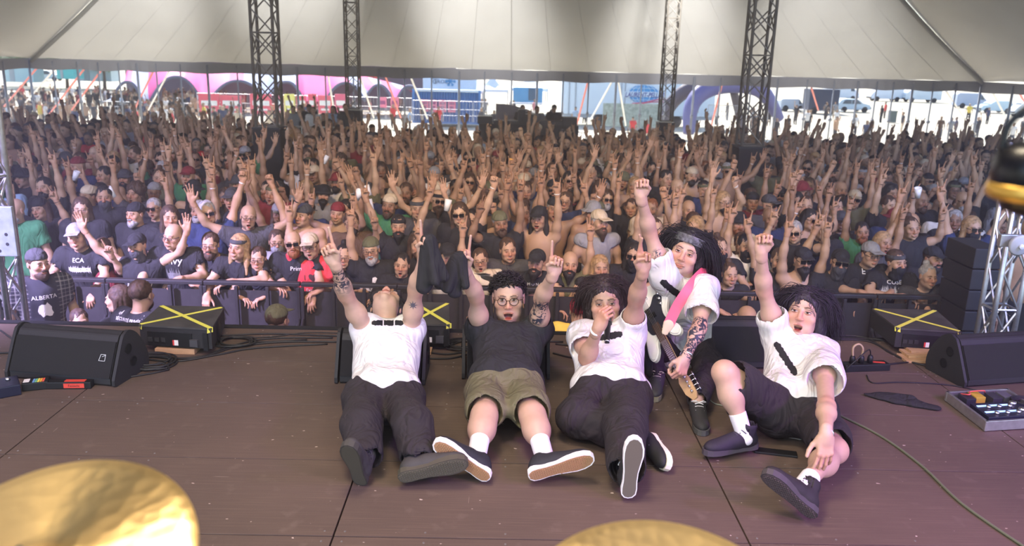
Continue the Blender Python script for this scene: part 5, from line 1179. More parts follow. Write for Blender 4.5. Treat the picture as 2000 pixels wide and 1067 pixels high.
def crowd_mesh(name, sp, label, upp=.6, bright=False, seed=5):
    rs = random.Random(seed); Vs, Qs, Cs, b = [], [], [], 0
    for (x, y, *_) in sp:
        side = min(1, abs(x/y)/.62); li = rs.choice([8, 8, 8, 9]) if bright and rs.random() < .93 else rs.choice(LOWUP if rs.random() < upp*(1.25-.95*side)*(1-max(0, y-16)/9) else LOWDN); V, Q, Rr = LOW[li] if not bright else LOWFAR[rs.choice([0, 0, 1, 2, 2, 3] if rs.random() < .5 else [0, 2])]; sc = rs.uniform(.92, 1.05); a = rs.uniform(-.35, .35) if not bright else rs.uniform(-3.1, 3.1)
        c_, s_ = math.cos(a)*sc, math.sin(a)*sc; fx = -1 if rs.random() < .5 else 1; W = np.empty_like(V)
        W[:, 0] = fx*V[:, 0]*c_-V[:, 1]*s_+x; W[:, 1] = fx*V[:, 0]*s_+V[:, 1]*c_+y; W[:, 2] = V[:, 2]*sc+gz(y)
        sk = SKN[rs.randrange(6)]; bare = rs.random() < (.12 if not bright else .1)
        tp = sk if bare else CN[rs.choices(['black', 'charcoal', 'grey', 'white', 'olive', 'dark red', 'navy', 'beige', 'pale blue', 'brown', 'red', 'yellow'], [50, 9, 6, 8 if not bright else 16, 4, 4, 8, 4, 3, 4, 2 if not bright else 5, 1])[0]]
        pal = np.array([sk, tp, CN[rs.choice(['black', 'charcoal', 'black', 'beige' if bright else 'black'])], rs.choice([HN['black'], HN['brown'], HN['brown'], HN['blond'], CN['black'], CN['beige'], CN['charcoal'], sk]), tuple(q*.22 for q in sk)], np.float32)
        Vs.append(W); Qs.append((Q if fx > 0 else Q[:, ::-1])+b); Cs.append(pal[Rr[:, 0].astype(int)]); b += len(V)
    V = np.concatenate(Vs); o = mesh_obj(name, V, np.concatenate(Qs), mat('crowd_mix', attr='Col', rough=.85, spec=.15), None, True, col=np.concatenate(Cs)); return tag(o, label, 'crowd', kind='stuff')
crowd_mesh('crowd', rest, 'dense rear rows of the audience with raised arms filling the tent', .30)
rs = random.Random(77); out = []
for _ in range(230):
    px = rs.choices([rs.uniform(0, 480), rs.uniform(480, 1160), rs.uniform(1160, 1560), rs.uniform(1560, 2000)], [58, 22, 14, 9])[0]; py = rs.uniform(196, 262) if px < 500 else rs.uniform(214, 268)
    p = atz(px, py, OZ) if 0 else None; drop = (py-(95+.0155*px))/1600; Y = max(30, min(95, 4.9/max(drop, .01))); X = xf(px, py, Y); out.append((X, Y))
for px, n_ in ((380, 40), (150, 30)):
    for _ in range(n_): Y = rs.uniform(66, 76); out.append((xf(px+rs.gauss(0, 90), 200, Y), Y))
crowd_mesh('strolling_visitors', out, 'visitors standing and strolling in the sun beyond the tent', .08, True, 9)
print('crowd', _t.time()-_t1)
# ------------------------------------------------------------------ things on and around the stage
cab_m = mat('speaker_paint', (.022, .021, .023), .62, bump=.35, bump_scale=260); grille_m = mat('speaker_grille', (.014, .013, .015), .55, metal=.2, bump=.8, bump_scale=700)
WPROF = [(0, .02), (.0, .06), (.14, .33), (.19, .375), (.24, .385), (.33, .33), (.42, .20), (.45, .10), (.44, .0), (.02, 0)]
def extr(prof, x0, x1, bev=0):
    n = len(prof); V = [(x, y, z) for x in (x0, x1) for y, z in prof]
    return V, [tuple(range(n)), tuple(range(2*n-1, n-1, -1))]+[(i, n+i, n+(i+1) % n, (i+1) % n) for i in range(n)]
def logo_sq(t, c, M, s_=.018):
    b = MB(); 
    for a, q in (((-1, -1), (1, -1)), ((1, -1), (1, 1)), ((1, 1), (-.6, 1)), ((-.6, 1), (-1, -1)), ((-.1, .3), (1, .8))): b.tube([c+M @ Vector((a[0]*s_, a[1]*s_, 0)), c+M @ Vector((q[0]*s_, q[1]*s_, 0))], .0012, 4)
    b.build('badge', mat('badge_white', (.75, .75, .75), .5), t)
def wedge(loc, rz, W_, label, S=1.0, badge=None):
    t = empty('stage_monitor', loc, rz, label=label, cat='speaker', group='wedge monitors'); pr = [(y*S, z*S) for y, z in WPROF]; bz = bez([(0, y, z) for y, z in pr[1:9]], 4); pr2 = [(p.y, p.z) for p in bz]+[pr[9], pr[0]]
    m_ = MB(); m_.add(*extr(pr2, -W_/2+.03, W_/2-.03)); m_.build('cabinet', cab_m, t)
    for sx in (-1, 1):
        m_ = MB(); cy, cz = .2*S, .17*S; pr3 = [(cy+(y-cy)*1.045, max(0, cz+(z-cz)*1.045)) for y, z in pr2]; m_.add(*extr(pr3, sx*W_/2-.018 if sx > 0 else -W_/2, W_/2 if sx > 0 else -W_/2+.018)); e_ = m_.build('end_cheek', cab_m, t)
        for dy, dz in ((.20, .25), (.25, .13)): MB().lathe([(0, 0), (.034, 0), (.038, .004), (.030, .006)], (sx*(W_/2+.001), dy*S, dz*S), 16, Matrix.Rotation(sx*PI/2, 3, 'Y') @ Matrix.Scale(.8, 3)).build('handle_recess', mat('recess', (.004, .004, .004), .9), e_)
    a, b_ = Vector((0, .003*S, .065*S)), Vector((0, .135*S, .322*S)); n_ = Vector((0, -(b_-a).z, (b_-a).y)).normalized(); g = MB()
    V = [Vector((x, 0, 0))+p+n_*k for k in (0, .010) for x, p in ((-W_/2+.032, a), (W_/2-.032, a), (W_/2-.032, b_), (-W_/2+.032, b_))]
    g.add(V, [(0, 3, 2, 1), (4, 5, 6, 7), (0, 1, 5, 4), (1, 2, 6, 5), (2, 3, 7, 6), (3, 0, 4, 7)]); g.build('grille', grille_m, t)
    if badge is not None: logo_sq(t, Vector((badge*W_/2, 0, 0))+lerp(a, b_, .55)+n_*.0125, Matrix(((1, 0, 0), (0, (b_-a).normalized().y, n_.y), (0, (b_-a).normalized().z, n_.z))))
    return t
def wpos(px, py): p = atz(px, py, 0); return (p.x, p.y, 0)
wedge(wpos(118, 748), R(-9), .68, 'black wedge monitor on the left side of the stage by the cable coil', .72, .72)
wedge(wpos(742, 752), R(0), .52, 'black wedge monitor behind the man with head thrown back', .72)
wedge(wpos(988, 742), R(2), .52, 'black wedge monitor behind the man with glasses', .72, .72)
wedge(wpos(1440, 722), R(2), .50, 'black wedge monitor between bassist and long-haired man', .76)
wedge(wpos(1975, 752), R(12), .68, 'black wedge monitor on the right side of the stage', .72)
tape_m = mat('yellow_tape', (.72, .70, .10), .55)
def fill_box(quad, label, zt, back_items=True, tape=True):
    """low front-fill speaker lying on the stage edge; quad = four pixels of its top (front-left, front-right, back-right, back-left)"""
    P_ = [atz(px, py, zt) for px, py in quad]; c = sum(P_, Vector())/4; c.z = 0; t = empty('front_fill_speaker', c, label=label, cat='speaker', group='taped front-fill speakers')
    L_ = [p-c for p in P_]; zb = .045; body = MB(); bot = [Vector((p.x, p.y, zb)) for p in L_]; V = bot+[Vector((p.x, p.y, zt-.012)) for p in L_]
    body.add(V, [(3, 2, 1, 0), (4, 5, 6, 7), (0, 1, 5, 4), (1, 2, 6, 5), (2, 3, 7, 6), (3, 0, 4, 7)]); body.build('cabinet', cab_m, t)
    cc = Vector((0, 0, 0)); top = MB(); V = [Vector((p.x*1.015, p.y*1.02, z)) for z in (zt-.012, zt) for p in L_]; top.add(V, [(3, 2, 1, 0), (4, 5, 6, 7), (0, 1, 5, 4), (1, 2, 6, 5), (2, 3, 7, 6), (3, 0, 4, 7)]); top.build('top_panel', mat('worn_top', (.055, .052, .05), .55, noise_amt=.4, noise_scale=9, bump=.2, bump_scale=200), t)
    if tape:
        for a, b_ in ((0, 2), (1, 3)):
            p, q = L_[a]*.97, L_[b_]*.95; D = (q-p); D.z = 0; n_ = Vector((-D.y, D.x, 0)).normalized()*.014; z = Vector((0, 0, 1)); m_ = MB()
            p = Vector((p.x, p.y, 0)); q = Vector((q.x, q.y, 0)); zz = zt+.0015+(.0012 if a else 0)
            V = [p-n_, p+n_, q+n_, q-n_]; m_.add([v+z*zz for v in V]+[v+z*(zz-.001) for v in V], [(0, 1, 2, 3), (0, 4, 5, 1), (2, 6, 7, 3), (1, 5, 6, 2), (3, 7, 4, 0)])
            fr_ = p if a == 0 else p; o_ = (fr_-Vector((0, 0, 0))).normalized(); m_.add([fr_-n_*1.3+z*zz, fr_+n_*1.3+z*zz, fr_+n_*1.4+z*(zz-.03)+Vector((0, -.008, 0)), fr_-n_*1.4+z*(zz-.03)+Vector((0, -.008, 0))], [(0, 1, 2, 3)]); m_.build('tape_strip', tape_m, t)
    m_ = MB(); f0, f1 = L_[0], L_[1]; D = (f1-f0); D.z = 0; nn = Vector((D.y, -D.x, 0)).normalized(); W_ = D.length; D.normalize()
    if nn.y > 0: nn = -nn
    Mx = Matrix((D, Vector((0, 0, 1)), nn)).transposed()
    def face_box(u, v, w_, h_, dep, m, name): b = MB(); b.box(Vector((f0.x, f0.y, 0))+D*(u*W_)+Vector((0, 0, v))+nn*dep*.5, (w_, h_, dep), Mx); return b.build(name, m, t)
    face_box(.42, zt*.52, W_*.62, zt*.5, .006, mat('amp_panel', (.012, .012, .013), .45), 'rear_panel'); face_box(.92, zt*.5, .03, zt*.62, .012, black_m, 'latch_plate')
    for u in (.15, .24, .33): face_box(u, zt*.5, .028, .028, .012, mat('socket', (.03, .03, .03), .4), 'socket')
    face_box(.50, zt*.42, .032, .034, .009, mat('sticker_white', (.75, .72, .68), .6), 'sticker'); face_box(.47, zt*.42, .010, .034, .010, mat('sticker_red', (.6, .05, .05), .6), 'sticker')
    face_box(.76, zt*.45, .05, .045, .02, mat('power_socket', (.06, .06, .065), .4), 'power_inlet')
    s_ = (L_[2]-L_[1]); s_.z = 0; r_ = MB(); sd = s_.normalized(); no = Vector((sd.y, -sd.x, 0)); 
    if no.x < 0: no = -no
    r_.lathe([(0, .004), (.05, .004), (.055, .0), (.062, .002), (.066, .0)], Vector((L_[1].x, L_[1].y, zt*.5))+s_*.5+no*.003, 24, no.to_track_quat('Z', 'Y').to_matrix()); r_.build('port_ring', black_m, t, True)
    return t, L_
fill_box([(272, 634), (412, 642), (437, 600), (313, 597)], 'black front-fill speaker with yellow tape cross near the left cable coil', .18)
fill_box([(800, 632), (878, 634), (876, 592), (806, 590)], 'black front-fill speaker with yellow tape behind the raised-arms man', .18)
fill_box([(1752, 640), (1876, 648), (1828, 606), (1704, 603)], 'black front-fill speaker with yellow tape cross on the right', .18)
wood_m = mat('raw_wood', (.50, .30, .16), .7, noise_amt=.35, noise_scale=8, aniso=(1, 12, 1))
def plank(px0, px1, py, label, w_=.14, h_=.035, z=0):
    a, b_ = atz(px0, py, h_), atz(px1, py, h_); c = (a+b_)/2; o = MB().bbox((0, w_/2, h_/2), ((b_-a).length, w_, h_), .002).build('wooden_board', wood_m, None, loc=(c.x, c.y, z)); return tag(o, label, 'board')
plank(301, 380, 682, 'pale wooden board under the left front-fill speaker'); plank(822, 842, 688, 'short wooden board end beside the middle monitor', .1, .02)
for k in range(3): plank(1772+4*k, 1866-3*k, 706-5*k, ('lowest', 'middle', 'topmost')[k]+' worn board stacked under the right front-fill speaker', .14, .016, k*.016)
# crowd barrier in sections
BY = 7.72; bar_m = mat('barrier_steel', (.045, .043, .045), .45, metal=.5); pan_m = mat('barrier_panel', (.022, .020, .022), .7, noise_amt=.2, noise_scale=20, bump=.3, bump_scale=300)
bx = xf(20, 560, BY); k = 0; TOPZ = at(1000, 560, BY).z; names = ['leftmost section of the black crowd barrier', 'barrier section before the skull-masked person', 'barrier section before the bald man with glasses', 'barrier section below the long-haired blond', 'barrier section before the man in red', 'barrier section before the shouting person with jagged logo', 'barrier section behind the man with round glasses', 'barrier section before the bald man in khaki', 'barrier section behind the bassist', 'barrier section before the woman looking down', 'barrier section before the man in grey cap', 'rightmost section of the black crowd barrier']
nsec = 10; sw = (xf(1895, 590, BY)-bx)/nsec; mnames = names[:9]+[names[9], names[10], names[11]]
pick = [0, 1, 3, 4, 5, 6, 7, 9, 10, 11]
for k in range(nsec):
    t = empty('crowd_barrier', (bx+sw*(k+.5), BY, GZ), label=names[pick[k]], cat='barrier', group='crowd barrier sections'); H = TOPZ-GZ
    MB().bbox((0, 0, H-.02), (sw*.99, .07, .04), .008).build('top_rail', bar_m, t)
    MB().box((0, .02, H*.5-.05), (sw*.97, .012, H*.92)).build('panel', pan_m, t)
    for z in (H*.62, H*.25): MB().tube([(-sw*.48, -.03, z), (sw*.48, -.03, z)], .014, 6).build('cross_rail', bar_m, t, True)
    for x in (-.48, -.16, .16, .48): MB().bbox((x*sw, -.035, H*.5-.02), (.032, .04, H*.96), .004).build('upright', bar_m, t)
    MB().box((0, -.45, .01), (sw*.97, .9, .015)).build('floor_plate', bar_m, t)
    for x in (-.48, .48): MB().tube([(x*sw, -.05, H*.7), (x*sw, -.85, .03)], .016, 6).build('brace', bar_m, t, True)
# near truss towers and stacked speakers at both wings
tw = truss('stage_tower', xf(12, 500, 5.9)-.12, 5.95, GZ, 4.6, .22, 'aluminium truss tower at the left edge of the stage', .024, .010, .3)
pb = MB(); p_ = at(8, 452, 5.7); pb.bbox((0, 0, 0), (.16, .03, .36), .006); pl_ = tag(pb.build('base_plate', mat('galv_plate', (.42, .46, .54), .4, metal=.6, noise_amt=.2, noise_scale=20), None, loc=tuple(p_)), 'pale steel plate with round holes bolted on left truss tower', 'plate')
for dx_, dz_ in ((-.02, .09), (.02, -.02), (.02, -.09), (-.04, -.14)): MB().lathe([(0, 0), (.011, 0), (.013, -.002)], (dx_, -.0165, dz_), 12, Matrix.Rotation(PI/2, 3, 'X')).build('hole', mat('hole_dark', (.03, .03, .04), .9), pl_)
tr_ = truss('stage_tower', xf(1982, 560, 6.6), 6.75, GZ, 1.25, .20, 'aluminium truss tower at the right edge of the stage', .022, .010, .34)
p_ = at(1990, 478, 6.35); lp = empty('work_lamp', p_, label='round pale work lamp clamped on the right truss tower', cat='lamp')
MB().lathe([(0, -.06), (.05, -.05), (.085, 0), (.09, .02), (.075, .03), (0, .035)], (0, 0, 0), 20, Matrix.Rotation(PI/2+.2, 3, 'X')).build('housing', mat('lamp_grey', (.40, .40, .42), .4), lp, True)
MB().bbox((-.03, .06, .02), (.20, .05, .10), .006).build('bracket', alu, lp); MB().lathe([(0, .036), (.02, .036), (.02, .05), (0, .055)], (0, 0, 0), 12, Matrix.Rotation(PI/2+.2, 3, 'X')).build('lens_cap', mat('knob', (.7, .7, .7), .3), lp)
t = empty('speaker_stack', (xf(1902, 560, 7.4), 7.5, GZ), label='tall black stack of slim speaker cabinets at the right end of barrier', cat='speaker'); zt = at(1900, 478, 7.4).z-GZ
for k in range(9): MB().bbox((.0, 0, zt*(k+.5)/9), (.26, .5, zt/9*.95), .01).build('cabinet', cab_m, t)
# ---- cables
cab_k = mat('black_cable', (.018, .017, .018), .55)
def cable(pts, label, r_=.006, m=None, name='cable', z=None, floor=True, n=8):
    P_ = bez([(atz(p[0], p[1], r_) if len(p) < 3 else atz(p[0], p[1], p[2])) for p in pts], n); o = P_[0].copy(); b = MB(); b.tube([p-o for p in P_], r_, 6); return tag(b.build(name, m or cab_k, None, True, loc=tuple(o)), label, 'cable')
def coil(cx, cy, rx, turns, label, r_=.006, seed=1, tail=None):
    rs_ = random.Random(seed); c = atz(cx, cy, 0); pts = []
    for i in range(turns*18):
        a = 2*PI*i/18; rr = rx*(1+.13*math.sin(a*.93+seed)+rs_.uniform(-.02, .02)); pts.append((math.cos(a)*rr+.02*math.sin(i*.11), math.sin(a)*rr*.85+.02*math.cos(i*.07), r_+.0035*(i/18)+.003*math.sin(a*3)))
    if tail: pts += [tuple(atz(*p, r_)-c) for p in tail]
    b = MB(); b.tube(bez(pts, 2), r_, 6); return tag(b.build('coiled_cable', cab_k, None, True, loc=(c.x, c.y, 0)), label, 'cable')
coil(288, 712, .135, 6, 'coil of black cable on the stage beside left wedge monitor', seed=2, tail=[(330, 722), (262, 735), (190, 748)])
coil(465, 670, .11, 4, 'smaller coil of black cable right of the taped left speaker', seed=5, tail=[(520, 668), (600, 664)])
coil(905, 678, .11, 5, 'tangled coil of black cable beside monitor of the man with glasses', seed=8)
for i, (pts, lab) in enumerate([
    ([(255, 655), (280, 690), (380, 700), (440, 680), (520, 662), (650, 660)], 'black cable sweeping in front of the taped left speaker'),
    ([(250, 690), (330, 700), (400, 695), (470, 676), (560, 668), (660, 668)], 'second black cable in front of the taped left speaker'),
    ([(250, 697), (340, 706), (430, 692), (500, 680), (640, 672)], 'lowest black cable in front of the taped left speaker'),
    ([(430, 656), (520, 652), (620, 655), (700, 658)], 'black cable along the stage edge left of centre'),
    ([(436, 662), (530, 658), (600, 650), (690, 652)], 'thin cable crossing along the stage edge left of centre'),
    ([(820, 686), (870, 692), (905, 688)], 'cable leading from the middle speaker'), ([(828, 672), (860, 680), (900, 668), (940, 664), (1100, 668)], 'cable running behind the man with glasses'),
    ([(820, 700), (880, 700), (920, 690)], 'lower cable beside the middle monitor'), ([(1080, 690), (1130, 700), (1180, 690), (1240, 684)], 'cable behind the singer'),
    ([(1085, 672), (1140, 676), (1200, 672), (1260, 668)], 'cable along stage edge behind the singer'),
    ([(1620, 655), (1690, 660), (1740, 690), (1800, 712), (1870, 706)], 'black cable sweeping in front of the taped right speaker'),
    ([(1640, 664), (1700, 668), (1760, 700), (1820, 716), (1872, 712)], 'second black cable in front of the taped right speaker'),
    ([(1630, 662), (1720, 664), (1780, 690), (1850, 690)], 'upper black cable in front of the taped right speaker'),
    ([(1693, 733), (1705, 748), (1760, 747), (1850, 752), (1920, 765)], 'thin black cable from power strip to pedalboard'),
    ([(1620, 717), (1660, 717), (1672, 716)], 'beige cable entering the power strip'),
    ([(1735, 712), (1790, 706), (1830, 705)], 'black cable leaving the power strip'), ([(0, 645), (30, 665), (60, 672)], 'black cable at the left stage edge'), ([(0, 690), (40, 688), (60, 686)], 'second black cable at the left stage edge')]):
    cable(pts, lab, .006 if i not in (4, 13) else .004, mat('beige_cable', (.42, .30, .18), .6) if 'beige' in lab else None)
cable([(1633, 808), (1720, 852), (1800, 910), (1880, 985), (2010, 1075)], 'long grey-green cable curving across the right of stage', .0062, mat('green_cable', (.13, .14, .09), .5), n=14)
cable([(1500, 800), (1400, 790), (1380, 765), (1370, 750), (1400, 745)], 'thin grey cable under the bass headstock', .004, mat('grey_cable', (.22, .24, .20), .5))
cb = [([(78, 690), (60, 702), (42, 712), (36, 722), (60, 728), (90, 722)], 0), ([(100, 718), (70, 724), (56, 735), (62, 748), (90, 748), (108, 735), (106, 722)], 1)]
for pts, i in cb: cable(pts, ('thin looped cable beside the small black box', 'second thin looped cable beside the small black box')[i], .0035)
# red-labelled multi-way connector, small box with rainbow sticker
def at_floor_box(name, px, py, size, rz, label, cat, m, z=0): p = atz(px, py, z); t = empty(name, (p.x, p.y, z), rz, label=label, cat=cat); MB().bbox((0, 0, size[2]/2), size, .004).build('housing', m, t); return t
t = at_floor_box('cable_connector', 138, 757, (.24, .05, .04), R(4), 'black cable connector block with red label in front of left monitor', 'connector', black_m)
MB().box((.03, -.0262, .02), (.11, .002, .026)).box((.03, 0, .041), (.11, .03, .002)).build('red_label', mat('label_red', (.62, .06, .04), .5), t); tx = text_poly('Fassade', .02)
MB().add([(x+.03, -.0276, .02+y) for x, y in tx[0]], tx[1]).build('lettering', black_m, t)
t = at_floor_box('direct_box', 72, 757, (.13, .09, .045), R(20), 'small black box with rainbow sticker before the left monitor', 'box', black_m)
for i, c_ in enumerate([(.7, .1, .06), (.75, .35, .05), (.75, .65, .1), (.15, .45, .25), (.15, .3, .55)]): MB().box((.04-.012*i, -.01, .0457), (.010, .055, .001)).build('stripe', mat('rainbow%d' % i, c_, .5), t)
MB().box((-.045, 0, .0457), (.03, .05, .001)).build('white_label', mat('sticker_white', (1, 1, 1)), t)
# left effects unit in the bottom-left
t = at_floor_box('effects_pedal', -6, 770, (.22, .16, .06), R(35), 'blue-black effects pedal at the left edge', 'pedal', mat('pedal_blue_black', (.012, .012, .03), .4))
for i in range(3): MB().lathe([(0, .06), (.012, .06), (.010, .074), (0, .075)], (-.06+.06*i, .02, 0), 12).build('knob', silver, t, True)
# power strip
t = at_floor_box('power_strip', 1688, 722, (.30, .075, .045), R(8), 'black power strip with red label and plugs, right of long-haired man', 'power strip', black_m)
MB().box((.09, 0, .046), (.075, .022, .0015), Matrix.Rotation(-.3, 3, 'Z')).build('red_label', mat('label_red', (1, 1, 1)), t)
for i in range(3): MB().lathe([(0, 0), (.018, 0), (.018, .035), (.012, .05), (0, .052)], (-.09+.06*i, 0, .045), 12).build('plug', black_m, t, True)
MB().tube(bez([(-.09, 0, .09), (-.095, 0, .15), (-.06, 0, .17), (-.03, 0, .14), (-.03, 0, .09)], 6), .007, 6).build('looped_cord', mat('beige_cable', (1, 1, 1)), t, True); MB().tube(bez([(.03, 0, .09), (0, -.02, .14), (-.08, -.05, .10), (-.15, -.04, .02)], 6), .004, 6).build('cord', cab_k, t, True)
# black cloth on the floor
c = atz(1760, 787, 0); s = Sdf(); rs_ = random.Random(4)
P_ = [atz(px, py, .012)-c for px, py in ((1690, 770), (1720, 774), (1750, 781), (1785, 788), (1828, 797))]
for i in range(4): s.cap(P_[i], P_[i+1], (.012, .04, .045, .04)[i], (.04, .045, .04, .028)[i], .03, flat=((0, 0, 1), 2.6))
s.cap(P_[2]+Vector((-.02, .04, .01)), P_[3]+Vector((0, .05, .01)), .025, .03, .03, flat=((0, 0, 1), 1.8)); v, q = s.mesh(.006, lambda P: .006*folds(P, (1, .2, 0), 26, 3)); v[:, 2] = np.maximum(v[:, 2], .001)
tag(mesh_obj('dropped_cloth', v, q, cotton_b, None, True, loc=(c.x, c.y, 0)), 'crumpled black cloth lying on the stage right of long-haired man', 'cloth')
# pedalboard in flight case at the right
Q4 = [atz(1849, 778, .02), atz(1925, 836, .02), atz(2040, 832, .02), atz(1965, 772, .02)]; c = sum(Q4, Vector())/4; c.z = 0; t = empty('pedalboard', c, label='pedalboard in open silver-edged case at the right edge of stage', cat='pedalboard'); L_ = [p-c for p in Q4]
u_, v_ = (L_[3]-L_[0]), (L_[1]-L_[0]); u_.z = v_.z = 0; T2 = lambda a, b_, z: Vector((L_[0].x, L_[0].y, 0))+u_*a+v_*b_+Vector((0, 0, z))
Mx = Matrix((u_.normalized(), -v_.normalized(), Vector((0, 0, 1)))).transposed()
def pbx(name, a, b_, z, su, sv, sz, m, par=None, bev=.002): o_ = MB(); o_.bbox(T2(a, b_, z), (su, sv, sz), bev, Mx); return o_.build(name, m, par or t)
pbx('tray', .5, .5, .012, u_.length, v_.length, .018, mat('tray_black', (.02, .02, .025), .6))
for (a, b_) in ((.5, 0), (.5, 1)): pbx('metal_edge', a, b_, .032, u_.length+.02, .016, .055, alu)
for (a, b_) in ((0, .5), (1, .5)): pbx('metal_edge', a, b_, .032, .016, v_.length+.02, .055, alu)
fb = pbx('floor_processor', .45, .72, .045, u_.length*.78, v_.length*.46, .05, mat('processor_black', (.015, .015, .03), .35))
scr_m = mat('blue_screen', (.35, .55, .95), .3, emit=1.2)
for r_ in range(2):
    for k in range(3): pbx('display', .18+.17*k, .60+.20*r_, .0715, .062, .016, .003, scr_m, fb, .0005); o_ = MB(); o_.lathe([(0, .07), (.013, .07), (.012, .082), (0, .084)], T2(.24+.17*k, .66+.20*r_, 0), 14); o_.build('footswitch', silver, fb, True)
for k in range(2): o_ = MB(); o_.lathe([(0, .07), (.02, .07), (.018, .085), (0, .086)], T2(.68, .58+.22*k, 0), 16); o_.build('dial', silver, fb, True)
for k, (a, b_, c_) in enumerate([(.2, .2, (.03, .03, .04)), (.38, .16, (.5, .35, .05)), (.62, .22, (.04, .04, .05)), (.82, .2, (.1, .1, .12))]): pbx('pedal', a, b_, .04, .06, .09, .045, mat('pedal%d' % k, c_, .4))
o_ = MB(); 
for k in range(5): o_.tube([T2(.93, .5, .05+.006*k)+Vector((math.cos(i*.4)*.07, math.sin(i*.4)*.06, 0)) for i in range(16)], .004, 5)
o_.build('coiled_lead', cab_k, t, True); o_ = MB(); o_.tube(bez([T2(.15, .1, .06), T2(.2, .25, .08), T2(.3, .1, .07), T2(.45, .2, .09), T2(.55, .1, .06)], 5), .004, 5); o_.build('patch_lead', mat('red_lead', (.7, .1, .1), .5), t, True)
# black flat object and set list scraps
p_ = atz(1515, 884, .006); o_ = MB().bbox((0, 0, .006), (.20, .055, .012), .003, Matrix.Rotation(-.22, 3, 'Z')).build('metal_bar', black_m, None, loc=(p_.x, p_.y, 0)); tag(o_, 'flat black bar lying beside the dark high-top shoe', 'bar')
# ---- cymbals
def cymbal_mat():
    m = mat('hammered_bronze', (.95, .68, .33), .36, metal=1); n = m.node_tree; b = n.nodes['Principled BSDF']; tc = n.nodes.new('ShaderNodeTexCoord')
    tg = n.nodes.new('ShaderNodeTangent'); tg.direction_type = 'RADIAL'; tg.axis = 'Z'; b.inputs['Anisotropic'].default_value = .82; n.links.new(tg.outputs[0], b.inputs['Tangent']); b.inputs['Anisotropic Rotation'].default_value = .25
    v = n.nodes.new('ShaderNodeTexVoronoi'); v.inputs['Scale'].default_value = 42; n.links.new(tc.outputs['Object'], v.inputs[0]); z = n.nodes.new('ShaderNodeTexNoise'); z.inputs['Scale'].default_value = 14; n.links.new(tc.outputs['Object'], z.inputs[0])
    ad = n.nodes.new('ShaderNodeMath'); n.links.new(v.outputs[0], ad.inputs[0]); n.links.new(z.outputs[0], ad.inputs[1]); bp = n.nodes.new('ShaderNodeBump'); bp.inputs['Strength'].default_value = .22; bp.inputs['Distance'].default_value = .003; n.links.new(ad.outputs[0], bp.inputs['Height']); n.links.new(bp.outputs[0], b.inputs['Normal']); return m
def cymbal(px, py, dist_, rad, tilt, tx_, label):
    c = CAMP+ray(px, py).normalized()*dist_; t = empty('cymbal', c, label=label, cat='cymbal', group='drum kit cymbals'); t.rotation_euler = (tilt, tx_, 0)
    pr = [(.0, .018), (.012, .018), (.03, .014), (.045, .006), (.05, .002)]+[(.05+(rad-.05)*k/8, .002-.012*(k/8)**1.6) for k in range(1, 9)]+[(rad, -.0112)]+[(.05+(rad-.05)*k/8, .0008-.012*(k/8)**1.6) for k in range(8, -1, -1)]+[(.03, .012), (0, .016)]
    MB().lathe(pr, n=96).build('bow', cymbal_mat(), t, True); MB().lathe([(0, .02), (.014, .02), (.014, .032), (.006, .036), (.006, .055), (0, .056)], n=16).build('felt_and_nut', mat('felt', (.08, .07, .07), .9), t, True)
    MB().tube([(0, 0, .0), (0, .0, -.02), (0, .06, -.9)], .008, 8).build('stand', alu, t, True); return t
cymbal(64, 1122, 1.36, .215, R(20), R(-3), 'large hammered bronze cymbal in the lower left corner'); cymbal(1304, 1232, 1.30, .222, R(14), R(0), 'hammered bronze cymbal at the bottom of the picture in front of the singer')
# blurred lamp head close to the camera at the right edge
c = CAMP+ray(2030, 352).normalized()*1.15; t = empty('kit_lamp', c, R(-20), label='out-of-focus black fitting with golden ring at the right edge', cat='lamp')
MB().lathe([(0, .045), (.03, .043), (.047, .034), (.052, .015), (.052, .0), (.050, -.008)], n=28).build('housing', mat('glossy_black', (.006, .006, .010), .3), t, True)
MB().lathe([(.050, -.004), (.054, -.008), (.054, -.020), (.048, -.024), (.040, -.024)], n=28).build('golden_ring', mat('gold_ring', (.75, .45, .10), .35, metal=.8), t, True)
MB().lathe([(.044, -.022), (.036, -.036), (.015, -.044), (0, -.045)], n=24).build('base', mat('glossy_black', (1, 1, 1)), t, True)
MB().tube(bez([(-.044, 0, .03), (-.040, 0, .065), (-.01, 0, .092), (.03, 0, .085), (.05, 0, .05)], 6), .0045, 8).tube([(-.005, 0, .04), (-.01, 0, .09)], .004, 6).tube([(.0, 0, .045), (.02, 0, .088)], .004, 6).build('handle', mat('glossy_black', (1, 1, 1)), t, True)
MB().tube([(0, 0, -.04), (.14, .02, -.12), (.42, .05, -.2), (.5, .05, -1.75)], .010, 8).build('stand', alu, t, True)
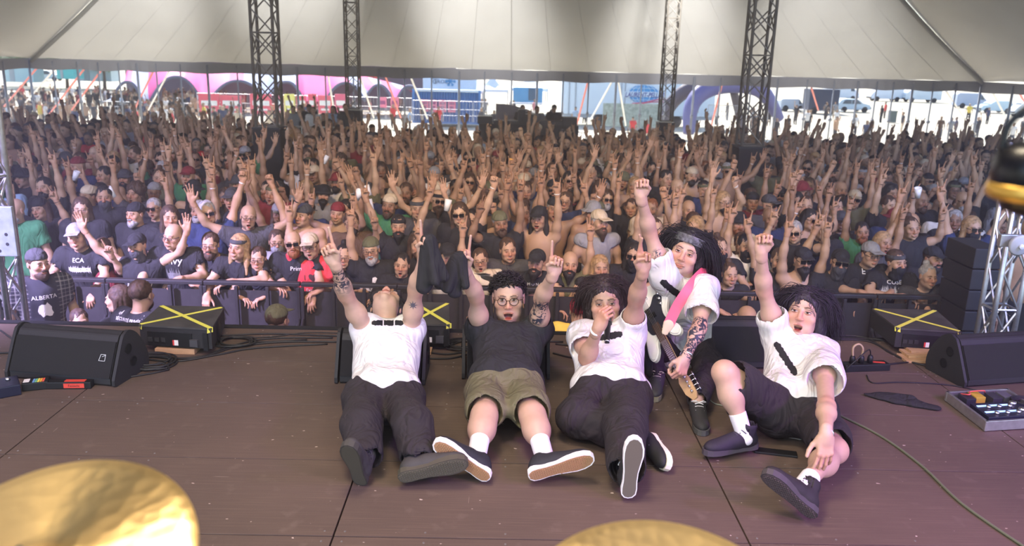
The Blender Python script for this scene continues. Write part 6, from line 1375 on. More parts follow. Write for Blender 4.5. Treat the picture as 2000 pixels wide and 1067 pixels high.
# ---- bass guitar
def bass():
    hs = at(1352, 772, 4.05); nb = at(1290, 652, 4.42)   # headstock tip end, neck joint near body
    y = (hs-nb).normalized(); F_ = Vector((-.45, -1, .25)); M = frame(F_, y); t = empty('bass_guitar', nb, label='white bass guitar with dark pickguard hanging from the bassist\'s pink strap', cat='guitar')
    X = Vector(M.col[0]); Zv = Vector(M.col[1]); Yv = Vector(M.col[2]); Mx = Matrix((X, Yv, Zv)).transposed().to_4x4(); Lh = (hs-nb).length
    # outline (x right, y toward head); body lies at negative y
    ol = [(.03, .0), (.06, .05), (.095, .075), (.12, .06), (.125, .02), (.105, -.03), (.095, -.08), (.11, -.14), (.145, -.20), (.155, -.26), (.13, -.32), (.07, -.355), (0, -.36), (-.07, -.35), (-.13, -.31), (-.155, -.25), (-.14, -.17), (-.105, -.11), (-.095, -.05), (-.115, .02), (-.13, .09), (-.12, .13), (-.09, .13), (-.06, .09), (-.035, .03)]
    o2 = [(p.x*.95, p.y*.95) for p in bez([(x, y_, 0) for x, y_ in ol], 4, True)]
    bm_ = bmesh.new(); vs = [bm_.verts.new((x, y_, -.04)) for x, y_ in o2]; f = bm_.faces.new(vs); r_ = bmesh.ops.extrude_face_region(bm_, geom=[f]); 
    for v in r_['geom']:
        if isinstance(v, bmesh.types.BMVert): v.co.z = 0
    bmesh.ops.recalc_face_normals(bm_, faces=bm_.faces[:]); ed = [e for e in bm_.edges if abs(e.verts[0].co.z-e.verts[1].co.z) < 1e-6]; bmesh.ops.bevel(bm_, geom=ed, offset=.008, segments=3, affect='EDGES')
    b = MB(); b.bm(bm_); b.V = [tuple(Mx @ Vector(v)) for v in b.V]; b.build('body', mat('white_lacquer', (.74, .72, .66), .25, coat=.6), t)
    pg = [(.025, .0), (.05, .01), (.085, -.02), (.07, -.09), (.08, -.15), (.11, -.22), (.07, -.25), (.02, -.20), (-.03, -.19), (-.06, -.12), (-.05, -.03), (-.02, -.01)]
    MB().prism([(p.x, p.y) for p in bez([(x, y_, 0) for x, y_ in pg], 4, True)], .0005, .003, Mx).build('pickguard', mat('tortoise_guard', (.03, .03, .04), .2), t)
    MB().prism([(-.021, -.06), (.021, -.06), (.018, Lh-.14), (-.018, Lh-.14)], -.012, .010, Mx).build('neck', mat('maple', (.52, .33, .16), .4), t)
    fb_ = MB().prism([(-.022, -.07), (.022, -.07), (.019, Lh-.14), (-.019, Lh-.14)], .010, .014, Mx).build('fingerboard', mat('rosewood', (.06, .03, .02), .5), t)
    for k in range(18): y_ = Lh-.14-(Lh-.08)*(1-.5**(k/11)); MB().prism([(-.020, y_-.001), (.020, y_-.001), (.020, y_+.001), (-.020, y_+.001)], .014, .0155, Mx).build('fret', silver, fb_)
    hsx = MB().prism([(-.02, Lh-.14), (.019, Lh-.14), (.03, Lh-.11), (.032, Lh+.0), (.02, Lh+.03), (-.005, Lh+.035), (-.03, Lh-.02), (-.035, Lh-.10)], -.010, .006, Mx).build('headstock', mat('maple', (1, 1, 1)), t)
    for k in range(4):
        b = MB(); cx, cy = .012-.0*k, Lh-.11+.032*k; b.lathe([(0, .006), (.007, .006), (.006, .020), (0, .020)], (0, 0, 0), 10, None); b.V = [tuple(Mx @ (Vector(v)+Vector((cx, cy, 0)))) for v in b.V]; e = Mx @ Vector((cx, cy, -.004)); e2 = Mx @ Vector((cx+.045, cy, -.004)); b.tube([e, e2], .003, 6); b.box(e2, (.004, .024, .016), Mx.to_3x3()); b.build('tuning_peg', silver, hsx, True)
        x = -.012+.008*k; b = MB(); b.tube([Mx @ Vector((x*1.15, -.27, .016)), Mx @ Vector((x, -.06, .018)), Mx @ Vector((x, Lh-.13, .0175)), Mx @ Vector((cx, cy, .012))], .0013, 4); b.build('string', silver, t)
    MB().box(Mx @ Vector((0, -.275, .008)), (.06, .04, .014), Mx.to_3x3()).build('bridge', silver, t)
    for k in (-.13, -.17): MB().box(Mx @ Vector((.012 if k > -.15 else -.012, k, .008)), (.035, .03, .012), Mx.to_3x3()).build('pickup', mat('pickup', (.01, .01, .01), .3), t)
    for k in range(3): b = MB(); b.lathe([(0, .003), (.010, .003), (.009, .016), (0, .016)], (0, 0, 0), 12); b.V = [tuple(Mx @ (Vector(v)+Vector((.085+.006*k, -.17-.035*k, 0)))) for v in b.V]; b.build('knob', silver, t, True)
    return t, Mx, nb
BASS, BMX, BO = bass()
# pink strap from the horn over his left shoulder
hp_ = BO+BMX.to_3x3() @ Vector((-.115, .11, 0)); d = D4
pk = [at(1306, 634, 4.40), at(1322, 600, 4.42), at(1345, 565, 4.44), at(1366, 540, 4.52), at(1380, 528, 4.70), at(1375, 540, 4.88)]
P_ = bez(pk, 6); o_ = Vector(ROOT4.location); V = []; F = []
for i, p in enumerate(P_):
    tng = (P_[min(i+1, len(P_)-1)]-P_[max(i-1, 0)]).normalized(); nrm = Vector((-.1, -1, .3)); nrm = (nrm-tng*nrm.dot(tng)).normalized(); s_ = tng.cross(nrm)*.030
    V += [p-s_-nrm*.001, p+s_-nrm*.001, p+s_+nrm*.003, p-s_+nrm*.003]
F = [(4*i+a, 4*i+(a+1) % 4, 4*i+4+(a+1) % 4, 4*i+4+a) for i in range(len(P_)-1) for a in range(4)]
o_ = mesh_obj('guitar_strap', [v-pk[0] for v in V], F, mat('pink_strap', (.85, .12, .20), .55), None, False, loc=tuple(pk[0])); tag(o_, 'bright pink guitar strap with cream leather end across the bassist', 'strap')
e0 = pk[0]; tng = (pk[0]-pk[1]).normalized(); s = Sdf(); s.cap((0, 0, 0), tng*.045, .034, .022, .02, flat=(Vector((-.1, -1, .3)), 5)); v, q = s.mesh(.004); mesh_obj('strap_end', v, q, mat('cream_leather', (.60, .52, .34), .5), o_, True)
# security guards and staff in the pit
def pit_person(px, py, Y, vi, label, rz, **k):
    L = LIB[vi]; p = at(px, py, Y); o = add_member(p.x, Y, vi, label=label, rz=rz, ground=min(p.z-L.d['head'].z, GZ+.25), **k); o['group'] = 'people in the pit'; return o
g1 = pit_person(268, 578, 6.35, 11, 'security guard with shaved head and dark printed jacket in the pit', 2.75, hairn=('short_hair', 'brown'), beard=('beard', 'brown'))
g2 = pit_person(238, 575, 6.75, 11, 'dark-haired woman beside the security guard in the pit', -1.9, hairn=('long_hair', 'brown'), scale=.97)
g3 = pit_person(533, 612, 6.1, 11, 'person in olive cap seen from behind in the pit', 2.6, hat=('cap', 'olive'), scale=.96)
g4 = pit_person(738, 590, 6.9, 11, 'dark-haired man seen from behind in the pit', 3.0, hairn=('short_hair', 'black'))
g5 = pit_person(1130, 598, 6.6, 11, 'red-haired person in yellow safety vest in the pit', 2.9, hairn=('short_hair', 'red-dyed'), top='yellow', scale=.97)
pit_person(1460, 612, 6.6, 11, 'bald person crouching in the pit behind bassist', 3.0, hairn=None, scale=.96)
pit_person(152, 592, 7.15, 11, 'child standing in the pit beside the bearded man', .4, hairn=('short_hair', 'brown'), scale=.9)
cap_ = bpy.data.objects.new('beige_cap', HP['cap']); p_ = at(955, 552, 7.6); cap_.location = p_; cap_.color = (*CN['beige'], 1); cap_.rotation_euler = (.5, .2, 2.6); COL.objects.link(cap_); tag(cap_, 'beige cap resting on the barrier beside the man with glasses', 'cap')
# ---- writing on shirts and jackets
bpy.context.view_layer.update(); prw = mat('shirt_print_white', (.62, .60, .55), .8)
def body_child(r, nm='t_shirt'):
    for c in r.children:
        if c.name.startswith(nm): return c
def person_print(r, polys, z, x=0, m=prw, nm='t_shirt', back=False, name='shirt_print', tilt=0):
    tgt = body_child(r, nm)
    if tgt is None: return
    bvh = BVHTree.FromPolygons([v.co[:] for v in tgt.data.vertices], [p.vertices[:] for p in tgt.data.polygons]); bm_ = bmesh.new(); V, F = polys
    if (r.scale.x < 0) != back: V = [(-a, b_) for a, b_ in V]
    ct, st_ = math.cos(tilt), math.sin(tilt); vs = [bm_.verts.new((a*ct-b_*st_, a*st_+b_*ct, 0)) for a, b_ in V]
    for f in F:
        try: bm_.faces.new([vs[i] for i in f])
        except ValueError: pass
    bmesh.ops.triangulate(bm_, faces=bm_.faces[:]); n_ = Vector((0, 1 if back else -1, 0)); dead = []
    for _ in range(2):
        le = [e for e in bm_.edges if e.calc_length() > .025]
        if le: bmesh.ops.subdivide_edges(bm_, edges=le, cuts=1); bmesh.ops.triangulate(bm_, faces=[f for f in bm_.faces if len(f.verts) > 3])
    for v in bm_.verts:
        p = Vector((v.co.x+x, 0, v.co.y+z)); h_, nn, _, _2 = bvh.ray_cast(p+n_*.6, -n_, 1.2)
        if h_ is None: dead.append(v)
        else: v.co = h_+n_*.004
    bmesh.ops.delete(bm_, geom=dead, context='VERTS'); me = bpy.data.meshes.new(name); bm_.to_mesh(me); bm_.free(); me.materials.append(m); o = bpy.data.objects.new(name, me); COL.objects.link(o); o.parent = r
def blob(w_, h_, seed, n=16, holes=0):
    r = random.Random(seed); V = [(0, 0)]+[(w_*.5*math.cos(2*PI*i/n)*r.uniform(.55, 1.1), h_*.5*math.sin(2*PI*i/n)*r.uniform(.55, 1.1)) for i in range(n)]; return V, [(0, 1+i, 1+(i+1) % n) for i in range(n)]
def spikes(w_, h_, seed, n=22):
    r = random.Random(seed); V = []; F = []
    for i in range(n): x = (i/(n-1)-.5)*w_; a = h_*.5*r.uniform(.4, 1); b_ = h_*.5*r.uniform(.4, 1); k = len(V); V += [(x-.006, -b_*.3), (x+.006, -b_*.3), (x+r.uniform(-.02, .02), a), (x+r.uniform(-.01, .01), -b_)]; F += [(k, k+1, k+2), (k+1, k, k+3)]
    for q in (-.2, .12): k = len(V); V += [(-w_*.48, h_*q-.006), (w_*.48, h_*q-.006), (w_*.48, h_*q+.006), (-w_*.48, h_*q+.006)]; F.append((k, k+1, k+2, k+3))
    return V, F
person_print(f1, text_poly('ALBERTA', .05), 1.32); person_print(f1, blob(.14, .16, 3), 1.20); person_print(f1, text_poly('OREGON', .035), 1.06)
person_print(f2, text_poly('ECA', .06), 1.33); person_print(f2, spikes(.20, .09, 4), 1.24)
person_print(f4, text_poly('Primordial', .06, .3), 1.20, nm='tank_top'); person_print(f4, spikes(.22, .03, 5), 1.15, nm='tank_top')
person_print(f5, text_poly('envy', .10), 1.32); person_print(f5, spikes(.12, .22, 9), 1.16, m=mat('grey_print', (.22, .22, .22), .8))
person_print(f6, spikes(.18, .16, 12), 1.22, m=mat('grey_print', (1, 1, 1))); person_print(f10, text_poly('Primus', .06), 1.30, .05)
person_print(f11, text_poly('I ♥', .08), 1.26, m=mat('dark_print', (.05, .02, .02), .8)); person_print(f11, text_poly('J\'aime\nles filles', .05), 1.10)
person_print(f13, blob(.18, .12, 21), 1.20, .04); person_print(f13, blob(.12, .24, 8), 1.22, -.04); person_print(f13, spikes(.10, .20, 3), 1.20, -.03, m=mat('black_print2', (.02, .02, .02), .8))
person_print(f14, spikes(.24, .15, 31, 30), 1.22); person_print(f16, spikes(.2, .1, 32), 1.1, m=mat('black_print2', (1, 1, 1)))
person_print(f19, text_poly('M O N O', .04), 1.30); person_print(f28, text_poly('E', .08), 1.36, -.05); person_print(f28, text_poly('CA', .08), 1.31, .06); person_print(f28, blob(.20, .20, 17), 1.17, m=mat('mustard_print', (.32, .28, .16), .8))
person_print(f29, text_poly('COSE', .06), 1.32); person_print(f29, spikes(.24, .20, 41, 34), 1.20)
person_print(g1, text_poly('SÉCURITÉ PRIVÉE', .034), 1.425, .03, back=True); person_print(g1, text_poly('•\n•\n•', .022), 1.47, -.11, back=True); person_print(g1, text_poly('of', .035), 1.465, .13, back=True)

pm = bpy.data.materials.new('plaid_flannel'); pm.use_nodes = True; n = pm.node_tree; b = n.nodes['Principled BSDF']; b.inputs['Roughness'].default_value = .9; tc = n.nodes.new('ShaderNodeTexCoord')
sx = n.nodes.new('ShaderNodeSeparateXYZ'); n.links.new(tc.outputs['Object'], sx.inputs[0]); cur = None
for ax, sc in ((0, 14), (2, 14), (0, 28), (2, 28)):
    m1 = n.nodes.new('ShaderNodeMath'); m1.operation = 'MULTIPLY'; m1.inputs[1].default_value = sc; n.links.new(sx.outputs[ax], m1.inputs[0]); m2 = n.nodes.new('ShaderNodeMath'); m2.operation = 'FRACT'; n.links.new(m1.outputs[0], m2.inputs[0])
    m3 = n.nodes.new('ShaderNodeMath'); m3.operation = 'LESS_THAN'; m3.inputs[1].default_value = .18; n.links.new(m2.outputs[0], m3.inputs[0])
    if cur is not None: m4 = n.nodes.new('ShaderNodeMath'); n.links.new(cur, m4.inputs[0]); n.links.new(m3.outputs[0], m4.inputs[1]); cur = m4.outputs[0]
    else: cur = m3.outputs[0]
ab = n.nodes.new('ShaderNodeMath'); ab.operation = 'ABSOLUTE'; n.links.new(sx.outputs[0], ab.inputs[0]); gt = n.nodes.new('ShaderNodeMath'); gt.operation = 'GREATER_THAN'; gt.inputs[1].default_value = .115; n.links.new(ab.outputs[0], gt.inputs[0])
mu = n.nodes.new('ShaderNodeMath'); mu.operation = 'MULTIPLY'; n.links.new(cur, mu.inputs[0]); n.links.new(gt.outputs[0], mu.inputs[1]); mr = n.nodes.new('ShaderNodeMix'); mr.data_type = 'RGBA'; mr.inputs[6].default_value = (.020, .020, .026, 1); mr.inputs[7].default_value = (.20, .19, .17, 1)
m5 = n.nodes.new('ShaderNodeMath'); m5.operation = 'MULTIPLY'; m5.inputs[1].default_value = .4; n.links.new(mu.outputs[0], m5.inputs[0]); n.links.new(m5.outputs[0], mr.inputs[0]); n.links.new(mr.outputs[2], b.inputs['Base Color'])
o_ = body_child(f1); o_.material_slots[0].link = 'OBJECT'; o_.material_slots[0].material = pm
# ------------------------------------------------------------------ outside the tent
def ground_px(px, py): return atz(px, py, OZ)
def prism_obj(name, pts, z0, z1, m, parent, M=None, **k): return MB().prism(pts, z0, z1, M).build(name, m, parent, **k)
# ---- pink and grey striped big top: mesh of coloured stripes with scalloped doorways
STY = 96
def stripe_tent():
    S0 = 70.0; t = empty('striped_tent', (xf(500, 200, S0), S0, OZ), label='pink and pale grey striped festival tent with arched openings behind the fence', cat='tent'); ox = t.location.x
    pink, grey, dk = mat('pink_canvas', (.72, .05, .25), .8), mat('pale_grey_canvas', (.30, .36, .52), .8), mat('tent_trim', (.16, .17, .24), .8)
    topz = lambda px: at(px, 128+(0 if 250 < px < 620 else abs(px-(250 if px <= 250 else 620))**1.25*.055 if px > 620 else (250-px)*1.0), S0+6).z
    edges = [205, 232, 262, 292, 330, 365, 410, 452, 480, 520, 580, 640, 680, 700, 722, 745, 768, 790, 812, 835, 858]; cols = [1, 0, 1, 0, 2, 0, 2, 0, 1, 1, 0, 0, 0, 1, 0, 1, 0, 1, 0, 1]
    arches = [(250, 30, 160), (345, 50, 150), (465, 55, 158), (560, 34, 160), (675, 38, 162), (740, 28, 166), (800, 26, 168)]
    for k in range(len(edges)-1):
        a, b_ = edges[k], edges[k+1]; V = []; F = []; nx = max(3, int((b_-a)/6))
        for i in range(nx+1):
            px = a+(b_-a)*i/nx; lean = 30 if px > 680 else -24 if px < 250 else 0; zt = topz(px); low = 198
            for cx, hw_, top in arches:
                if abs(px-cx) < hw_: low = min(low, top+(198-top)*(abs(px-cx)/hw_)**2.2)
            x0 = xf(px, 200, S0)-ox; xt = xf(px-lean*.9, 130, S0+6)-ox; zb = at(px, low, S0).z-OZ; zt -= OZ
            for j in range(7): v_ = j/6; V.append((x0+(xt-x0)*v_**1.3, (6*v_**1.5), zb+(zt-zb)*v_+.25*math.sin(PI*v_)*-1))
        F = [(i*7+j, (i+1)*7+j, (i+1)*7+j+1, i*7+j+1) for i in range(nx) for j in range(6)]; mesh_obj('stripe', V, F, (pink, grey, mat('light_pink_canvas', (.80, .22, .42), .8))[cols[k]], t, True)
    for cx, hw_, top in arches:
        b = MB(); pts = []
        for i in range(17): px = cx-hw_+2*hw_*i/16; low = top+(198-top)*(abs(px-cx)/hw_)**2.2; p = at(px, low, S0); pts.append((p.x-ox, -.1, p.z-OZ))
        b.tube(pts, .13, 5); b.build('arch_trim', dk, t, True)
    MB().box((0, 12, 2.0), (xf(850, 200, 82)-xf(210, 200, 82), .2, 4.5)).build('inner_wall', mat('painted_tent_shade', (.16, .13, .16), .9), t)  # wall coloured dark to stand for the shade inside the tent
    MB().box((xf(640, 180, 78)-ox, 8, 3.2), (9, 2, .9)).box((xf(450, 165, 78)-ox, 8, 3.2), (7, 2, .9)).build('bar_sign', mat('bar_red', (.7, .08, .06), .6), t); return t
stripe_tent()
# ---- fence with banners
def panel(px0, px1, py0, py1, Y, m, name, label, cat, parent=None, **k):
    a, b_ = at(px0, py1, Y), at(px1, py0, Y); c = Vector(((a.x+b_.x)/2, Y, a.z)); o = MB().box((0, 0, (b_.z-a.z)/2), (b_.x-a.x, .06, b_.z-a.z)).build(name, m, None, loc=tuple(c)); return tag(o, label, cat, **k)
mesh_f = mat('fence_wire', (.45, .46, .5), .5, metal=.5)
def fence_run(px0, px1, pyb, pyt, Y, label, n=5):
    a, b_ = at(px0, pyb, Y), at(px1, pyb, Y); h_ = at(px0, pyt, Y).z-a.z; t = empty('wire_fence', (a.x, Y, a.z), label=label, cat='fence'); W_ = (b_.x-a.x)/n
    for k in range(n):
        b = MB(); x = W_*k; b.tube([(x+.05, 0, 0), (x+.05, 0, h_), (x+W_-.05, 0, h_), (x+W_-.05, 0, 0)], .03, 5)
        for i in range(1, 9): b.tube([(x+W_*i/9, 0, 0), (x+W_*i/9, 0, h_)], .012, 3)
        for z in (.3, .6): b.tube([(x, 0, h_*z), (x+W_, 0, h_*z)], .015, 3)
        b.build('fence_panel', mesh_f, t)
fence_run(386, 806, 226, 182, 60, 'wire fence with red banners in front of the striped tent', 8); fence_run(200, 386, 222, 198, 62, 'low wire barrier before the first arch of the striped tent', 4)
fence_run(1380, 1500, 235, 205, 58, 'wire fence beyond the purple arch tent', 3); fence_run(806, 1100, 236, 196, 60, 'wire fence near the blue container', 5)
pc = [(.75, .10, .14), (.78, .12, .16), (.70, .12, .20), (.82, .75, .2), (.85, .45, .5)]
words = ['food bar', 'beer', 'snacks']
for i, px in enumerate([(390, 428), (432, 470), (490, 530), (540, 552), (556, 575), (580, 598), (603, 618), (622, 648), (655, 676)]):
    o = panel(px[0], px[1], 184+3*(i % 2), 222, 59.5, mat('banner%d' % (i % 5), pc[(0, 0, 1, 2, 3, 2, 3, 0, 4)[i] % 5], .6), 'fence_banner', f"{('wide red', 'red', 'crimson', 'pinkish', 'yellow', 'dark pink', 'pale yellow', 'bright red', 'rose')[i]} banner on wire fence, {ordn[i]} from the left", 'banner', group='banners on the wire fence')
    w_ = (px[1]-px[0])/1600*59.5; MB().box((0, -.04, .75), (w_*.8, .02, .35)).box((0, -.04, .3), (w_*.6, .02, .15)).build('pale_print', mat('pale_print', (.8, .78, .72), .6), o)
# ---- blue shipping container
def container():
    Y = 62; a, b_ = at(808, 240, Y), at(937, 177, Y); t = empty('shipping_container', ((a.x+b_.x)/2, Y, a.z), label='blue corrugated shipping container with four pink posters', cat='container'); W_, H = b_.x-a.x, b_.z-a.z; bl = mat('container_blue', (.04, .16, .42), .55)
    n_ = 26; V = []; F = []
    for i in range(n_*4+1):
        x = -W_/2+W_*i/(n_*4); y = 0 if i % 4 < 2 else .12
        V += [(x, y, .15), (x, y, H-.15)]
    F = [(2*i, 2*i+2, 2*i+3, 2*i+1) for i in range(n_*4)]; mesh_obj('corrugated_side', V, F, bl, t); MB().box((0, 1.3, H/2), (W_*.98, 2.3, H*.96)).build('box', bl, t)
    for x in (-1, 1): MB().box((x*W_/2, 0, H/2), (.18, .25, H)).build('corner_post', bl, t)
    for z in (.08, H-.08): MB().box((0, 0, z), (W_, .22, .16)).build('rail', mat('pale_rail', (.45, .55, .65), .5) if z > 1 else bl, t)
    for k, x in enumerate((.20, .33, .47, .61)):
        q = MB().box((-W_/2+W_*(x-.03), -.1, H*.52), (W_*.115, .03, H*.36)).build('poster', mat('poster_pink', (.80, .22, .32), .6), t); MB().box((-W_/2+W_*(x-.03), -.13, H*.60), (W_*.08, .02, H*.07)).box((-W_/2+W_*(x-.03), -.13, H*.46), (W_*.06, .02, H*.12)).build('poster_print', mat('poster_dark', (.30, .06, .18), .6), q)
    return t
container()
for k, px in enumerate((745, 764, 775)): pass
for i, px in enumerate((747, 771)): o = panel(px-8, px+8, 190, 210, 59.4, mat('poster_pink', (1, 1, 1)), 'poster', f"small pink poster on fence left of the container, {('nearer the mast', 'nearer the container')[i]}", 'poster'); MB().box((0, -.04, .35), (.4, .02, .25)).build('poster_print', mat('poster_dark', (1, 1, 1)), o)
# ---- lettering helper
def letters(txt, px, py, Y, hpx, m, parent, sx=1, shear=0, off=0):
    V, F = text_poly(txt, 1, shear, off); p = at(px, py, Y); h_ = hpx/1600*Y*1.35; base = Vector(parent.location); return MB().add([(x*h_*sx+p.x-base.x, p.y-base.y-.05, y*h_+p.z-base.z) for x, y in V], F).build('lettering', m, parent)
# ---- refrigerated lorry with FROID
def lorry():
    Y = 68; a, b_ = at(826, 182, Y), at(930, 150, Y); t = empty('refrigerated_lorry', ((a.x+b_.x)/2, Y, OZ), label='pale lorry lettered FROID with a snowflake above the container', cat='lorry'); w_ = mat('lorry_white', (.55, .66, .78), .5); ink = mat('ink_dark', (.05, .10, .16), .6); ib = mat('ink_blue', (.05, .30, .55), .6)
    MB().bbox((0, 1.2, (a.z+b_.z)/2+.2-OZ), (b_.x-a.x, 2.4, b_.z-a.z+.6), .05).build('cargo_box', w_, t); MB().box((0, 1.2, (a.z-OZ)/2), (b_.x-a.x-.5, 2, .3)).build('chassis', ink, t)
    for x in (-1.6, 1.6): MB().lathe([(0, -.2), (.5, -.2), (.5, .2), (0, .2)], (x, .2, .5), 20, Matrix.Rotation(PI/2, 3, 'X')).build('wheel', mat('tyre', (.02, .02, .02), .9), t, True)
    letters('FROID', 864, 160, Y, 7.5, ink, t); letters('G', 849, 160, Y, 9, ink, t); letters('fRAÎs', 850, 153, Y, 4, ink, t); p = at(880, 159, Y)-t.location; b = MB()
    for k in range(6):
        an = PI*k/3; d_ = Vector((math.cos(an), 0, math.sin(an))); q = p+Vector((0, -.08, 0)); b.tube([q, q+d_*.42], .035, 4)
        for s_ in (-1, 1): b.tube([q+d_*.25, q+d_*.25+Vector((math.cos(an+s_*.8), 0, math.sin(an+s_*.8)))*.16], .03, 4)
    b.build('snowflake', ib, t)
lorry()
# ---- white gazebos
def gazebo(px0, px1, pyt, pye, pyb, Y, label, m=None):
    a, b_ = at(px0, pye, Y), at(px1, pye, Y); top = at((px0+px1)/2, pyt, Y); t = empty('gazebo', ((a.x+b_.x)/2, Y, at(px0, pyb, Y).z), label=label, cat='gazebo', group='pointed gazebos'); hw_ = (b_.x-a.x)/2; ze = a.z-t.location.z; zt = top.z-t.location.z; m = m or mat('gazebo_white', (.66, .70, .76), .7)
    V = []; F = []
    for k in range(4):
        s0 = [(-hw_, 0), (hw_, 0), (hw_, hw_*2), (-hw_, hw_*2)]; p, q = s0[k], s0[(k+1) % 4]
        for j in range(5): f_ = j/4; zz = ze+(zt-ze)*f_**1.8; V += [(p[0]*(1-f_), p[1]+(hw_-p[1])*f_, zz), (q[0]*(1-f_), q[1]+(hw_-q[1])*f_, zz)]
        bs = k*10; F += [(bs+2*j, bs+2*j+1, bs+2*j+3, bs+2*j+2) for j in range(4)]
    mesh_obj('roof', V, F, m, t, True); MB().box((0, 0, ze-.12), (hw_*2, .04, .25)).box((-hw_, hw_, ze-.12), (.04, hw_*2, .25)).box((hw_, hw_, ze-.12), (.04, hw_*2, .25)).build('valance', m, t)
    for x in (-hw_, hw_):
        for y in (0, 2*hw_): MB().tube([(x, y, 0), (x, y, ze)], .05, 6).build('leg', alu, t)
    return t
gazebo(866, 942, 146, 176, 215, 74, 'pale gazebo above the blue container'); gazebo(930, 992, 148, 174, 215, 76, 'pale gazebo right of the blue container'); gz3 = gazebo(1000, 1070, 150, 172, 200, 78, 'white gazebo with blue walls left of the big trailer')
wb = panel(1002, 1060, 172, 203, 77, mat('blue_wall', (.10, .30, .52), .7), 'side_curtain', 'blue side curtain of the white gazebo left of the trailer', 'curtain'); MB().box((.5, -.05, .9), (.9, .02, 1.1)).build('dark_poster', mat('ink_dark', (1, 1, 1)), wb)
# ---- big trailer
def trailer():
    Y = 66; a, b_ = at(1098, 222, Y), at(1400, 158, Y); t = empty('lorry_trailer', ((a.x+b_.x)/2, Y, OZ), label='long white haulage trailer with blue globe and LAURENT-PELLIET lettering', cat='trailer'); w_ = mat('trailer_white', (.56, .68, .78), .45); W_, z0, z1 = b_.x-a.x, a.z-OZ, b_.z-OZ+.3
    MB().bbox((0, 1.25, (z0+z1)/2), (W_, 2.5, z1-z0), .04).build('cargo_box', w_, t); fr = mat('trailer_frame', (.30, .36, .42), .5)
    for x in (-W_/2+.5, -W_/2+1.0, -W_/2+4.6, -W_/2+4.9): MB().box((x, -.03, (z0+z1)/2), (.09, .05, z1-z0)).build('post', fr, t)
    MB().box((0, .5, z0-.15), (W_, .8, .25)).build('chassis', fr, t)
    for x in (-W_/2+3, -W_/2+4.3, W_/2-3, W_/2-1.8): MB().lathe([(0, -.2), (.5, -.2), (.5, .2), (0, .2)], (x, .3, .5), 20, Matrix.Rotation(PI/2, 3, 'X')).build('wheel', mat('tyre', (1, 1, 1)), t, True)
    ib = mat('globe_blue', (.03, .28, .62), .5); ink = mat('logo_navy', (.03, .06, .30), .5); c = at(1257, 184, Y)-t.location; R_ = 1.12*1.05; c.y = -.06
    def ellp(rx, rz, n=40, dx=0): return [(c.x+dx+rx*math.cos(2*PI*i/n), c.z+rz*math.sin(2*PI*i/n)) for i in range(n)]
    Mf = Matrix(((1, 0, 0, 0), (0, 0, -1, 0), (0, 1, 0, 0), (0, 0, 0, 1))); MB().prism(ellp(R_, R_*.62), .04, .07, Mf).build('globe', ib, t)
    wl = MB()
    for f_ in (0, .45, .8):
        for s_ in ((1, -1) if f_ else (1,)): wl.tube([(c.x+s_*f_*R_*math.cos(a_), -.085, c.z+R_*.62*math.sin(a_)) for a_ in [PI*(k/16)-PI/2 for k in range(17)]], .022, 4)
    for z in (-.38, -.0, .38): q = math.sqrt(max(0, 1-(z/.62)**2)); wl.tube([(c.x-R_*q, -.085, c.z+R_*z), (c.x+R_*q, -.085, c.z+R_*z)], .022, 4)
    wl.build('globe_lines', w_, t); MB().box((c.x+.3, -.075, c.z-.02), (3.6, .03, .42)).build('name_band', w_, t); L = letters('LAURENT-PELLIET', 1259, 186, Y, 9.5, ink, t, .74, .25, .02); L.location.y = -.06
    MB().tube(bez([(c.x-.9, -.1, c.z-.75), (c.x+.2, -.1, c.z-.62), (c.x+1.2, -.1, c.z-.38), (c.x+2.4, -.1, c.z-.42)], 6), .045, 4).tube(bez([(c.x-.4, -.1, c.z-.85), (c.x+.6, -.1, c.z-.60), (c.x+2.4, -.1, c.z-.55)], 6), .03, 4).build('swoosh', mat('swoosh_red', (.65, .10, .20), .6), t)
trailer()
sc_m = mat('scrim_green', (.13, .19, .17), .9, noise_amt=.8, noise_scale=6, c2=(.40, .48, .46)); panel(1176, 1292, 204, 247, 57, sc_m, 'mesh_screen', 'green mesh fence screen below the trailer globe', 'screen')
# ---- purple inflatable arch tent
def arch_tent():
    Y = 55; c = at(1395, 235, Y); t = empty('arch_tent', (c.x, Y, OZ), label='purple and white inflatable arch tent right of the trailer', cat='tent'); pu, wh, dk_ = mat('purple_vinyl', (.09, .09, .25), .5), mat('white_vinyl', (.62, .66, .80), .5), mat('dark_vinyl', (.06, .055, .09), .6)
    def arch(p, w0, w1, m, name, dy=0, lift=0):
        P_ = bez([at(x, y, Y+d_)-t.location for x, y, d_ in p], 6); n = len(P_); MB().tube(P_, 1, 10, r2=lambda f_: w0+(w1-w0)*math.sin(PI*f_)).build(name, m, t, True)
    arch([(1345, 262, -1), (1352, 205, -.5), (1385, 172, 0), (1440, 164, 1), (1490, 180, 2), (1522, 232, 3)], .35, .62, pu, 'arch'); arch([(1285, 262, 4), (1310, 205, 3), (1350, 172, 2), (1400, 164, 2)], .30, .5, dk_, 'arch'); arch([(1450, 262, 6), (1442, 215, 5), (1432, 176, 3)], .25, .3, dk_, 'arch')
    V = [at(*q)-t.location for q in ((1320, 196, Y+2), (1352, 170, Y+1.5), (1400, 160, Y+1), (1455, 162, Y+1.5), (1496, 182, Y+2), (1470, 178, Y+6), (1400, 170, Y+6), (1345, 180, Y+6))]; mesh_obj('canopy', V, [(0, 1, 7), (1, 2, 6, 7), (2, 3, 5, 6), (3, 4, 5)], wh, t, True)
arch_tent()
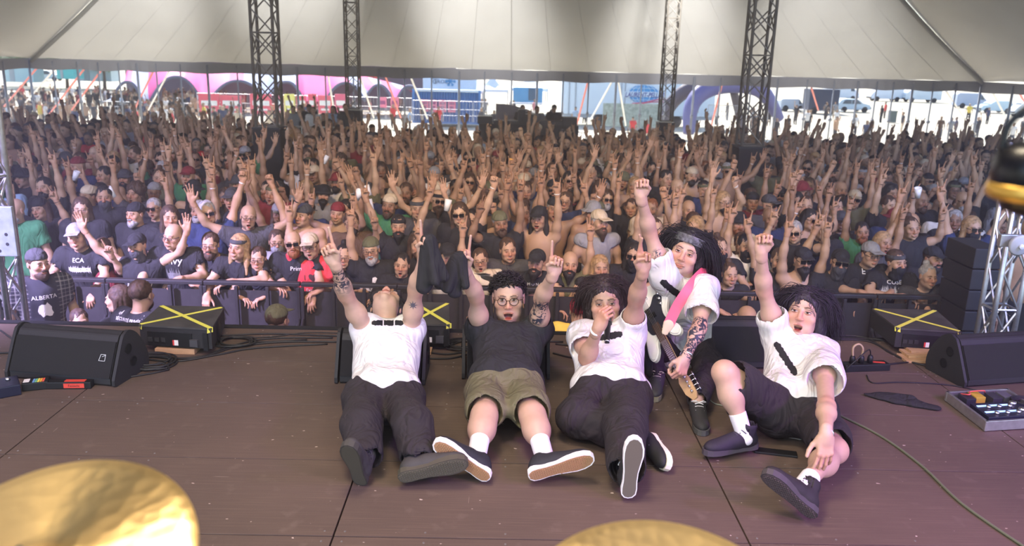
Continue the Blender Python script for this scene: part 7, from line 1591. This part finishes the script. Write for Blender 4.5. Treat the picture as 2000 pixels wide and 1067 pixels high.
# ---- vans, cars
def van(px, pyb, wpx, rz, label, col, Y=None, kind='van', hgt=2.5):
    p = ground_px(px, pyb); L_ = wpx/1600*p.y*1.02; t = empty(kind, (p.x, p.y, OZ), rz, label=label, cat=kind, group='vehicles parked in the sun'); m = mat('paint_'+str(col), col, .35, coat=.3)
    s_ = L_/5.4 if kind == 'van' else L_/4.2; H = hgt
    pr = [(-2.7, .4), (-2.7, H*.93), (-2.5, H), (1.3, H), (1.9, H*.72), (2.55, H*.50), (2.7, H*.4), (2.7, .4)] if kind == 'van' else [(-2.1, .3), (-2.1, .85), (-1.7, 1.35), (-1.2, 1.48), (.3, 1.48), (1.1, 1.0), (1.95, .85), (2.1, .6), (2.1, .3)]
    pr = [(x*s_, z*(s_ if kind == 'van' else 1)) for x, z in pr]; w_ = 1.9*min(s_, 1); hh_ = max(z for _, z in pr)
    b_ = bmesh.new(); fs = b_.faces.new([b_.verts.new((x, 0, z)) for x, z in pr]); r_ = bmesh.ops.extrude_face_region(b_, geom=[fs])
    for v in r_['geom']:
        if isinstance(v, bmesh.types.BMVert): v.co.y = w_
    bmesh.ops.recalc_face_normals(b_, faces=b_.faces[:]); bmesh.ops.bevel(b_, geom=b_.edges[:], offset=.06, segments=2, affect='EDGES'); MB().bm(b_).build('body', m, t)
    gl = mat('vehicle_glass', (.06, .09, .12), .1)
    if kind == 'van': win = [[(1.25, H*.60), (1.25, H*.88), (1.45, H*.88), (1.85, H*.66), (1.85, H*.58)]]
    else: win = [[(-1.6, .95), (-1.3, 1.36), (-.5, 1.38), (-.5, .95)], [(-.4, .95), (-.4, 1.38), (.25, 1.38), (.85, .98)]]
    Mf = Matrix(((1, 0, 0, 0), (0, 0, -1, 0), (0, 1, 0, 0), (0, 0, 0, 1)))
    for wn in win: MB().prism([(x*s_, z*(s_ if kind == 'van' else 1)) for x, z in wn], .0, .02, Mf).build('window', gl, t)
    fx = pr[3 if kind == 'van' else 4]; fx2 = pr[4 if kind == 'van' else 5]; MB().add([(fx[0]+.05, .15, fx[1]-.1), (fx[0]+.05, w_-.15, fx[1]-.1), (fx2[0]+.03, w_-.15, fx2[1]+.02), (fx2[0]+.03, .15, fx2[1]+.02)], [(0, 1, 2, 3)]).build('windscreen', gl, t)
    for x in (-.62, .62):
        for y in (.05, w_-.05): MB().lathe([(0, -.1), (.2, -.12), (.34*(1 if kind == 'van' else .92), -.11), (.34*(1 if kind == 'van' else .92), .11), (0, .1)], (x*pr[0][0]*-1*1.0, y, .34), 18, Matrix.Rotation(PI/2, 3, 'X')).build('wheel', mat('tyre', (1, 1, 1)), t, True)
    MB().box((pr[-1][0], w_/2, .5), (.12, w_*.95, .22)).build('bumper', mat('bumper', (.05, .05, .055), .6), t); return t
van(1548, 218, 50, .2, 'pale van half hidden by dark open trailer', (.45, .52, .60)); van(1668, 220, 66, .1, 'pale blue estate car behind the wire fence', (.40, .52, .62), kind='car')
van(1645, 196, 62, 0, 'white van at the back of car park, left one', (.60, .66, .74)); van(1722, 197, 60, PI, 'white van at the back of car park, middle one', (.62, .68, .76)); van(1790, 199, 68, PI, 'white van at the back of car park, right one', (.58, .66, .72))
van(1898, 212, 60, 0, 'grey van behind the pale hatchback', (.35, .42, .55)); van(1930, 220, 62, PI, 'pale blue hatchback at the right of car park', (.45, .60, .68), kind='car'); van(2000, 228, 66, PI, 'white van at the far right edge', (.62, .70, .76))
van(92, 158, 44, 0, 'pale car parked under the trees at far left', (.5, .62, .66), kind='car')
p = ground_px(1741, 240); t = empty('waste_bin', (p.x, p.y, OZ), label='dark wheelie bin standing alone in the sunny car park', cat='bin'); MB().bbox((0, 0, .55), (.6, .6, 1.0), .04, None).build('body', mat('bin_green', (.07, .10, .09), .6), t); MB().bbox((0, 0, 1.08), (.66, .68, .08), .03).build('lid', mat('bin_lid', (.05, .07, .07), .6), t)
p = ground_px(1600, 222); t = empty('open_trailer', (p.x, p.y, OZ), label='dark open trailer beside the pale van', cat='trailer'); MB().bbox((0, 0, 1.5), (3.2, 2, 2.2), .05).build('cover', mat('dark_cover', (.03, .04, .07), .7), t); MB().box((0, 0, .35), (4.4, 2, .12)).build('bed', alu, t)
for x in (-1, 1): MB().lathe([(0, -.1), (.35, -.1), (.35, .1), (0, .1)], (x, -1, .35), 16, Matrix.Rotation(PI/2, 3, 'X')).build('wheel', mat('tyre', (1, 1, 1)), t, True)
# ---- trees and sheds at the far left
def tree(px, pyb, h_, w_, label, seed):
    p = ground_px(px, pyb); t = empty('tree', (p.x, p.y, OZ), label=label, cat='tree', group='trees at the far left'); rs_ = random.Random(seed); b = MB(); b.tube([(0, 0, 0), (.1, 0, h_*.3), (0, .1, h_*.6)], .22, 8, r2=.1)
    for k in range(6): a_ = k*1.05; b.tube([(0, 0, h_*.35+.1*k), (math.cos(a_)*w_*.35, math.sin(a_)*w_*.35, h_*.6+.2*k)], .08, 5, r2=.03)
    b.build('trunk', mat('bark', (.12, .09, .07), .9), t, True); V = []; F = []
    for k in range(2600):
        a_, u_ = rs_.uniform(0, 2*PI), rs_.uniform(-1, 1); r_ = (rs_.random()**.45); c_ = Vector((math.cos(a_)*math.sqrt(1-u_*u_)*w_*.5*r_, math.sin(a_)*math.sqrt(1-u_*u_)*w_*.5*r_, h_*.68+u_*h_*.32*r_)); d_ = Vector([rs_.gauss(0, 1) for _ in range(3)]).normalized(); e_ = d_.orthogonal().normalized(); s_ = rs_.uniform(.12, .24); n_ = len(V)
        V += [c_-d_*s_, c_+e_*s_*.5, c_+d_*s_, c_-e_*s_*.5]; F.append((n_, n_+1, n_+2, n_+3))
    o = mesh_obj('foliage', V, F, mat('leaf_green', (.16, .24, .13), .7), t); o['kind'] = 'stuff'
tree(50, 168, 6.2, 8, 'broad tree at the far left edge beyond the car', 1); tree(132, 172, 6.6, 8, 'tree with dark trunk right of the parked car', 2); tree(205, 176, 6, 7, 'slim tree left of the striped tent', 3); tree(-20, 160, 7, 8, 'tree cut by the left edge', 4)
def shed(px0, px1, pyt, pyb, Y, col, label, rr=.3):
    a, b_ = at(px0, pyb, Y), at(px1, pyt, Y); t = empty('portable_cabin', ((a.x+b_.x)/2, Y, a.z), label=label, cat='cabin', group='portable cabins'); W_, H = b_.x-a.x, b_.z-a.z; MB().bbox((0, 1.2, H/2), (W_, 2.4, H), .04).build('wall', mat('cabin'+str(col), col, .6), t); MB().box((0, 1.2, H+.05), (W_*1.03, 2.6, .12)).build('roof', mat('cabin_roof', (.5, .5, .52), .6), t); MB().box((-W_*.2, -.02, H*.42), (W_*.16, .05, H*.75)).build('door', mat('cabin_door', (.3, .35, .38), .6), t)
shed(8, 62, 126, 160, 100, (.35, .52, .56), 'pale cabin at the far left behind the trees'); shed(112, 142, 130, 154, 98, (.10, .45, .45), 'turquoise cabin behind the parked car'); shed(150, 215, 128, 158, 104, (.45, .55, .60), 'pale cabin between the turquoise one and the striped tent')
# ---- sound desk riser
Y = 28.5; a = at(1032, 258, Y); t = empty('sound_desk', (a.x, Y, gz(Y)), label='black sound desk and equipment racks at the back of crowd', cat='desk'); zt = at(1032, 240, Y).z-gz(Y)
for x, w_, h_ in ((-1.5, .5, .25), (-.75, .9, .12), (0, .5, .35), (.75, .8, .15), (1.4, .5, .28), (-.25, .25, .5)): MB().bbox((x, 0, zt+h_/2-.05), (w_, .5, h_), .02).build('equipment_case', black_m, t)
MB().box((0, .2, (zt-.05)/2), (3.4, .9, zt-.05)).build('desk_front', mat('black_drape', (1, 1, 1)), t)
a, b_ = at(968, 236, 30), at(1040, 204, 30); V = []; 
for i in range(9):
    for j in range(5): V.append((lerp(a.x, b_.x, i/8), 30+.15*math.sin(i*1.3+j), lerp(a.z, b_.z, j/4)-.25*(i/8)**2*(j/4)*(1 if j > 2 else .5)))
F = [(i*5+j, (i+1)*5+j, (i+1)*5+j+1, i*5+j+1) for i in range(8) for j in range(4)]; tag(mesh_obj('windbreak', [Vector(v)-Vector((a.x, 30, a.z)) for v in V], F, mat('grey_sheet', (.25, .22, .24), .8), None, True, loc=(a.x, 30, a.z)), 'grey cloth sheet hung behind the sound desk', 'sheet')
a = at(1066, 240, 29.5); MB_ = MB(); MB_.add([at(1056, 236, 29.5)-a, at(1084, 205, 29.5)-a, at(1084, 240, 29.5)-a, at(1084, 205, 29.7)-a], [(0, 1, 2), (0, 2, 3)]); tag(MB_.build('folded_cloth', mat('grey_sheet', (1, 1, 1)), None, loc=tuple(a)), 'pointed grey cloth flap right of the sound desk', 'sheet')
def far_person(px, py, Y, vi, label, rz=0, **k):
    L = LIB[vi]; p = at(px, py, Y); o = add_member(p.x, Y, vi, label=label, rz=rz, ground=p.z-L.d['head'].z, **k); o['group'] = 'people on the rear risers'; return o
far_person(1021, 212, 28.9, 11, 'sound engineer in black, left of the three at the desk'); far_person(1049, 214, 29.1, 11, 'sound engineer in grey, middle of the three', top='grey'); far_person(1082, 212, 28.9, 11, 'sound engineer in cap, right of the three', hat=('cap', 'black'), mirror=True)
RY = 27.6; a, b_ = at(560, 246, RY), at(690, 246, RY); t = empty('viewing_riser', ((a.x+b_.x)/2, RY, gz(RY)), label='raised viewing platform with railing between the left masts', cat='platform'); H = a.z-gz(RY); W_ = b_.x-a.x
MB().box((0, 1, H-.9), (W_, 2.4, .1)).build('deck', mat('deck_grey', (.10, .10, .10), .8), t); MB().tube([(-W_/2, -.2, H), (W_/2, -.2, H)], .03, 6).tube([(-W_/2, -.2, H-.4), (W_/2, -.2, H-.4)], .02, 6).build('railing', alu, t)
for x in (-1, -.5, 0, .5, 1): MB().tube([(x*W_/2, -.2, 0), (x*W_/2, -.2, H)], .025, 6).build('post', alu, t)
rs_ = random.Random(5)
for i, (px, py, vi, kw) in enumerate([(573, 214, 11, dict(top='grey')), (586, 212, 3, dict()), (604, 211, 0, dict(hat=('cap', 'black'))), (612, 216, 11, dict(top='white')), (631, 228, 12, dict()), (652, 214, 12, dict(top='pale blue', hairn=('long_hair', 'brown'), mirror=True)), (675, 210, 11, dict()), (664, 232, 11, dict(top='charcoal'))]):
    far_person(px, py, RY+.5+.1*(i % 3), vi, ('man in grey t-shirt at left end of the viewing platform', 'person in black punching the air on the viewing platform', 'capped person with both arms up on the viewing platform', 'person in white on the viewing platform', 'lower person pointing from the viewing platform', 'long-haired person in pale blue on the viewing platform', 'person in black at right end of the viewing platform', 'shorter person in charcoal beside the far left mast')[i], **kw)
# ---- cups and phones held up in the crowd
for i, (px, py, Y) in enumerate([(145, 352, 11), (223, 385, 9.6), (632, 320, 12), (722, 382, 9.8), (697, 390, 9.5), (726, 412, 9.0), (995, 327, 12), (1792, 386, 9.8), (872, 412, 9.2)]):
    p = at(px, py, Y); t = MB().lathe([(0, 0), (.030, 0), (.042, .13), (.040, .13), (.029, .004), (0, .004)], (0, 0, 0), 16, Matrix.Rotation(.3*math.sin(i*2), 3, 'X') @ Matrix.Rotation(.4*math.cos(i*3), 3, 'Y')).build('plastic_cup', mat('cup_plastic' if i != 6 else 'amber_cup', (.72, .72, .72) if i != 6 else (.75, .38, .10), .35), None, True, loc=tuple(p))
    tag(t, ('white plastic cup high at the far left', 'white plastic cup above the skull-masked person', 'white cup held high right of the near left mast', 'white cup held up left of the shouting man', 'tilted clear cup beside another cup', 'large clear cup above the grey-bearded man', 'amber plastic cup held in mid-crowd', 'pale cup held up at the right', 'small pale cup near the white-shirted man')[i], 'cup', 'cups held up in the crowd')
